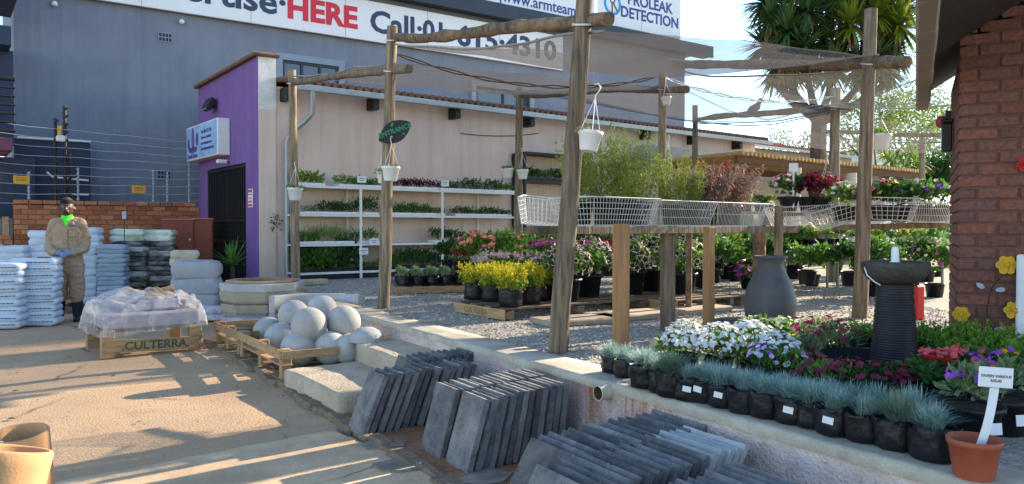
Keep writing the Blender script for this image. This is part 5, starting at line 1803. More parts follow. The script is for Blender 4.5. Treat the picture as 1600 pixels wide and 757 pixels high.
stack(4, 513, .01, 9, .099, bg_w, R(14), 'pale blue bag in the front stack cut by the left edge', 'top pale blue bag of the front stack cut by the left edge', 'bags in the far left front stack')
stack(59, 508, .01, 10, .094, bg_w, R(16), 'pale blue printed bag in the front stack at the man\'s right side', 'top pale bag with red print of the front stack beside the man', 'bags in the front stack beside the man', hl=bg_w2[0])
stack(24, 0, .01, 10, .108, bg_plain, R(8), 'pale bag in the low stack behind the far left front stack', 'top pale bag of the low stack before the old brick wall', 'bags in the low back stack', Y=12.4)
stack(72, 0, .01, 12, .110, bg_plain, R(10), 'pale bag in the tall stack hidden behind the man\'s shoulder', 'top pale bag of the tall stack behind the man\'s right arm', 'bags in the stack behind the man', Y=12.6)
# pallets under the right stacks
def low_pallet(label, p, l, w_, rz, h=.13, mat=None, group='pallets under the bags'):
    t_ = thing('wooden_pallet', label, 'pallet', p, rz, group)
    for y in (-w_ / 2 + .06, 0, w_ / 2 - .06):
        m = MB(); m.box((0, y, h * .45), (l, .09, h * .62), bev=.004); obj('bearer', m.mesh('bearer', mat or m_plankdk), t_)
    k = max(4, int(l / .2))
    for i in range(k):
        m = MB(); m.box((-l / 2 + .06 + (l - .12) * i / (k - 1), 0, h - .011), (.11, w_, .02), bev=.003); obj('deck_board', m.mesh('deck_board', mat or m_plankdk), t_)
    m = MB(); m.box((0, -w_ / 2 - .011, h * .5), (l, .02, h * .8), bev=.003); obj('front_board', m.mesh('front_board', mat or m_plankdk), t_)
    return t_


pp = D(158, 300, 12.85); low_pallet('dark pallet under the white and grey bag stacks behind the man', Vector((pp.x, pp.y, 0)), 1.15, .6, R(14))
stack(134, 0, .135, 11, .114, bg_plain, R(14), 'white bag in the tall stack at the man\'s left side', 'topmost white bag of the stack right beside the man', 'bags in the tall stack beside the man', Y=12.8)
stack(176, 0, .135, 13, .075, bg_grey, R(14), 'crumpled grey blue bag in the stack between white and black bags', 'topmost crumpled grey blue bag', 'bags in the grey blue stack', Y=12.75)
pp = D(229, 300, 13.55); low_pallet('red painted pallet under the black bags', Vector((pp.x, pp.y, 0)), 1.2, .8, R(16), .36, m_redwood)
stack(204, 0, .365, 9, .088, bg_blk, R(18), 'black and white potting bag in the left column of the black stack', 'top black bag of the left column in the black stack', 'black bags on the red pallet', Y=13.3)
stack(246, 0, .365, 9, .088, bg_blk, R(14), 'black and white potting bag in the right column of the black stack', 'top black bag of the right column in the black stack', 'black bags on the red pallet', Y=13.6)
stack(200, 0, 1.16, 2, .10, bg_grn, R(18), 'white and green bag lying on the left black column', 'topmost white and green bag on the left black column', 'white and green bags on top', Y=13.35)
stack(247, 0, 1.16, 2, .09, bg_grn, R(8), 'white and green bag lying on the right black column', 'topmost white and green bag on the right black column', 'white and green bags on top', Y=13.6)
stack(306, 0, .11, 3, .25, bale, R(12), 'big grey wrapped bale in the pile before the purple wall', 'topmost big grey wrapped bale before the purple wall', 'grey bales', Y=11.9, name='bale')
pp = D(316, 300, 11.9); low_pallet('pale pallet under the grey bales', Vector((pp.x, pp.y, 0)), 1.0, .6, R(12), .10, m_plank)
stack(340, 500, .02, 2, .10, bg_prt, R(20), 'white bag with violet print lying under the grey bales', 'upper white bag with violet print before the grey bales', 'violet printed bags')
stack(318, 494, .02, 1, .1, bg_prt, R(10), '', 'white bag with violet print half behind the wrapped pallet', 'violet printed bags')
stack(287, 0, .75, 2, .13, bg_cream, R(24), 'cream woven bag with orange print behind the bales', 'topmost slumped cream woven bag beside the cabinet', 'cream bags', Y=12.9)
stack(291, 0, .3, 4, .115, bg_cream, R(14), 'cream woven bag low in the pile behind the bales', 'cream woven bag under the slumped one', 'cream bags', Y=12.85)
# neck of the slumped cream bag
# price stake in the black bags
c = D(193, 371, 12.9)
t_ = thing('price_stake', 'thin stake with a small grey tag standing before the black bags', 'price tag', (c.x, c.y, .02))
m = MB(); m.tube([(0, 0, 0), (.02, 0, 1.55)], .007, 6); obj('stake', m.mesh('stake', m_black), t_)
m = MB(); m.box((.02, -.01, 1.60), (.07, .01, .13), bev=.003); obj('tag', m.mesh('tag', m_leafgrey), t_)
# red brown cabinets against the brick wall
for px0, px1, pyt, Y, lb, op in ((254, 303, 344, 14.4, 'red brown cabinet with two white knobs against the brick wall', 0), (304, 330, 343, 14.6, 'narrow red brown cabinet squeezed beside the purple wall', 1)):
    a = D(px0, pyt, Y); b = D(px1, pyt, Y + .3)
    w_ = (b - a).length; h = a.z
    ct_ = thing('cabinet', lb, 'cabinet', ((a.x + b.x) / 2, (a.y + b.y) / 2, 0), R(22))
    m = MB(); m.box((0, .25, h / 2), (w_, .5, h), bev=.006); obj('body', m.mesh('body', m_cabinet), ct_)
    m = MB(); m.box((0, .25, h + .012), (w_ + .03, .53, .022), bev=.004); obj('top', m.mesh('top', m_cabtop), ct_)
    m = MB(); m.box((0, -.011, h * .62), (w_ - .04, .018, h * .7), bev=.004); d_ = obj('door', m.mesh('door', m_cabinet), ct_)
    m = MB(); m.box((0, -.011, h * .13), (w_ - .04, .018, h * .22), bev=.004); obj('drawer', m.mesh('drawer', m_cabinet), ct_)
    if not op:
        for x in (-.12, .2):
            m = MB(); m.lathe([(0, -.02), (.018, -.015), (.018, .005), (0, .005)], 10, T=Matrix.Translation((x, -.028, h * .76)) @ Matrix.Rotation(math.pi / 2, 4, 'X')); obj('knob', m.mesh('knob', m_white), d_)
# dracaena by the gate
c = D(363, 436, 12.6); c.z = 0
f = FM()
n = 26
t_ = thing('potted_dracaena', 'spiky green dracaena in a black pot before the shop gate', 'potted plant', c)
obj('pot', pot_me(.15, .19, .34, m_black), t_)
m = MB(); m.tube([(0, 0, .3), (.01, 0, .5), (.0, 0, .78)], [.045, .04, .035], 8, jit=.1); obj('trunk', m.mesh('trunk', m_trunk), t_)


def rosette(fm, c, n, L, wd_, up0=-.4, mat=0, droop=.35):
    P = []; Q = []
    for i in range(n):
        a = rng.uniform(0, 6.283); e = rng.uniform(up0, 1.45) if True else 0
        d = np.array([math.cos(a) * math.cos(e), math.sin(a) * math.cos(e), math.sin(e)])
        s_ = np.array([-math.sin(a), math.cos(a), 0.])
        l = L * rng.uniform(.75, 1.1)
        V = []
        for t_, wf in ((0, .55), (.35, 1), (.7, .7), (1, .04)):
            p = np.array(c) + d * l * t_ + np.array([0, 0, -1.]) * droop * l * t_ ** 2 * math.cos(e)
            V.append(p + s_ * wd_ * .5 * wf); V.append(p - s_ * wd_ * .5 * wf)
        P.append(V)
    V = np.array(P); k = (np.arange(n) * 8)[:, None]
    fm.add(V.reshape(-1, 3), np.concatenate([k + np.array(q) for q in ((0, 1, 3, 2), (2, 3, 5, 4), (4, 5, 7, 6))]), mat)


f = FM(); rosette(f, (0, 0, .78), 30, .55, .05, -.1, 0, .25); obj('foliage', f.mesh('foliage', l_mid), t_)
# tan clay pots bottom left
for (px, py, zr_, r_, h, tilt, rzz, lb) in ((30, 676, .42, .126, .45, R(9), 0, 'tan clay pot with a thick rolled rim standing at the left edge'), (12, 700, .60, .150, .62, R(-14), R(7), 'large tan clay pot in front cut by the bottom left corner')):
    c = G(px, py, zr_)
    m = MB(); th = .022
    m.lathe([(r_ * .90, -h), (r_ * .97, -h * .6), (r_, -.05), (r_, -.006), (r_ - .006, 0), (r_ - th + .006, 0), (r_ - th, -.006), (r_ - th, -h * .6), (0, -h * .62)], 40)
    o = obj('clay_pot', m.mesh('clay_pot', m_tan), None, c, (tilt, rzz, 0)); tag(o, lb, 'clay pot')
    if py < 690:
        mm = MB(); mm.box((-.06, -r_ + .02, -.02), (.10, .004, .045)); obj('paper_label', mm.mesh('paper_label', m_label), o)

# ================================================================ PERSON
def grow(pts_edges, name, mat, levels=2, voxel=.014, smooth=6):
    """union of tapered limbs: list of (pts, radii[, flatten]) lofted then fused by remeshing"""
    m = MB()
    for pts, rd in pts_edges:
        pts = [Vector(p) for p in pts]
        # rounded ends
        d0 = (pts[0] - pts[1]).normalized(); d1 = (pts[-1] - pts[-2]).normalized()
        r0 = rd[0] if not hasattr(rd[0], '__len__') else min(rd[0]); r1 = rd[-1] if not hasattr(rd[-1], '__len__') else min(rd[-1])
        P = [pts[0] + d0 * r0 * .9, pts[0] + d0 * r0 * .55] + pts + [pts[-1] + d1 * r1 * .55, pts[-1] + d1 * r1 * .9]
        def mulr(r_, k): return tuple(a * k for a in r_) if hasattr(r_, '__len__') else r_ * k
        Rr = [mulr(rd[0], .4), mulr(rd[0], .82)] + list(rd) + [mulr(rd[-1], .82), mulr(rd[-1], .4)]
        n = 16; V = []; F = []; prev = None
        for i, p in enumerate(P):
            t_ = (P[min(i + 1, len(P) - 1)] - P[max(i - 1, 0)]).normalized()
            if prev is None:
                x = Vector((1, 0, 0)); x = (x - t_ * x.dot(t_))
                if x.length < .1: x = Vector((0, 1, 0)) - t_ * t_.y
                x.normalize()
            else:
                x = (prev - t_ * prev.dot(t_)).normalized()
            prev = x; y = t_.cross(x)
            rx, ry = Rr[i] if hasattr(Rr[i], '__len__') else (Rr[i], Rr[i])
            for k in range(n):
                a = 2 * math.pi * k / n
                V.append(p + x * rx * math.cos(a) + y * ry * math.sin(a))
        for i in range(len(P) - 1):
            for k in range(n):
                k2 = (k + 1) % n; F.append((i * n + k, i * n + k2, (i + 1) * n + k2, (i + 1) * n + k))
        m.add(V, F, 0, True); m.add(V[:n], [tuple(range(n))[::-1]]); m.add(V[-n:], [tuple(range(n))])
    me = m.mesh(name, mat)
    o = bpy.data.objects.new(name, me); COL.objects.link(o)
    r_ = o.modifiers.new('r', 'REMESH'); r_.mode = 'VOXEL'; r_.voxel_size = voxel; r_.use_smooth_shade = True
    s_ = o.modifiers.new('s', 'SMOOTH'); s_.iterations = smooth; s_.factor = .5
    dg = bpy.context.evaluated_depsgraph_get(); dg.update()
    out = bpy.data.meshes.new_from_object(o.evaluated_get(dg))
    bpy.data.objects.remove(o); bpy.data.meshes.remove(me)
    out.materials.clear(); out.materials.append(mat)
    out.polygons.foreach_set('material_index', [0] * len(out.polygons))
    for p in out.polygons: p.use_smooth = True
    out.name = name
    return out


mp_ = G(107, 502, 0)
man = thing('person', 'man in khaki coverall, neon green neck scarf and rubber boots with clasped hands', 'person', mp_, R(20))
# facing -y; x right in the picture (his left)
HANDZ = 1.03
arm = lambda s: [(s * .165, .01, 1.475), (s * .232, .05, 1.25), (s * .232, -.02, 1.10)]
fore = lambda s: [(s * .232, -.02, 1.10), (s * .15, -.20, 1.05), (s * .075, -.275, 1.03)]
body = grow([
    ([(0, .0, .90), (0, .0, 1.1), (0, .0, 1.35), (0, .01, 1.48)], [(.15, .105), (.145, .10), (.17, .115), (.14, .09)]),
    ([(0, .01, 1.48), (0, -.005, 1.60)], [(.062, .062), (.058, .062)]),
    ([(0, -.025, 1.630), (0, -.018, 1.70), (0, .0, 1.785)], [(.072, .088), (.092, .112), (.088, .108)]),
    ([(0, -.122, 1.715), (0, -.136, 1.682)], [.016, .024]),
    ([(-.024, -.114, 1.648), (.024, -.114, 1.648)], [.016, .016]),
    ([(-.092, 0, 1.70), (-.096, .012, 1.675)], [.022, .02]), ([(.092, 0, 1.70), (.096, .012, 1.675)], [.022, .02]),
    (arm(-1), [.055, .046, .042]), (arm(1), [.055, .046, .042]), (fore(-1), [.042, .036, .028]), (fore(1), [.042, .036, .028]),
    ([(-.09, 0, .92), (-.10, -.005, .5), (-.10, .01, .08)], [.085, .058, .042]), ([(.09, 0, .92), (.105, -.01, .5), (.11, 0.0, .08)], [.085, .058, .042]),
], 'body', m_skin, voxel=.011, smooth=3)
obj('body', body, man)
# hair cap and eyes
m = MB(); n = 20
V = []
for i in range(9):
    a = math.pi / 2 * i / 8
    for k in range(n):
        t_ = 2 * math.pi * k / n
        V.append((.101 * math.cos(a) * math.cos(t_), .004 + .121 * math.cos(a) * math.sin(t_), 1.768 + .096 * math.sin(a) - (.045 * math.cos(a) * max(0, math.sin(t_)))))
m.add(V, [(i * n + k, i * n + (k + 1) % n, (i + 1) * n + (k + 1) % n, (i + 1) * n + k) for i in range(8) for k in range(n)], 0, True)
obj('hair', m.mesh('hair', m_hair), man)
for s in (-1, 1):
    m = MB(); m.lathe([(0, -.011), (.008, -.008), (.011, 0), (.008, .008), (0, .011)], 10, T=Matrix.Translation((s * .034, -.112, 1.722))); obj('eye', m.mesh('eye', M('eye white', (.35, .33, .3), .3, .05)), man)
jacket = grow([
    ([(0, .005, .83), (0, .0, .95), (0, .0, 1.12), (0, .0, 1.36), (0, .012, 1.475), (0, .015, 1.53)], [(.222, .155), (.205, .148), (.188, .14), (.195, .14), (.155, .11), (.085, .085)]),
    ([(-.12, .015, 1.49), (.12, .015, 1.49)], [.075, .075]),
    (arm(-1), [.082, .078, .072]), (arm(1), [.082, .078, .072]),
    (fore(-1)[:2] + [(-.115, -.25, 1.04)], [.072, .062, .052]), (fore(1)[:2] + [(.115, -.25, 1.04)], [.072, .062, .052]),
], 'jacket', m_coverall, voxel=.013, smooth=4)
for v in jacket.vertices:      # cloth folds
    c = v.co
    k = .014 * (1 - 2 * abs(mnoise.noise(Vector((c.x * 7 + c.z * 3, c.y * 8, c.z * 11))))) - .006 + .007 * mnoise.noise(Vector((c.x * 22, c.y * 20, c.z * 26)))
    v.co = c + v.normal * k
obj('jacket', jacket, man)
m = MB(); pts = [(.222 * math.cos(a_), .155 * math.sin(a_), .835 + .008 * math.sin(a_ * 5)) for a_ in [2 * math.pi * q / 30 for q in range(31)]]
m.tube(pts, .014, 6, caps=False); obj('hem', m.mesh('hem', m_coverall), man)
m = MB()
for q in range(12):
    zq = .87 + .05 * q
    m.box((.012, -(.150 if zq < 1.0 else .143 - .0 * q) - .004, zq), (.035, .02, .052), bev=.004)
obj('button_placket', m.mesh('button_placket', m_coverall), man)
trousers = grow([
    ([(0, .0, .80), (0, .0, .97)], [(.19, .135), (.18, .13)]),
    ([(-.095, 0, .86), (-.118, -.012, .55), (-.118, 0.0, .36)], [.125, .108, .104]), ([(.095, 0, .86), (.118, -.016, .55), (.12, -.01, .36)], [.125, .108, .104]),
], 'trousers', m_coverall, voxel=.013, smooth=3)
for v in trousers.vertices:
    c = v.co
    k = .014 * (1 - 2 * abs(mnoise.noise(Vector((c.x * 6, c.y * 7, c.z * 12 + 5))))) - .006 + .006 * mnoise.noise(Vector((c.x * 18, c.y * 18, c.z * 30)))
    v.co = c + v.normal * k
obj('trousers', trousers, man)
for s in (-1, 1):
    bt = grow([([(s * .119, .005, .37), (s * .119, .012, .2), (s * .119, .01, .08)], [(.088, .088), (.076, .078), (.062, .068)]),
               ([(s * .119, .03, .05), (s * (.127), -.08, .045), (s * (.137), -.17, .038)], [(.05, .048), (.054, .045), (.046, .036)]),
               ([(s * .119, .045, .015), (s * .137, -.18, .015)], [(.05, .016), (.05, .016)])], 'boot', m_boot, voxel=.011, smooth=3)
    obj('boot', bt, man)
    # glove: palm, four fingers curled over the other hand, thumb
    limbs = [([(s * .12, -.25, 1.04), (s * .085, -.272, 1.032)], [.034, .03]), ([(s * .085, -.272, 1.032), (s * .03, -.295 - .012 * s, 1.022)], [(.030, .040), (.024, .040)])]
    for q in range(4):
        zz = 1.050 - .021 * q
        ln = (.9, 1.05, 1.0, .8)[q]
        limbs.append(([(s * .03, -.30 - .012 * s, zz), (s * (.03 - .035 * ln), -.325 - .012 * s, zz - .006), (s * (.03 - .062 * ln), -.318 - .01 * s, zz - .016)], [.0115, .0105, .009]))
    limbs.append(([(s * .075, -.28, 1.06), (s * .045, -.305, 1.078), (s * .015, -.315, 1.075)], [.014, .012, .010]))
    obj('glove', grow(limbs, 'glove', m_glove, voxel=.006, smooth=1), man)
scarf = grow([([(0, .012, 1.49), (0, .0, 1.525), (0, -.01, 1.556)], [(.105, .105), (.088, .092), (.084, .090)]), ([(0, -.09, 1.51), (0, -.115, 1.45)], [(.06, .02), (.03, .02)])], 'scarf', m_scarf, voxel=.011, smooth=2)
for v in scarf.vertices:
    c = v.co; v.co = c + v.normal * (.008 * mnoise.noise(Vector((c.x * 14, c.y * 14, c.z * 40))))
obj('scarf', scarf, man)
for s in (-1, 1):
    m = MB(); V = [(s * .015, -.142, 1.43), (s * .10, -.115, 1.50), (s * .10, -.06, 1.55), (s * .055, -.10, 1.535)]
    V += [(a, b - .008, c) for a, b, c in V]
    m.add(V, [(0, 1, 2, 3), (4, 7, 6, 5), (0, 4, 5, 1), (1, 5, 6, 2), (2, 6, 7, 3), (3, 7, 4, 0)]); obj('collar', m.mesh('collar', m_coverall), man)
m = MB(); m.box((.10, -.148, 1.335), (.12, .012, .13), bev=.004, rot=Matrix.Rotation(R(4), 3, 'Z')); m.box((.10, -.156, 1.395), (.125, .01, .03), bev=.003, rot=Matrix.Rotation(R(4), 3, 'Z')); obj('chest_pocket', m.mesh('chest_pocket', m_coverall), man)
m = MB(); m.box((.095, -.152, 1.435), (.07, .006, .014), bev=.002, rot=Matrix.Rotation(R(-8), 3, 'Y')); obj('badge', m.mesh('badge', m_ink), man)
#==PART5==
# ================================================================ SHELVES WITH TRAYS
def SHW(px, py):
    p = W(px, py, SH, AZ); q = p - SH
    return Vector((q.x, q.y, 0)).dot(UW), p.z


rk = thing('shelving_rack', 'long white steel shelving of four shelves along the pink wall', 'shelves', (SH.x, SH.y, 0), AZ)
sx0 = SHW(462, 380)[0]; sx1 = SHW(806, 380)[0]
xA = SHW(690, 380)[0]
lev = [SHW(563, y)[1] for y in (293, 336, 381)] + [ZT + .14]
for k, z in enumerate(lev):
    m = MB(); m.box(((sx0 + sx1) / 2, .24, z - .015), (sx1 - sx0, .50, .03), bev=.004); m.box(((sx0 + sx1) / 2, -.012, z - .02), (sx1 - sx0, .02, .042), bev=.004)
    obj('shelf', m.mesh('shelf', m_white), rk)
for x in (sx0 + .02, 0, xA, sx1 - .02):
    m = MB(); m.box((x, -.03, (ZT + lev[0]) / 2), (.045, .03, lev[0] - ZT + .0), bev=.003); obj('post', m.mesh('post', m_white), rk)
for x in (sx0 + .1, (sx0 + 0) / 2 + .6, xA * .5, sx1 - .7):
    m = MB(); m.box((x, .46, (ZT + lev[0]) / 2), (.035, .03, lev[0] - ZT), bev=.003); obj('post', m.mesh('post', m_white), rk)
m = MB(); m.box(((sx0 + sx1) / 2, .25, ZT + .05), (sx1 - sx0 - .1, .4, .08)); obj('under_shelf_shade', m.mesh('under_shelf_shade', m_black), rk)  # black block painting the shade under the open bottom shelf

tray_me = MB()
tray_me.box((0, 0, .025), (.46, .26, .05), bev=.006)
for k in range(7):
    tray_me.box((-.19 + .063 * k, -.132, .025), (.05, .012, .042), bev=.003)
tray_me = tray_me.mesh('tray', m_whitepl)
tray_bk = MB().box((0, 0, .03), (.46, .26, .06), bev=.006).mesh('tray', m_plastic)


def seedl(n, h, mat, L=.045, Wd=.028, mats2=None, rx=.24, ry=.13):
    f = FM()
    P = np.stack([rng.uniform(-rx, rx, n), rng.uniform(-ry, ry, n), .05 + h * rng.uniform(0, 1, n) ** .8 * (.6 + .4 * rng.uniform(size=n))], 1)
    D_ = rng.normal(size=(n, 3)) * .8 + np.array([0, -.2, .5])
    f.quads(leaves(P, D_, L, Wd), 0)
    return f.mesh('seedlings', mat)


def seed_fl(n, h, mat, r_=.02):
    f = FM(); P = np.stack([rng.uniform(-.23, .23, n), rng.uniform(-.13, .13, n), .06 + h * rng.uniform(.6, 1.05, n)], 1)
    flowers(f, P, rng.normal(size=(n, 3)) * .4 + np.array([0, -.5, .8]), r_, 0); return f.mesh('blossoms', mat)


SD = {'mid': [seedl(300, .13, l_mid), seedl(280, .10, l_mid)], 'dark': [seedl(340, .15, l_dark), seedl(320, .13, l_dark)], 'lime': [seedl(280, .14, l_lime, .05, .035)],
      'mar': [seedl(260, .12, l_maroon)], 'sil': [seedl(300, .13, l_silver)], 'grassy': [seedl(300, .15, l_lime, .09, .008)], 'tall': [seedl(420, .34, l_dark, .07, .05), seedl(420, .30, l_mid, .07, .05)]}
FLM = {'mag': seed_fl(18, .12, p_mag), 'wht': seed_fl(16, .12, p_white), 'org': seed_fl(9, .12, p_orange)}


def tray(x, z, kind, label, y=.16, fl=None, black=False, sc=1.0, rack=None):
    base = Vector((SH.x, SH.y, 0)) + UW * x + VW * y + Vector((0, 0, z + .002))
    t_ = thing('seedling_tray', label, 'seedling tray', base, AZ + random.uniform(-.04, .04), 'seedling trays on the shelves')
    obj('tray', tray_bk if black else tray_me, t_)
    o = obj('seedlings', random.choice(SD[kind]), t_, sc=(1, 1, sc * 1.3)); o['kind'] = 'stuff'
    if fl: obj('blossoms', FLM[fl], t_, sc=(1, 1, sc))
    return t_


cn = {'mid': 'green', 'dark': 'dark green', 'lime': 'light green', 'mar': 'purple red', 'sil': 'silver green', 'grassy': 'grassy', 'tall': 'tall bushy green'}
shn = ['top', 'second', 'third', 'bottom']
layout = [
    (0, 475, 'lime', None, 1.1), (0, 492, 'lime', None, .9), (0, 549, 'lime', None, .9), (0, 575, 'mid', None, .8), (0, 590, 'sil', None, .8), (0, 632, 'mar', 'mag', .9), (0, 651, 'mar', None, 1.0), (0, 672, 'mar', 'mag', .9),
    (0, 704, 'dark', None, .8), (0, 722, 'sil', 'wht', .8), (0, 740, 'dark', None, 1.1), (0, 758, 'sil', 'wht', .9), (0, 775, 'dark', None, 1.1), (0, 793, 'mid', None, .9),
    (1, 498, 'sil', None, .7), (1, 520, 'dark', None, 1.0), (1, 542, 'dark', None, .9), (1, 577, 'dark', None, 1.4), (1, 624, 'mid', None, .9), (1, 644, 'mid', None, 1.1), (1, 664, 'mid', None, 1.0), (1, 683, 'mid', None, .9), (1, 728, 'dark', None, .8), (1, 748, 'mid', None, .7), (1, 768, 'dark', None, .8), (1, 788, 'dark', None, .7),
    (2, 475, 'mid', None, 1.1), (2, 497, 'grassy', None, 1.2), (2, 517, 'grassy', None, 1.3), (2, 538, 'grassy', None, 1.1), (2, 578, 'mid', None, 1.2), (2, 695, 'dark', None, 1.3), (2, 716, 'dark', None, 1.1),
    (3, 475, 'tall', None, 1.3), (3, 492, 'tall', None, 1.0), (3, 512, 'tall', None, 1.1), (3, 532, 'tall', None, .9), (3, 550, 'tall', None, 1.4), (3, 578, 'mid', None, .8), (3, 616, 'mid', None, 1.2), (3, 634, 'dark', None, 1.5), (3, 652, 'dark', None, 1.6), (3, 671, 'dark', None, 1.6), (3, 690, 'dark', None, 1.3), (3, 710, 'mid', None, 1.1), (3, 728, 'mid', None, .9)]
seen = {}
for lv, px, kd, fl, sc in layout:
    x, _ = SHW(px, 380)
    if x < sx0 + .25: x = sx0 + .25
    seen[lv] = seen.get(lv, -1) + 1
    lb = f'tray of {cn[kd]} {"flowering " if fl else ""}seedlings, {ORD[seen[lv]]} from the left on the {shn[lv]} white shelf'
    tray(x, lev[lv], kd, lb, fl=fl, black=(lv == 3), sc=sc)
# trailing plant hanging off the third shelf at the left
c = SHW(473, 380)
# price cards on the shelf posts
for px, py, lb in ((563, 281, 'white price card above the first shelf post'), (693, 287, 'white price card above the second shelf post'), (582, 378, 'white price card on the third shelf edge'), (566, 393, 'white price card hanging low on the first shelf post')):
    x, z = SHW(px, py)
    t_ = thing('price_card', lb, 'price card', Vector((SH.x, SH.y, z)) + UW * x - VW * .06, AZ, 'price cards on the white shelves')
    m = MB(); m.box((0, 0, 0), (.19, .006, .125), bev=.002); obj('card', m.mesh('card', m_label), t_)
    m = MB(); m.box((0, -.004, .02), (.12, .002, .012)); obj('print', m.mesh('print', m_greytxt), t_)
    m = MB(); m.box((0, -.004, -.015), (.08, .002, .012)); obj('print', m.mesh('print', m_greytxt), t_)
# black shelving right of it
xb0 = SHW(822, 300)[0]; xb1 = SHW(912, 300)[0]; zb = SHW(818, 238)[1]
br = thing('black_rack', 'black steel rack with one plant shelf before the pink wall', 'shelves', Vector((SH.x, SH.y, 0)) + VW * .05, AZ)
for x in (xb0, xb1):
    for y in (0, .4):
        m = MB(); m.box((x, y, (ZT + zb) / 2), (.06, .06, zb - ZT), bev=.004); obj('post', m.mesh('post', m_black), br)
zs = SHW(850, 284)[1]
for z in (zb, zs, 1.1):
    m = MB(); m.box(((xb0 + xb1) / 2, .2, z), (xb1 - xb0 - .061, .46, .05), bev=.004); obj('shelf', m.mesh('shelf', m_black), br)
for i, px in enumerate((835, 856, 880, 900)):
    x = SHW(px, 300)[0]
    tray(x, zs + .025, ('dark', 'mid', 'dark', 'dark')[i], f'tray of {"orange flowering" if i == 1 else "dark green"} plants on the black rack, ' + ('leftmost', 'second', 'third', 'rightmost')[i], .2, 'org' if i == 1 else None, True, 1.3)

# ================================================================ PALLETS AND POTTED PLANTS ON THE TERRACE
def flat_pallet(label, p, l, w_, rz, h=.13, text=None):
    t_ = low_pallet(label, p, l, w_, rz, h, m_plankdk, 'plant pallets on the gravel')
    for ch in list(t_.children):
        if ch.name.startswith('front_board'):
            ch.data = ch.data.copy(); ch.data.materials[0] = m_plank
            if text:
                lettering(text, .085, m_faded, ch, (-.05, -w_ / 2 - .0225, h * .48), (math.pi / 2, 0, 0), .002, 1.1, .001)
    m = MB(); m.box((-l / 2 - .011, 0, h * .45), (.02, w_, h * .75)); obj('end_board', m.mesh('end_board', m_plank), t_)
    return t_


# corner helper: pallet given by its nearest-left corner pixel
def pal_from(px, py, l, w_, rz):
    c = G(px, py, ZT); X = Vector((math.cos(rz), math.sin(rz), 0)); Yv = Vector((-math.sin(rz), math.cos(rz), 0))
    return c + X * l / 2 + Yv * w_ / 2, X, Yv


# the front plant pallet: nearest corner at (790,502), left corner (712,488)
cA = G(790, 503, ZT); cB = G(712, 489, ZT)
rzA = math.atan2((cA - cB).y, (cA - cB).x)          # front board direction
XA = Vector((math.cos(rzA), math.sin(rzA), 0)); YA = Vector((-math.sin(rzA), math.cos(rzA), 0))
lA = (cA - cB).length
far = G(955, 470, ZT); wA = max(1.1, min(2.0, (far - cA).dot(YA)))
flat_pallet('wooden pallet carrying the yellow plants, stencilled along its board', cB + XA * lA / 2 + YA * wA / 2, lA, wA, rzA, .135, 'CULTERRA')
cC = cA + YA * (wA + .08)
flat_pallet('dark wooden pallet under the black red petunias', cC + XA * -.1 + YA * .6, 1.0, 1.2, rzA, .135)
cD = G(652, 470, ZT)
flat_pallet('small old pallet with young marigolds near the white shelves', G(668, 459, ZT) + Vector((0, .35, 0)), 1.05, .8, R(14), .12)
o = MB(); o.lathe([(.17, 0), (.15, .07), (.09, .13), (0, .16)], 7, smooth=False)
o = obj('dark_rock', o.mesh('dark_rock', m_vase), None, G(614, 452, ZT)); tag(o, 'dark pointed rock lying left of the marigold pallet', 'rock')

bagA = [bag_me(.125, .19, s) for s in range(4)]
bagS = [bag_me(.085, .13, s + 10) for s in range(4)]
bagF = [bag_me(.085, .125, s + 20) for s in range(6)]
random.seed(5)
potK = pot_me(.10, .125, .19, m_plastic); potKs = pot_me(.07, .09, .13, m_plastic)


def yellow_me():
    f = FM()
    sprays(f, 46, .24, .14, .09, 42, .030, .018, 0, .14, (0, 0, .17))
    return f.mesh('foliage', [l_yel])


def yellow_low():
    f = FM(); sprays(f, 30, .13, .13, .09, 26, .03, .02, 0, .2, (0, 0, .17)); return f.mesh('lower_foliage', l_lime)


YM = [yellow_me() for _ in range(3)]; YL = yellow_low()
for i, (px, py, lb) in enumerate(((743, 468, 'golden yellow bush in a black bag at the left end of the pallet'), (770, 471, 'golden yellow bush second from left on the pallet'), (798, 479, 'golden yellow bush in the black bag nearest the pallet corner'),
                                  (826, 475, 'golden yellow bush with a shiny black bag beside the thick pole'), (846, 469, 'golden yellow bush tucked beside the striped petunias'), (815, 464, 'golden yellow bush in the back row of the pallet'), (786, 464, 'golden yellow bush in the middle of the back row'))):
    p = G(px, py, ZT + .136)
    potted('yellow_bush', lb, 'potted plant', p, 'golden yellow bushes on the pallet', bagA[i % 4], [('foliage', YM[i % 3]), ('lower_foliage', YL)], random.random() * 6, 1.0, potname='nursery_bag')


def star_pet(n_l, n_f, rx, rz_, cz, r_=.036):
    f = FM(); bush(f, n_l, rx, rx, rz_, (0, 0, cz), .05, .03, 0, .3, 18, .4)
    return f.mesh('foliage', l_mid), top_flowers(n_f, rx, rx, rz_, cz, r_, [p_rim, p_dark], 5, .78, -.35, .6, flat=.1)


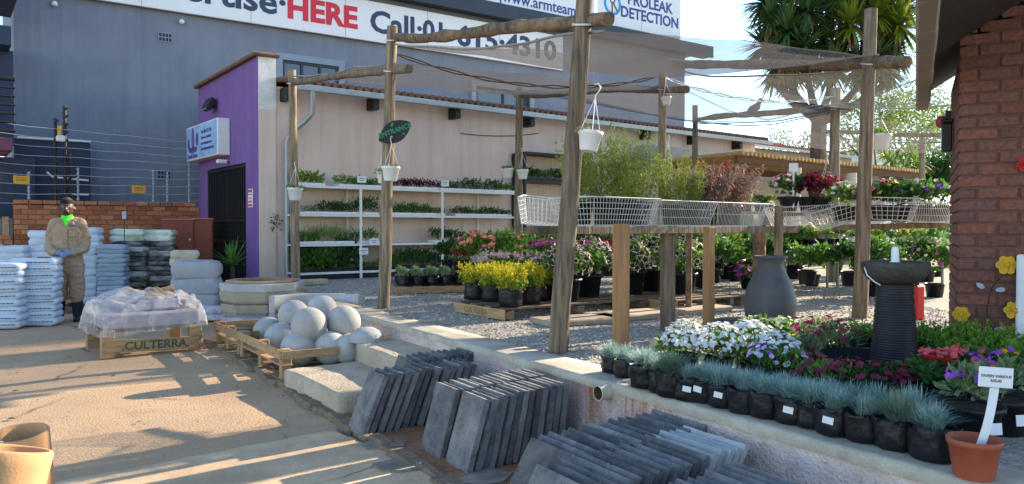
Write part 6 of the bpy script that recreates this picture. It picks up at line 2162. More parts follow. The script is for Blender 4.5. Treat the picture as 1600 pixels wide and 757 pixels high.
sp = [star_pet(520, 85, .21, .19, .30), star_pet(520, 75, .22, .20, .30), star_pet(420, 60, .18, .17, .27)]
for i, (px, py, sc, lb) in enumerate(((885, 470, 1.0, 'black red petunia with cream edged stars left of the thick pole'), (918, 463, 1.05, 'black red petunia with cream edges right of the thick pole'), (985, 459, 1.15, 'dense black red petunia between the timber posts'),
                                      (1012, 455, 1.2, 'big black red petunia before the round post'), (1066, 459, 1.05, 'black red petunia between round post and slim post'), (1100, 449, 1.2, 'dark petunia bush behind the slim square post'),
                                      (1142, 436, 1.45, 'broad dark petunia left of the grey vase'), (1165, 432, 1.4, 'broad dark petunia behind the magenta basket'), (1240, 437, 1.0, 'black petunia with white star edges right of the vase'), (1215, 425, 1.1, 'black petunia behind the neck of the vase'))):
    p = G(px, py, ZT + (.136 if px < 1090 else .02))
    a, b = sp[i % 3]; sc *= 1.32
    potted('star_petunia', lb, 'potted plant', p, 'star petunias on the terrace', potK, [('foliage', a), ('blossoms', b)], random.random() * 6, sc)

# little marigolds on the small pallet
mg = FM(); bush(mg, 200, .10, .10, .075, (0, 0, .17), .04, .018, 0, .5, 9, .4); mg = mg.mesh('foliage', l_silver)
mgf = [top_flowers(1, .05, .05, .07, .19, .022, [p_orange], 8, zmin=.8), None, None, top_flowers(1, .05, .05, .07, .19, .02, [p_yel], 8, zmin=.8)]
pl0 = G(668, 459, ZT) + Vector((0, .35, 0))
k = 0
for j in range(3):
    for i in range(5):
        p = pl0 + Vector((math.cos(R(14)), math.sin(R(14)), 0)) * (-.42 + .21 * i) + Vector((-math.sin(R(14)), math.cos(R(14)), 0)) * (-.28 + .24 * j) + Vector((0, 0, .121))
        pts = [('foliage', mg)]
        if mgf[(k * 3) % 4] is not None and k in (0, 4, 5, 9, 12): pts.append(('blossoms', mgf[0 if k % 2 else 3]))
        lb = f'young marigold, {("front", "middle", "back")[j]} row of the small pallet, {ORD[i]} from left' + (', in bloom' if len(pts) > 1 else '')
        potted('young_marigold', lb, 'potted plant', p, 'young marigolds on the small pallet', bagS[k % 4], pts, random.random() * 6, 1.0, potname='nursery_bag'); k += 1
m = MB(); m.box((0, 0, 0), (.075, .003, .05)); tag_me = m.mesh('paper_tag', m_label)

# azalea-like orange bush, red leaved pot, green shrubs and the flower drifts behind the pallet
def shrub(name, label, cat, px, py, Y, rx, rz_, leafm, n, L, Wd, flm=None, nf=0, fr=.03, pot=None, cl=None, clr=.05, up=.5, zb=ZT, group=None, petals=5, zmin=.1, cz=None, flat=.5):
    p = D(px, 300, Y) if py is None else G(px, py, zb)
    p.z = zb
    czz = cz if cz is not None else .16 + rz_ * .95
    parts = [('foliage', bush_me(n, rx, rx, rz_, L, Wd, leafm, czz, up))]
    if flm: parts.append(('blossoms', top_flowers(nf, rx, rx, rz_, czz, fr, flm, petals, cl=cl, clr=clr, zmin=zmin, flat=flat)))
    return potted(name, label, cat, p, group, pot or potK, parts, random.random() * 6)


shrub('azalea', 'bushy azalea with salmon orange blossoms behind the yellow plants', 'potted plant', 775, 0, 10.6, .36, .27, l_mid, 800, .11, .04, [p_salmon, p_coral, p_salmon], 120, .030, cl=26, clr=.03) if False else None
for px, Y, rx, lb in ((752, 10.9, .36, 'azalea with salmon blossoms, left of the pair behind the yellow bushes'), (794, 10.7, .38, 'azalea with salmon blossoms, right of the pair behind the yellow bushes')):
    shrub('azalea', lb, 'potted plant', px, None, Y, rx, .26, l_mid, 650, .11, .04, [p_salmon, p_coral, p_salmon], 90, .034, cl=22, clr=.03, group='salmon azaleas', zb=ZT + .27)
shrub('red_leaf_plant', 'small plant with red leaves in a black tray left of the azaleas', 'potted plant', 722, None, 10.9, .15, .13, Misl('red orange leaves', [(.36, .05, .02), (.28, .07, .03), (.1, .1, .02)], .5, .3), 300, .07, .03, zb=ZT + .3)
for px, Y, rx, rz_, lm, lb in ((845, 11.2, .34, .30, l_mid, 'leafy green shrub with pale blooms behind the magenta drift'), (905, 11.4, .36, .30, l_dark, 'dark leafy shrub right of the thick pole in the back'), (862, 12.2, .36, .34, l_lime, 'light green shrub at the foot of the black rack'), (950, 12, .40, .30, l_dark, 'low dark green shrub in the back row of the terrace'), (1000, 12.4, .4, .32, l_olive, 'yellowish green shrub behind the petunias'), (1060, 12.4, .4, .34, l_mid, 'green shrub behind the round timber post'), (1120, 12.2, .4, .36, l_lime, 'bright green shrub beneath the wire baskets'), (1170, 12.8, .4, .36, l_mid, 'green shrub behind the dark timber leg'), (700, 13.6, .22, .2, l_dark, 'dark green shrub near the end of the white shelves'), (822, 12.8, .3, .3, l_lime, 'fresh green shrub at the foot of the slim pole'),
    (1112, 10.4, .32, .26, l_mid, 'green shrub left of the magenta petunia pot'), (1200, 10.6, .34, .26, l_dark, 'dark green shrub straight behind the vase neck'), (1262, 10.2, .30, .22, l_mid, 'green shrub right behind the star petunia by the vase'), (1330, 9.9, .28, .22, l_dark, 'dark green shrub behind the violet petunia pot'), (1372, 10.0, .30, .24, l_mid, 'green shrub just right of the grey pole behind the fountain'), (1240, 11.6, .36, .34, l_lime, 'light green shrub at the left end of the steel table'), (1420, 10.8, .34, .26, l_dark, 'dark green shrub behind the red canister'), (1035, 11.2, .36, .28, l_lime, 'light green shrub between the timber posts')):
    shrub('leafy_shrub', lb, 'potted plant', px, None, Y, rx, rz_, lm, 700, .10, .05, [p_white] if lm is l_mid else None, 14, .03, group='green shrubs at the back of the terrace', zb=ZT + .20)
drift = [(775, 470, .16, p_pink, 9.6), (800, 0, .17, p_pink, 9.9), (838, 0, .18, p_pink, 9.7), (862, 0, .18, p_pink, 9.6), (850, 0, .18, p_mag, 10.3), (872, 0, .2, p_mag, 10.2), (905, 0, .2, p_red, 10.2), (925, 0, .2, p_mag, 9.9), (945, 0, .2, p_red, 10.3), (915, 0, .18, p_white, 9.5)]
cname = {p_pink.name: 'pale pink', p_mag.name: 'magenta', p_red.name: 'red', p_white.name: 'white'}
lbs = ['left end of the pale pink drift behind the yellow bushes', 'pale pink kalanchoe above the second yellow bush', 'pale pink kalanchoe left of the thick pole', 'pale pink kalanchoe touching the thick pole', 'magenta kalanchoe above the pale pink ones', 'magenta kalanchoe just left of the thick pole', 'red kalanchoe just right of the thick pole', 'magenta kalanchoe in front of the red ones', 'red kalanchoe beside the dark petunias', 'white kalanchoe below the magenta one']
for (px, _, rx, fm_, Y), lb in zip(drift, lbs):
    shrub('kalanchoe', lb, 'potted plant', px, None, Y, rx, .13, l_mid, 220, .06, .035, [fm_], 170, .017, cl=16, clr=.035, group='kalanchoe drifts behind the yellow bushes', zb=ZT + (.22 if fm_ in (p_pink, p_white) else .38), petals=4, zmin=.35)

# hanging-pot style petunias on the gravel
for px, py, sc, fm_, lb, nf, rr in ((1168, 452, .95, [p_mag, p_purple], 'magenta petunia in a dark pot left of the grey vase', 34, .04), (1304, 432, 1.15, [p_violet, p_violet], 'deep violet petunia in a black pot before the plant tables', 60, .04)):
    p = G(px, py, ZT)
    fo = bush_me(420, .18, .18, .15, .05, .03, l_mid, .27, .3)
    potted('petunia', lb, 'potted plant', p, None, pot_me(.09, .14, .22, m_plastic), [('foliage', fo), ('blossoms', top_flowers(nf, .19, .19, .15, .28, rr, fm_, 5, star=.8, zmin=-.1, cl=12, clr=.05))], 1.0, sc)

m_slabstep = M('sandy stepping slab', (.36, .29, .21), .95, .2, 6, .5, 50, stain=(.2, .15, .11), st_scale=4)
# stepping slabs on the gravel
for px, py, l, w_, rz, lb in ((905, 505, .9, .45, R(25), 'pale stepping slab on the gravel right of the thick pole'), (985, 497, .9, .5, R(30), 'pale stepping slab between the timber posts'), (1085, 487, .8, .45, R(35), 'pale stepping slab behind the slim post')):
    c = G(px, py, ZT); m = MB(); m.box((0, 0, .03), (l, w_, .06), bev=.012); o = obj('stepping_slab', m.mesh('stepping_slab', m_slabstep), None, c, (0, 0, rz)); tag(o, lb, 'slab')
for px, py, lb, s_ in ((1062, 512, 'rough stone block at the foot of the round post', .16), (1150, 478, 'small wooden off-cut on the gravel left of the vase', .14), (490, 446, 'long low concrete kerb piece at the foot of the corner pole', .45), (1030, 548, 'grey brick lying behind the white daisies', .14)):
    c = G(px, py, ZT); m = MB(); m.box((0, 0, .05), (s_, s_ * .5, .10), bev=.02); o = obj('loose_block', m.mesh('loose_block', m_castwarm if s_ < .4 else m_conc), None, c, (0, 0, R(px % 50))); tag(o, lb, 'block')

# ================================================================ BASKET TABLE
def timber(label, px, py, top, wpx, square=True, mat=None, Y=None):
    b = G(px, py, ZT) if Y is None else D(px, 300, Y); b.z = ZT
    d = ray(px, top); z = (_O + d * (b.y / d.y)).z
    s_ = wpx * b.y / FPX
    m = MB()
    if square: m.box((0, 0, (z - ZT) / 2 - .05), (s_, s_, z - ZT + .1), R(35), 0, .006)
    else: m.tube([(0, 0, -.1)] + [(.01 * mnoise.noise(Vector((k, px, 0))), .01 * mnoise.noise(Vector((k, px, 4))), (z - ZT) * k / 8) for k in range(9)], [s_ / 2] * 10, 12, jit=.08)
    o = obj('timber_post', m.mesh('timber_post', mat or m_post), None, b); tag(o, label, 'post', 'timber posts under the wire baskets'); return b


timber('orange sawn timber post in front under the wire baskets', 970, 545, 350, 20)
timber('slim sawn timber post right of the round one', 1107, 516, 355, 14)
timber('thick round split post under the wire baskets', 1043, 517, 352, 24, False, m_wood)
timber('dark thick post behind the neck of the grey vase', 1187, 0, 352, 20, False, m_log, 8.9)
timber('thin split post standing above the vase mouth', 1217, 0, 322, 10, True, m_wood, 8.0)
timber('short post with knobbly bark behind the slim post', 1076, 488, 360, 10, False, m_log)
timber('sawn post under the right wire baskets above the fountain', 1431, 440, 345, 17, True, m_wood)
# bearers under the baskets
def bearer(label, a, b, s_=.07):
    d = b - a; m = MB(); n = 4
    m.box((0, 0, 0), (d.length, s_ * .9, s_), 0, 0, .006)
    o = obj('bearer_plank', m.mesh('bearer_plank', m_wood)); o.matrix_world = Matrix.Translation((a + b) / 2) @ d.to_track_quat('X', 'Z').to_matrix().to_4x4(); tag(o, label, 'plank')


t0 = G(962, 545, ZT); KZ = 1.385
k0_ = D(885, 356, 6.1); k1_ = D(1245, 358, 8.3)
bearer('long plank under the front row of wire baskets', Vector((k0_.x, k0_.y, KZ)), Vector((k1_.x, k1_.y, KZ)))
bearer('second long plank under the back of the wire baskets', Vector((k0_.x - .3, k0_.y + .45, KZ)), Vector((k1_.x - .3, k1_.y + .45, KZ)))


def basket_me(l, w_, h, taper=.06, nx=24, ny=12, nz=4, r_=.0027, coarse=False):
    m = MB()
    def rect(z, ins):
        return [Vector((-l / 2 + ins, -w_ / 2 + ins, z)), Vector((l / 2 - ins, -w_ / 2 + ins, z)), Vector((l / 2 - ins, w_ / 2 - ins, z)), Vector((-l / 2 + ins, w_ / 2 - ins, z))]
    top = rect(h, 0); bot = rect(0, taper)
    def wire(a, b, rr=r_): m.tube([a, b], rr, 4, caps=False)
    for k in range(4):
        a, b = top[k], top[(k + 1) % 4]; c, d = bot[k], bot[(k + 1) % 4]
        wire(a, b, r_ * 2.0); wire(c, d, r_ * 1.5); wire(a, c, r_ * 1.6)
        nn = nx if k % 2 == 0 else ny
        for i in range(1, nn):
            wire(a.lerp(b, i / nn), c.lerp(d, i / nn))
        for j in range(1, nz):
            wire(a.lerp(c, j / nz), b.lerp(d, j / nz))
    for i in range(1, nx):
        wire(bot[0].lerp(bot[1], i / nx), bot[3].lerp(bot[2], i / nx))
    for j in range(1, 5):
        wire(bot[0].lerp(bot[3], j / 5), bot[1].lerp(bot[2], j / 5))
    return m


def basket(label, c, l, w_, h, rz, tilt=(0, 0), **kw):
    t_ = thing('wire_basket', label, 'wire basket', c, rz, 'wire trolley baskets holding plants')
    t_.rotation_euler = (tilt[0], tilt[1], rz)
    obj('wire_mesh', basket_me(l, w_, h, **kw).mesh('wire_mesh', m_galv), t_)
    m = MB()
    for s_ in (-1, 1):
        m.tube([(s_ * l * .47, -w_ / 2, h), (s_ * l * .47, 0, h + .012), (s_ * l * .47, w_ / 2, h)], .007, 6)
    obj('rim_bar', m.mesh('rim_bar', m_galv), t_)
    return t_


kd_ = (k1_ - k0_); kd_.z = 0; klen = kd_.length; kd_.normalize(); krz = math.atan2(kd_.y, kd_.x); kp = Vector((-kd_.y, kd_.x, 0))
kb0 = Vector((k0_.x, k0_.y, 1.425)) + kp * .24
basket('front wire basket with square end mesh beside the thick pole', kb0 + kd_ * .70, .84, .55, .235, krz, nz=5, nx=22)
basket('middle wire basket with the tall olive shrubs', kb0 + kd_ * 1.55, .84, .55, .225, krz, nz=3, nx=30)
basket('right wire basket with the dusky red shrub', kb0 + kd_ * 2.42, .88, .55, .225, krz, nz=2, nx=34)
basket('tilted empty wire basket behind the thick pole at left', D(862, 352, 7.1), .62, .5, .24, R(-8), (R(4), R(6)), nz=6, nx=14, ny=8, taper=.05)
basket('wire basket nested behind the right end of the row', D(1248, 352, 9.0), .6, .5, .22, R(10), (0, R(-3)), nz=4, nx=20)
basket('tilted coarse wire basket left of the grey pole', D(1306, 350, 8.6), .55, .45, .22, R(-12), (R(6), R(-17)), nz=4, nx=10, ny=8)
basket('coarse wire basket right of the grey pole', D(1388, 344, 8.2), .50, .45, .23, R(-14), (0, R(2)), nz=5, nx=8, ny=8)
basket('fine wire basket behind the brick house corner', D(1452, 348, 8.3), .46, .45, .22, R(-14), (0, R(2)), nz=3, nx=24, ny=8)
bearer('plank under the right wire baskets', D(1300, 356, 8.7), D(1480, 352, 8.2), .06)
bearer('short plank under the left tilted basket', D(820, 360, 7.3), D(900, 366, 6.9), .05)
# plants standing in the baskets
potB = pot_me(.095, .12, .21, m_plastic); potBs = pot_me(.06, .08, .12, m_plastic)


def spray_me(n, h, spread, br_, per, L, Wd, mat):
    f = FM(); sprays(f, n, h, spread, br_, per, L, Wd, 0, .05, (0, 0, .16)); return f.mesh('foliage', mat)


SP = [spray_me(46, .62, .20, .10, 60, .032, .010, l_olive) for _ in range(3)]
ol = ['left end', 'left middle', 'right middle', 'right']
for i, (s_, sc, lb) in enumerate(((.46, .95, 'tall olive green spray shrub at the left end of the basket row'), (.70, 1.08, 'tallest olive green spray shrub left of centre in the basket row'), (.95, 1.05, 'olive green spray shrub above the square timber post'), (1.22, 1.0, 'olive green spray shrub beside the pole in the basket row'), (1.55, .88, 'loose olive green spray shrub right of the pole'), (1.80, .8, 'thin olive green spray shrub next to the dusky red one'))):
    potted('spray_shrub', lb, 'potted plant', kb0 + kd_ * s_ + kp * random.uniform(-.08, .08) + Vector((0, 0, .008)), 'olive spray shrubs in the baskets', potB, [('foliage', SP[i % 3])], random.random() * 6, sc)


def nand():
    f = FM(); sprays(f, 44, .44, .32, .10, 60, .036, .014, 0, .13, (0, 0, .16)); return f.mesh('foliage', l_nandina)


def nandr():
    f = FM(); sprays(f, 12, .50, .26, .10, 34, .034, .014, 0, .08, (0, 0, .2))
    return f.mesh('red_shoots', l_nandred)


NM = [nand(), nand()]; NR = nandr()
for i, (s_, lb, rd_) in enumerate(((2.06, 'dusky red brown nandina at the left of its basket', False), (2.28, 'dusky nandina with red shoots in the middle of the right basket', True), (2.50, 'dusky nandina with bright red shoots above the dark post', True), (2.72, 'dusky red brown nandina at the right end of the row', False))):
    potted('nandina', lb, 'potted plant', kb0 + kd_ * s_ + kp * random.uniform(-.06, .1) + Vector((0, 0, .008)), 'nandinas in the right basket', potB, [('foliage', NM[i % 2])] + ([('red_shoots', NR)] if rd_ else []), i * 1.7, .98)
# small plants in the right baskets
smallp = [(1232, 8.9, l_dark, [p_mag, p_pink], 'small pink cyclamen at the left of the far plants'), (1262, 9.0, l_maroon, [p_burg], 'dark maroon coleus in a black bag beside the white card'), (1285, 8.9, l_maroon, [p_crim], 'dark maroon coleus right of its twin'), (1318, 8.7, l_lime, [p_white, p_lilac], 'fresh green plant with white flowers in the tilted basket'), (1335, 8.6, l_mid, [p_white], 'green plant behind the grey pole'),
          (1366, 8.2, l_dark, [p_coral], 'dark green plant with pink red flowers right of the grey pole'), (1390, 8.2, l_dark, [p_yel], 'dark green plant with a yellow flower in the coarse basket'), (1413, 8.25, l_dark, [p_violet], 'dark green plant with violet flowers in the coarse basket'), (1440, 8.3, l_mid, [p_lilac], 'green plant with lilac flowers in the fine basket'), (1466, 8.3, l_mid, [p_violet, p_lilac], 'green plant with violet flowers beside the brick wall')]
for px, Y, lm, fms, lb in smallp:
    p = D(px, 350, Y); p.z = 1.46 if px > 1300 else 1.44
    dzp = .16 if px < 1300 else .02
    p.z += dzp
    potted('bedding_plant', lb, 'potted plant', p, 'bedding plants in the right baskets', potBs, [('foliage', bush_me(300, .16, .16, .11, .05, .03, lm, .20, .5)), ('blossoms', top_flowers(22, .16, .16, .11, .21, .024, fms, 5, zmin=.1))], random.random() * 6, 1.4)
bearer('plank shelf under the maroon coleus pots', D(1215, 336, 9.1), D(1300, 334, 8.8), .04)
# cards among them
for px, py, Y, lb, w_ in ((1240, 262, 8.8, 'white price card on a stake above the pink cyclamens', .10), (1088, 274, 11, 'small round white card hanging in the olive shrubs', .07)):
    c = D(px, py, Y); t_ = thing('price_card', lb, 'price card', c, R(-10))
    m = MB(); m.box((0, 0, 0), (w_, .006, w_), bev=.004); obj('card', m.mesh('card', m_label), t_)
    m = MB(); m.box((.0, .008, -.22), (.022, .006, .5)); obj('stake', m.mesh('stake', m_label), t_)

# ================================================================ PLANT TABLES FURTHER BACK
for (px0, px1, yt, Y, lb) in ((1225, 1345, 388, 11.0, 'steel plant table behind the vase and the grey pole'), (1120, 1230, 330, 14.5, 'white plant stand behind the nandinas'), (1350, 1480, 392, 11.6, 'steel plant table behind the fountain')):
    a = D(px0, yt, Y); b = D(px1, yt, Y + .4); z = a.z; d = b - a; d.z = 0; l = d.length; rz = math.atan2(d.y, d.x)
    t_ = thing('plant_table', lb, 'table', Vector((a.x, a.y, 0)) + d / 2, rz)
    m = MB(); m.box((0, .35, z - .02), (l, .7, .035), bev=.005); obj('table_top', m.mesh('table_top', m_steel), t_)
    for x in (-l / 2 + .05, l / 2 - .05):
        for y in (.04, .66):
            m = MB(); m.box((x, y, (ZT + z) / 2 - .02), (.028, .028, z - ZT - .04)); obj('leg', m.mesh('leg', m_steel), t_)
    n = 6
    for k in range(n):
        q = Vector((a.x, a.y, z)) + d * ((k + .5) / n) + Vector((-math.sin(rz), math.cos(rz), 0)) * random.uniform(.12, .4)
        lm = (l_mid, l_lime, l_dark, l_olive, l_lime, l_mid)[(k + int(px0)) % 6]
        pos = ('leftmost', 'second', 'third', 'fourth', 'fifth', 'rightmost')[k]
        potted('table_plant', f'{pos} green potted plant on the {lb.split(" behind")[0]} behind{lb.split(" behind")[1]}', 'potted plant', q, 'potted plants on the tables', potKs, [('foliage', bush_me(200, .17, .17, .12, .06, .035, lm, .22, .6))], random.random() * 6)
# larger flowering bushes behind the tables
for px, Y, rx, rz_, lm, fms, nf, lb in ((1360, 10.6, .30, .26, l_dark, [p_violet, p_burg], 30, 'dark bush with violet flowers behind the fountain head'), (1395, 12.4, .42, .3, l_yel, [p_yel], 8, 'golden leaved bush behind the fountain'), (1462, 10.5, .34, .34, l_mid, [p_mag, p_pink, p_rim], 46, 'bush with pink flowers beside the brick pier'), (1330, 12.8, .4, .3, l_lime, [p_yel], 4, 'bright green bush under the plant tables'), (1270, 12.5, .4, .3, l_mid, [p_white], 10, 'green bush behind the vase'), (1450, 13.5, .6, .5, l_silver, [p_white], 40, 'pale flowering shrub left of the brick house'), (1150, 13.6, .35, .35, l_mid, [p_mag], 8, 'shrub behind the left nandinas'), (1090, 13.8, .32, .4, l_lime, None, 0, 'fresh green shrub behind the olive sprays')):
    shrub('flowering_bush', lb, 'bush', px, None, Y, rx, rz_, lm, 700, .075, .04, fms, nf, .03, group='flowering bushes behind the tables', zmin=-.1)
# grey metal row of dark planters beneath the tables
# red canister behind the fountain
c = G(1432, 500, ZT); t_ = thing('red_canister', 'red canister standing on the gravel behind the fountain', 'canister', c)
m = MB(); m.box((0, 0, .18), (.11, .11, .36), R(20), 0, .015); obj('body', m.mesh('body', m_red), t_)
m = MB(); m.lathe([(.02, 0), (.025, .02), (.025, .05), (0, .05)], 10, (0, 0, .36)); obj('cap', m.mesh('cap', m_black), t_)
m = MB(); m.tube([(.05, -.03, .15), (.12, -.05, .10), (.14, -.06, .03), (.10, -.08, .005)], .009, 6); obj('hose', m.mesh('hose', m_label), t_)

# ================================================================ VASE AND FOUNTAIN
c = G(1203, 514, ZT); Yv_ = c.y; s_ = Yv_ / FPX
t_ = thing('tall_vase', 'tall dark grey bottle shaped clay vase on the gravel', 'vase', c)
prof_px = [(28, 512), (33, 505), (38, 490), (40, 475), (38, 458), (33, 442), (26, 428), (21, 416), (20, 408), (24, 402), (26.5, 400), (26.5, 398), (24, 397.5), (20, 401), (18, 410)]
m = MB(); m.lathe([(a * s_, (512 - b) * s_) for a, b in prof_px], 48); m.disc((0, 0, (512 - 409) * s_), 18 * s_, 30, 1)
obj('body', m.mesh('body', [m_vase, m_soil]), t_)
c = G(1150, 512, ZT); m = MB(); m.lathe([(.0, 0), (.17, 0), (.19, .03), (.16, .075), (.10, .09), (0, .092)], 28); o = obj('low_bowl', m.mesh('low_bowl', m_vase), None, c, sc=(1.3, 1, 1)); tag(o, 'low upturned dark bowl at the left foot of the grey vase', 'bowl')

c = G(1397, 589, ZT); s_ = c.y / FPX
ft_ = thing('stone_fountain', 'dark ribbed stone fountain with a wide bowl and white nozzle', 'fountain', c)
pr = [(44, 0), (40, 3)]
z0, z1 = 6, 146
n = 36
m = MB(); P = []
for i in range(n):
    t1 = i / n; r_ = 37 - 9.5 * min(1, t1 * 1.15) ** .8
    za = z0 + (z1 - z0) * i / n; zh = (z1 - z0) / n
    P += [((r_ - 1.3) * s_, za * s_), ((r_ + .2) * s_, (za + zh * .25) * s_), ((r_ + .2) * s_, (za + zh * .6) * s_), ((r_ - 1.3) * s_, (za + zh * .95) * s_)]
m.lathe([(40 * s_, 0), (40 * s_, 5 * s_)] + P, 48)
obj('pedestal', m.mesh('pedestal', m_stonebl), ft_)
m = MB(); V = []
bp = [(24, 146), (30, 147), (40, 153), (47, 163), (49.5, 174), (49.5, 180), (48, 181.5), (45.5, 180.5), (43, 174), (30, 165), (0, 162)]
m.lathe([(a * s_, b * s_) for a, b in bp], 48, jit=.012)
obj('bowl', m.mesh('bowl', M('chiselled dark stone', (.045, .04, .036), .5, .35, 9, .8, 24, stain=(.12, .10, .085), st_scale=5, bdist=.012)), ft_)
m = MB(); m.disc((0, 0, 178 * s_), 45 * s_, 40); obj('water', m.mesh('water', m_water), ft_)
m = MB(); m.lathe([(5.5 * s_, 0), (6 * s_, 5 * s_), (5.5 * s_, 22 * s_), (4.5 * s_, 26 * s_), (2 * s_, 27.5 * s_), (0, 27.5 * s_)], 16, (0, 0, 177 * s_)); m.lathe([(8 * s_, 0), (8 * s_, 2 * s_), (0, 2 * s_)], 16, (0, 0, 178.2 * s_)); obj('nozzle', m.mesh('nozzle', m_whitepl), ft_)
m = MB(); m.tube([(-49 * s_, -.01, 172 * s_), (-47 * s_, -.03, 160 * s_), (-38 * s_, -.05, 150 * s_), (-30 * s_, -.06, 145 * s_)], .004, 5); obj('tube', m.mesh('tube', m_whitepl), ft_)
# black basin ring around it
m = MB(); m.lathe([(.40, 0), (.43, .02), (.44, .13), (.425, .14), (.41, .13), (.39, .03), (0, .02)], 40)
o = obj('black_basin', m.mesh('black_basin', m_plastic), None, G(1352, 590, ZT), sc=(1, .8, 1)); tag(o, 'black plastic basin round the foot of the fountain', 'basin')

# ================================================================ RIGHT FOREGROUND FLOWER BED
def daisy_bush(label, px, py, rx, rz_, fms, nf, fr=.022, lm=None, inner=None, group=None, petals=8, n=420, name='daisy_bush', cl=None, L=.055, Wd=.014, zmin=.15, zb=ZT, star=.8, clr=.05):
    p = G(px, py, zb)
    rz_ *= .82
    f = FM(); bush(f, n, rx, rx * .9, rz_, (0, 0, .06 + rz_ * .7), L, Wd, 0, .8, 16, .45)
    fl = top_flowers(nf, rx, rx * .9, rz_, .075 + rz_ * .7, fr, fms, petals, inner, zmin, star, cl=cl, clr=clr, flat=.7)
    return potted(name, label, 'potted plant', p, group, bagS[int(px) % 4], [('foliage', f.mesh('foliage', lm or l_mid)), ('blossoms', fl)], random.random() * 6, potname='nursery_bag')


gD = 'white daisy bushes behind the blue grass'
daisy_bush('white daisy bush at the left end of the flower bed', 1070, 582, .165, .19, [p_white], 210, .0185, group=gD)
daisy_bush('white daisy bush second from left in the flower bed', 1122, 588, .165, .19, [p_white], 200, .0185, group=gD)
daisy_bush('white daisy bush in front of the grey vase', 1172, 584, .17, .19, [p_white], 210, .0185, group=gD)
daisy_bush('white daisy bush with lilac eyes left of the maroon flowers', 1215, 596, .15, .16, [p_white], 95, .0185, group=gD)
daisy_bush('white daisy bush with dark eyes lowest in the bed', 1240, 606, .10, .11, [p_lilac, p_white, p_white], 26, .021, group=gD)
daisy_bush('lilac and purple daisy bush among the white ones', 1195, 603, .12, .13, [p_purple, p_lilac, p_white], 34, .021, group=gD)
daisy_bush('pale cream green flower cushion before the vase', 1180, 550, .17, .14, [p_cream], 110, .017, group='cream cushions before the vase')
daisy_bush('pale cream green flower cushion right of the vase foot', 1222, 552, .17, .14, [p_cream], 110, .017, group='cream cushions before the vase')
daisy_bush('crimson flowered bush at the left of the fountain', 1275, 562, .18, .19, [p_crim, p_burg], 60, .022, l_silver, name='crimson_bush', group='crimson bushes left of the fountain', cl=22, clr=.02)
daisy_bush('crimson flowered bush close to the fountain pedestal', 1312, 570, .17, .17, [p_crim, p_burg], 55, .022, l_silver, name='crimson_bush', group='crimson bushes left of the fountain', cl=22, clr=.02)
daisy_bush('bush with a few yellow and dark red flowers', 1258, 580, .12, .13, [p_yel, p_burg], 14, .02, l_silver, name='pansy')
for px, py, lb in ((1262, 612, 'low burgundy flowered plant left of the basin'), (1292, 618, 'low burgundy flowered plant in front of the basin'), (1325, 622, 'low burgundy flowered plant before the pedestal'), (1360, 628, 'low burgundy flowered plant right of the pedestal middle'), (1395, 630, 'low burgundy flowered plant at the right of the pedestal'), (1425, 628, 'low burgundy flowered plant before the geraniums')):
    daisy_bush(lb, px, py, .12, .10, [p_burg], 48, .02, l_box if px < 1340 else l_dark, name='burgundy_plant', group='low burgundy plants round the basin', n=300, L=.045, Wd=.016, cl=20, clr=.02)


def box_bush(label, px, py, rx, rz_, lm, n=900, L=.028, Wd=.016, name='box_shrub', spray=False):
    p = G(px, py + 4, ZT); rz_ *= .8
    f = FM()
    if spray: sprays(f, 90, rz_ * 1.5, rx * .8, rx * .7, 60, .030, .014, 0, .10, (0, 0, .05))
    else: bush(f, n, rx, rx, rz_, (0, 0, .06 + rz_ * .85), L, Wd, 0, .6, 22, .4)
    return potted(name, label, 'potted plant', p, 'green shrubs behind the flower bed', bagA[int(px) % 4], [('foliage', f.mesh('foliage', lm))], random.random() * 6, potname='nursery_bag')


box_bush('small fresh green box shrub left of the fountain', 1340, 562, .16, .17, l_box)
box_bush('fresh green box shrub right of the fountain', 1452, 578, .19, .19, l_box)
box_bush('second fresh green box shrub beside the brick wall', 1478, 574, .16, .18, l_box)
box_bush('feathery green conifer before the brick wall', 1508, 588, .13, .17, l_conifer, spray=True, name='dwarf_conifer')
box_bush('tall feathery yellow green conifer before the lower yellow flower', 1538, 586, .13, .24, l_conifer, spray=True, name='dwarf_conifer')
box_bush('feathery yellow green conifer near the white panel', 1566, 592, .13, .19, l_conifer, spray=True, name='dwarf_conifer')
box_bush('feathery green conifer cut by the right edge', 1596, 600, .12, .15, l_conifer, spray=True, name='dwarf_conifer')
# geraniums, purple flowers, black pots
def geranium(label, px, py, fms, nf, cl, sc=1.0, pot=None, lm=None, rx=.13, rz_=.10, zz=.07):
    p = G(px, py, ZT)
    f = FM(); bush(f, 240, rx, rx, rz_, (0, 0, zz + rz_), .055, .05, 0, .5, 12, .45)
    return potted('geranium', label, 'potted plant', p, 'geraniums beside the price sign', pot or bagS[0], [('foliage', f.mesh('foliage', lm or l_dark)), ('blossoms', top_flowers(nf, rx, rx, rz_ * 1.15, zz + rz_ * 1.1, .020, fms, 5, zmin=.5, star=.85, cl=cl, clr=.022, flat=.4))], random.random() * 6, sc)


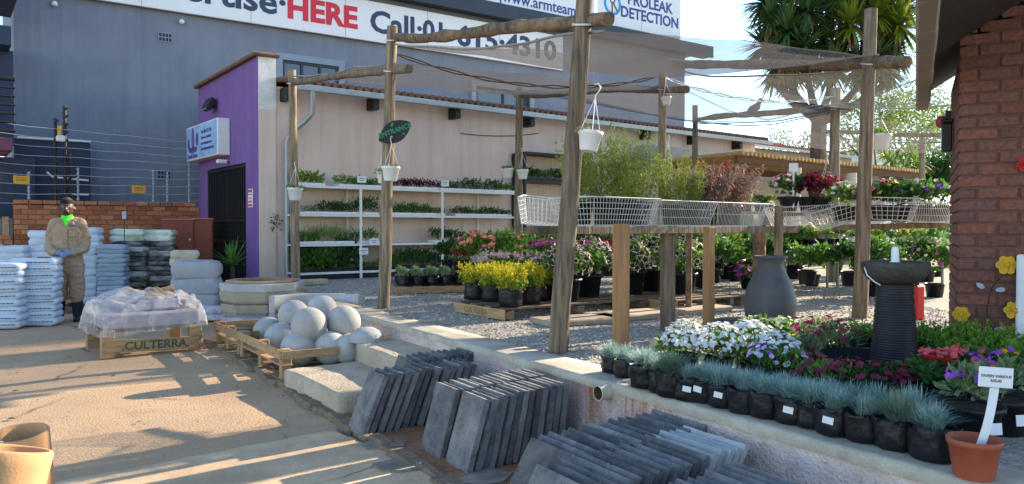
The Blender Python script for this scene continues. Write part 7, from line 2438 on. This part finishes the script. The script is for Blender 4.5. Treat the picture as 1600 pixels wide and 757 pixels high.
bigp = pot_me(.10, .115, .14, m_plastic)
geranium('coral geranium behind the blue grass, left one', 1462, 628, [p_coral], 80, 5, 1.0)
geranium('coral geranium right behind the price sign', 1528, 626, [p_coral], 80, 5, 1.0)
geranium('geranium with one bright red head before the fountain', 1437, 632, [p_red], 16, 1, .95)
geranium('geranium with a small coral head in front', 1480, 646, [p_coral, p_red], 12, 1, .95)
for px, py, lb, fm_, nf in ((1520, 690, 'purple flowered plant with grey green leaves in a black pot behind the price sign', [p_purple, p_violet], 26), (1566, 676, 'violet flowered plant in a black pot right of the price sign', [p_purple, p_violet, p_orange], 22)):
    p = G(px, py, ZT)
    f = FM(); bush(f, 320, .11, .11, .10, (0, 0, .25), .05, .022, 0, .6, 12, .45)
    t_ = potted('purple_flower', lb, 'potted plant', p, 'purple flowers beside the price sign', pot_me(.095, .115, .165, m_plastic), [('foliage', f.mesh('foliage', l_silver)), ('blossoms', top_flowers(nf, .10, .10, .12, .28, .018, fm_, 5, zmin=.2, cl=7, clr=.022))], 0)
    obj('paper_tag', tag_me, t_, (.02, -.117, .085), (R(-6), 0, R(8)))
p = G(1600, 640, ZT); shrub('marigold', 'orange marigold plant cut by the right edge', 'potted plant', 1600, 655, None, .10, .12, l_mid, 220, .045, .022, [p_orange], 8, .02, pot=bagS[1], zmin=.3)

# ---- blue grass row on the coping
FT = []
for i in range(6):
    f = FM(); tuft(f, 480, .19, .185, .0050, 0, (0, 0, .095), .05, .34); FT.append(f.mesh('grass_blades', l_festuca))
f = FM(); tuft(f, 560, .20, .20, .0050, 0, (0, 0, .095), .05, .36); FTG = f.mesh('grass_blades', l_festgreen)
fest = [(957, 581, .8), (977, 588, .85), (1008, 604, 1.05), (1034, 612, .9), (1053, 618, 1.15), (1078, 624, .95), (1102, 626, 1.0), (1130, 634, .95), (1164, 643, 1.0), (1196, 650, .98), (1238, 659, .98), (1272, 666, .95), (1304, 677, 1.0), (1350, 687, .98), (1402, 699, 1.05), (1458, 716, 1.05)]
back = [(1222, 640, .78), (1258, 646, .75), (1295, 655, .8), (1330, 662, .78), (1368, 670, .85), (1425, 682, .88), (1180, 632, .75), (1140, 622, .75), (1110, 613, .72)]
ordn = ['first', 'second', 'third', 'fourth', 'fifth', 'sixth', 'seventh', 'eighth', 'ninth', 'tenth', 'eleventh', 'twelfth', 'thirteenth', 'fourteenth', 'fifteenth', 'sixteenth']
for i, (px, py, sc) in enumerate(fest):
    p = G(px, py, ZC + .004)
    green = i in (4, 14)
    lb = (f'{ordn[i]} tuft from the left in the front row of bagged {"green grey" if green else "blue grey"} grass on the coping')
    t_ = potted('blue_grass', lb, 'potted grass', p, 'bagged blue grass along the wall', bagF[i % 6], [('grass_blades', FTG if green else FT[i % 6])], random.random() * 6, sc, potname='nursery_bag')
    for ch in t_.children:
        if ch.name.startswith('grass'):
            k_ = random.uniform(.62, .95); ch.scale = (k_ * random.uniform(.9, 1.15), k_ * random.uniform(.9, 1.15), k_); ch.location.z = .10 * (1 - k_); ch.rotation_euler = (random.uniform(-.12, .12), random.uniform(-.12, .12), 0)
    if i in (5, 6, 7, 10, 12):
        a = -t_.rotation_euler.z + R(-40 + 8 * (i % 3))
        obj('paper_tag', tag_me, t_, (.093 * math.cos(-math.pi / 2 + a), .093 * math.sin(-math.pi / 2 + a), .075), (0, R(8), a), .62)
for i, (px, py, sc) in enumerate(back):
    p = G(px, py, ZT)
    potted('blue_grass', ORD[[1110, 1140, 1180, 1222, 1258, 1295, 1330, 1368, 1425].index(px)] + ' from the left of the bagged grasses half hidden behind the front row', 'potted grass', p, 'bagged blue grass behind the front row', bagF[(i + 3) % 6], [('grass_blades', FT[(i + 2) % 6])], random.random() * 6, sc, potname='nursery_bag')

# ---- price sign in a terracotta pot
c = G(1527, 748, ZC)
s_ = c.y / FPX
pt_ = thing('terracotta_pot', 'empty terracotta plastic pot holding the pavers price sign', 'pot', c + Vector((0, .02, 0)))
m = MB(); h = 62 * s_
m.lathe([(28 * s_, 0), (29 * s_, 2 * s_), (37 * s_, 52 * s_), (39.5 * s_, 53 * s_), (40 * s_, h), (38 * s_, h), (36 * s_, 52 * s_), (30 * s_, 20 * s_), (0, 20 * s_)], 40); m.disc((0, 0, 0), 28 * s_, 30, 0, False)
obj('body', m.mesh('body', m_terra), pt_)
pz = thing('price_sign', 'white plastic stake sign reading Pavers Various R35,00 in the pot', 'price sign', c + Vector((0, .01, .03)))
# the stake leans to the right
b0_ = D(1524, 718, c.y + .01) - pz.location; b1_ = D(1554, 606, c.y + .03) - pz.location
m = MB(); pts = []
for i in range(9):
    t_ = i / 8; q = b0_.lerp(b1_, t_) + Vector((.010 * math.sin(math.pi * t_), 0, 0)); pts.append(q)
V = []
for i, q in enumerate(pts):
    w_ = .0165
    V += [(q.x - w_, q.y - .002, q.z), (q.x + w_, q.y - .002, q.z), (q.x + w_, q.y + .002, q.z), (q.x - w_, q.y + .002, q.z)]
F = []
for i in range(8):
    for k in range(4): F.append((i * 4 + k, i * 4 + (k + 1) % 4, i * 4 + 4 + (k + 1) % 4, i * 4 + 4 + k))
m.add(V, F + [(0, 1, 2, 3), (32, 35, 34, 33)]); obj('stake', m.mesh('stake', m_label), pz)
bc = D(1556, 590, c.y + .02) - pz.location
rot_ = (R(-2), R(4), 0)
m = MB(); m.box((0, 0, 0), (55 * s_, .004, 32 * s_), bev=.0018); card = obj('card', m.mesh('card', m_label), pz, bc, rot_)
lettering('PAVERS VARIOUS', .0145, m_greytxt, card, (0, -.0027, .004), (math.pi / 2, 0, 0), .0004, 1.0, .0004)
lettering('R35,00', .0145, m_greytxt, card, (0, -.0027, -.013), (math.pi / 2, 0, 0), .0004, 1.0, .0004)

# ---- yellow metal flowers and grey leaves on the brick pier
def HW(px, py):
    p = W(px, py, Vector((3.04, 5.2, 0)), HA); return p - Vector((math.cos(HA + math.pi / 2), math.sin(HA + math.pi / 2), 0)) * .05


for px, py, r_, lb, mt in ((1572, 414, 15, 'upper yellow metal flower on the brick pier', m_yel), (1501, 490, 12.5, 'lower left yellow metal flower on the brick pier', m_yel), (1583, 484, 14, 'lower right yellow metal flower beside the white panel', m_yel), (1601, 258, 12, 'red metal flower high on the brick pier at the right edge', m_red)):
    c = HW(px, py); rr = r_ * c.y / FPX
    t_ = thing('metal_flower', lb, 'metal flower', c, HA, 'metal flowers on the brick pier')
    for ring, (k, ra, lift, tilt) in enumerate(((6, 1.0, 0, .25), (5, .66, .012, .5), (4, .36, .022, .9))):
        m = MB()
        for i in range(k):
            a = 2 * math.pi * i / k + ring * .5
            V = []
            for t_u, wd_ in ((.0, .10), (.35, .34), (.75, .40), (1.0, .16)):
                q = ra * rr * t_u; yy = -lift - .3 * rr * tilt * t_u ** 2
                for s2 in (-1, 1):
                    ox_ = q * math.cos(a) - s2 * wd_ * ra * rr * math.sin(a); oz_ = q * math.sin(a) + s2 * wd_ * ra * rr * math.cos(a)
                    V.append((ox_, yy - .006 * (1 if s2 > 0 else 0), oz_))
            m.add(V, [(0, 1, 3, 2), (2, 3, 5, 4), (4, 5, 7, 6)], 0, False)
        obj('petal_ring', m.mesh('petal_ring', mt), t_)
    m = MB(); m.lathe([(0, -.012), (.18 * rr, -.006), (.2 * rr, .006), (0, .01)], 10, T=Matrix.Translation((0, -.03, 0)) @ Matrix.Rotation(math.pi / 2, 4, 'X')); obj('flower_eye', m.mesh('flower_eye', mt), t_)
for px, py, an_, lb in ((1531, 446, .6, 'pale grey metal leaf left of the stem'), (1562, 452, -.1, 'grey blue metal leaf right of the stem'), (1526, 514, .2, 'grey metal leaf low on the left'), (1560, 513, -.2, 'grey metal leaf low on the right')):
    c = HW(px, py); m = MB(); V = []
    for i in range(14):
        a = 2 * math.pi * i / 14; V.append((.028 * math.cos(a), -.004 - .008 * math.sin(a) ** 2, .016 * math.sin(a)))
    m.add(V, [tuple(range(14))]); m.add([(a, b + .004, c_) for a, b, c_ in V], [tuple(range(14))[::-1]])
    o = obj('metal_leaf', m.mesh('metal_leaf', m_leafgrey), None, c, (0, an_, HA)); tag(o, lb, 'metal leaf', 'metal leaves on the brick pier')
m = MB(); a = HW(1566, 425); pts = [HW(1566, 428), HW(1548, 450), HW(1541, 480), HW(1543, 520)]
m.tube([p - a for p in pts], .004, 5); o = obj('vine_ornament', m.mesh('vine_ornament', m_black), None, a); tag(o, 'thin black wire stem of the yellow metal flowers', 'stem')

# sprig growing from the shop's end wall
c = W(430, 352, CR, AZ) - VW * .04
f = FM(); bush(f, 60, .08, .05, .2, (0, 0, 0), .07, .035, 0, .2, 3, .9); o = obj('wall_sprig', f.mesh('wall_sprig', l_dark), None, c); tag(o, 'small leafy sprig growing on the shop end wall', 'plant')

# ================================================================ BACKGROUND
# pergola of split bamboo
pa_ = D(1150, 243, 17.0); PZ = pa_.z
pe = thing('bamboo_pergola', 'flat pergola roofed with split bamboo behind the plant tables', 'pergola', (pa_.x, pa_.y, 0), AZ)
PL = 9.2
for k in range(int(PL / .16)):
    m = MB()
    x = .08 + k * .16
    m.tube([(x, -.15, PZ + .03 + .02 * random.random()), (x + random.uniform(-.05, .05), 2.4, PZ + .03)], .055, 6)
    if k == 0: mm_ = MB()
    mm_.v, mm_.f, mm_.m, mm_.s = mm_.v, mm_.f, mm_.m, mm_.s
    o_ = len(mm_.v); mm_.v += m.v; mm_.f += [tuple(i + o_ for i in f_) for f_ in m.f]; mm_.m += m.m; mm_.s += m.s
obj('roof', mm_.mesh('roof', m_bamboo), pe)
for y in (0, 2.2):
    m = MB(); m.box((PL / 2, y, PZ - .09), (PL, .09, .16)); obj('beam', m.mesh('beam', m_rust), pe)
for x in (2.35, 5.0, 8.6):
    m = MB(); m.tube([(x, .0, ZT), (x + .03, .02, 1.8), (x - .02, 0, PZ - .17)], [.16, .14, .17], 8, jit=.15); obj('post', m.mesh('post', m_cream), pe)
# rendered parapet walls behind
gwp = Vector((pa_.x, pa_.y, 0)) + VW * 2.7
w2 = thing('rendered_wall', 'rough grey rendered wall behind the bamboo pergola', 'wall', gwp, AZ)
m = MB(); m.box((6.2, .15, 1.75), (12.4, .3, 3.5)); obj('wall', m.mesh('wall', m_greywall), w2)
# low building with red trimmed roof
lb_ = thing('red_roof_building', 'low cream building with pale corrugated roof and red trim behind the pergola', 'building', Vector((pa_.x, pa_.y, 0)) + VW * 4.2 - UW * 2.0, AZ)
m = MB(); m.box((7.5, 3, 2.0), (15, 6, 4.0)); obj('wall', m.mesh('wall', m_cream), lb_)
m = MB(); m.add([(-.3, -.4, 4.02), (15.4, -.4, 4.02), (15.4, 3.2, 4.72), (-.3, 3.2, 4.72)], [(0, 1, 2, 3)]); m.add([(-.3, -.4, 3.95), (15.4, -.4, 3.95), (15.4, -.4, 4.02), (-.3, -.4, 4.02)], [(0, 1, 2, 3)]); obj('roof', m.mesh('roof', m_roofpale), lb_)
m = MB(); m.box((7.5, .55, 4.24), (15.6, .22, .10), rot=Matrix.Rotation(R(11), 3, 'X')); obj('roof_trim', m.mesh('roof_trim', m_roofred), lb_)
m = MB(); m.box((7.5, 3.2, 4.76), (15.6, .4, .14)); obj('ridge', m.mesh('ridge', m_roofred), lb_)
for k in range(9):
    m = MB(); m.box((1.0 + 1.55 * k, -.012, 3.55), (.5, .03, .13)); obj('vent', m.mesh('vent', m_black), lb_)
wbp = D(1352, 300, 34); wb = thing('white_building', 'plain white building far behind the grey pole', 'building', (wbp.x, wbp.y, 0), R(20))
m = MB(); m.box((.9, 2, 2.4), (2.6, 4, 4.8)); obj('wall', m.mesh('wall', m_white), wb)
m = MB(); m.box((.9, 2, 4.85), (2.8, 4.2, .12)); obj('roof', m.mesh('roof', m_roofpale), wb)


# yucca tree
yb = D(1279, 300, 22.0); yb.z = ZT
yt = thing('yucca_tree', 'tall many headed yucca tree with spiky rosettes and dry skirts', 'tree', yb)
def YP(px, py, dy=0.0): return D(px, py, 22.0 + dy) - yb
m = MB()
m.tube([(0, 0, -.1), YP(1278, 260), YP(1279, 180)], [.30, .23, .19], 12, jit=.15)
obj('trunk', m.mesh('trunk', m_trunk), yt)
tops = [(1205, 30, -.5), (1240, 45, .8), (1195, 72, .6), (1228, 92, -.6), (1262, 20, -.8), (1285, 62, .5), (1300, 15, .9), (1330, 40, -.9), (1318, 78, .3), (1350, 8, .4), (1378, 55, .8), (1405, 40, -.4), (1398, 82, .2), (1365, 92, -.5), (1255, 75, -1.0), (1225, 8, 1.2), (1280, -5, .2), (1320, -10, -.2), (1385, 5, .9), (1415, 10, .2), (1212, 112, .5), (1250, -25, .5), (1345, -30, -.5), (1395, -30, .4), (1195, 5, .2), (1270, 105, .9), (1240, 118, .4), (1340, 108, .6), (1300, 110, -.7), (1385, 112, .5), (1370, 25, -.2), (1230, 50, -.9)]
hubs = [(1262, 175, 0), (1290, 160, .3), (1310, 180, -.3), (1285, 195, 0), (1330, 150, .3)]
sp_ = YP(1279, 185)
limb_dirs = {}
m = MB()
for i, (px, py, dy) in enumerate(tops):
    c = YP(px, py, dy)
    hb = YP(*[(1225, 118, 0), (1262, 120, .3), (1300, 125, -.3), (1350, 125, .3), (1385, 130, 0)][min(4, max(0, int((px - 1190) / 46)))])
    mid = sp_.lerp(hb, .6) + Vector((0, 0, -.15))
    m.tube([sp_ + Vector((0, 0, -.15)), mid, hb, hb.lerp(c, .6) + Vector((0, 0, -.1)), c], [.14, .10, .08, .065, .06], 7, jit=.2)
m.tube([sp_, YP(1240, 160), YP(1205, 122)], [.2, .14, .1], 8, jit=.2)
obj('limb', m.mesh('limb', m_trunk), yt)
fg = FM(); fy_ = FM(); fd = FM()
for i, (px, py, dy) in enumerate(tops):
    c = YP(px, py, dy)
    tgt = fy_ if (px > 1325 and py < 60) else fg
    rosette(tgt, c, 150, .92, .085, -.8, 0, .25)
    # dry skirt
    n = 44 if i % 3 == 0 else 14
    P = np.tile(np.array(c), (n, 1)) + rng.normal(size=(n, 3)) * .07 - np.array([0, 0, .08])
    Dr = rng.normal(size=(n, 3)) * .38 + np.array([0, 0, -1.0])
    fd.quads(leaves(P, Dr, .62, .05), 0)
obj('crown', fg.mesh('crown', l_yucca), yt); obj('crown', fy_.mesh('crown', l_yuccay), yt); obj('dry_skirt', fd.mesh('dry_skirt', l_dead), yt)['kind'] = 'stuff'


def tree(label, px, Y, h, cr, cz, n, lm, L=.12, k=26, trunk_r=.16, name='leafy_tree', group='trees beyond the terrace'):
    b = D(px, 300, Y); b.z = 0
    t_ = thing(name, label, 'tree', b, 0, group)
    m = MB(); m.tube([(0, 0, 0), (.1, 0, cz * .5), (0, .1, cz)], [trunk_r, trunk_r * .75, trunk_r * .5], 9, jit=.12)
    for i in range(7):
        a = i * .9 + .3; e = Vector((math.cos(a) * cr * .7, math.sin(a) * cr * .7, cz + (h - cz) * random.uniform(-.1, .7)))
        m.tube([(0, .05, cz * random.uniform(.55, .95)), e * .5 + Vector((0, 0, cz * .45)), e], [trunk_r * .4, trunk_r * .25, .02], 6)
    obj('trunk', m.mesh('trunk', m_trunk), t_)
    f = FM(); bush(f, n, cr, cr, (h - cz) * .75, (0, 0, cz + (h - cz) * .35), L, L * .5, 0, .1, k, .30)
    obj('crown', f.mesh('crown', lm), t_)
    return t_


tree('soft pale green tree seen through the nets under the yucca', 1370, 30, 7.6, 2.2, 3.9, 5200, l_tree, .16)
tree('soft pale green tree left of the yucca trunk', 1235, 36, 6.6, 2.0, 3.4, 2600, l_tree, .16)
tree('dense dark green tree beside the brick house', 1455, 26, 4.3, 1.7, 2.2, 4200, l_dark, .16)
tree('light green tree rising beside the house eave', 1420, 38, 9.0, 2.4, 5.2, 3600, l_tree, .18)
tree('distant green tree behind the white building', 1330, 60, 8, 4.0, 3.5, 4200, l_mid, .3)
tree('distant green tree beyond the brick house corner', 1480, 55, 8, 5.0, 3.0, 4200, l_mid, .3)
# fan palm
pb_ = D(1408, 300, 24); pb_.z = 0
t_ = thing('fan_palm', 'small fan palm with stiff fronds left of the dark tree', 'palm', pb_)
m = MB(); m.tube([(0, 0, 0), (0, 0, 3.3)], .12, 8, jit=.2); obj('trunk', m.mesh('trunk', m_trunk), t_)
f = FM()
for i in range(9):
    a = i * .7; rosette(f, (math.cos(a) * .45, math.sin(a) * .45, 3.5 + .25 * math.sin(i * 2.1)), 26, .6, .05, -.4, 0, .3)
obj('crown', f.mesh('crown', l_lime), t_)
# hedge-like shrubs far back along the terrace
for i, (px, Y, lm, lb) in enumerate(((1425, 15.5, l_silver, 'pale leaved shrub right of the pergola end'), (1465, 15, l_mid, 'green shrub beside the brick house far back'), (1475, 19, l_dark, 'dark shrub behind the house corner'))):
    shrub('garden_shrub', lb, 'shrub', px, None, Y, .75, .75, lm, 900, .10, .05, [p_white], 30, .04, group='garden shrubs near the brick house')
# bird on the far roof
bc = D(1178, 172, 16.0)
bd = grow([([(-.16, 0, -.05), (-.05, 0, 0), (.08, 0, .07), (.14, 0, .15)], [.035, .085, .08, .045]), ([(.14, 0, .15), (.17, 0, .21)], [.045, .05]), ([(.20, 0, .21), (.29, 0, .19)], [.016, .006]), ([(-.14, 0, -.05), (-.30, 0, -.12)], [.035, .02]), ([(.02, .03, -.05), (.02, .03, -.16)], [.012, .01]), ([(.02, -.03, -.05), (.02, -.03, -.16)], [.012, .01])], 'bird', M('grey brown plumage', (.16, .14, .12), .9, .3, 20, .4, 60), voxel=.012, smooth=2)
o = obj('bird', bd, None, bc, (0, 0, .4)); tag(o, 'grey brown bird perched on the thin wire under the net', 'bird')
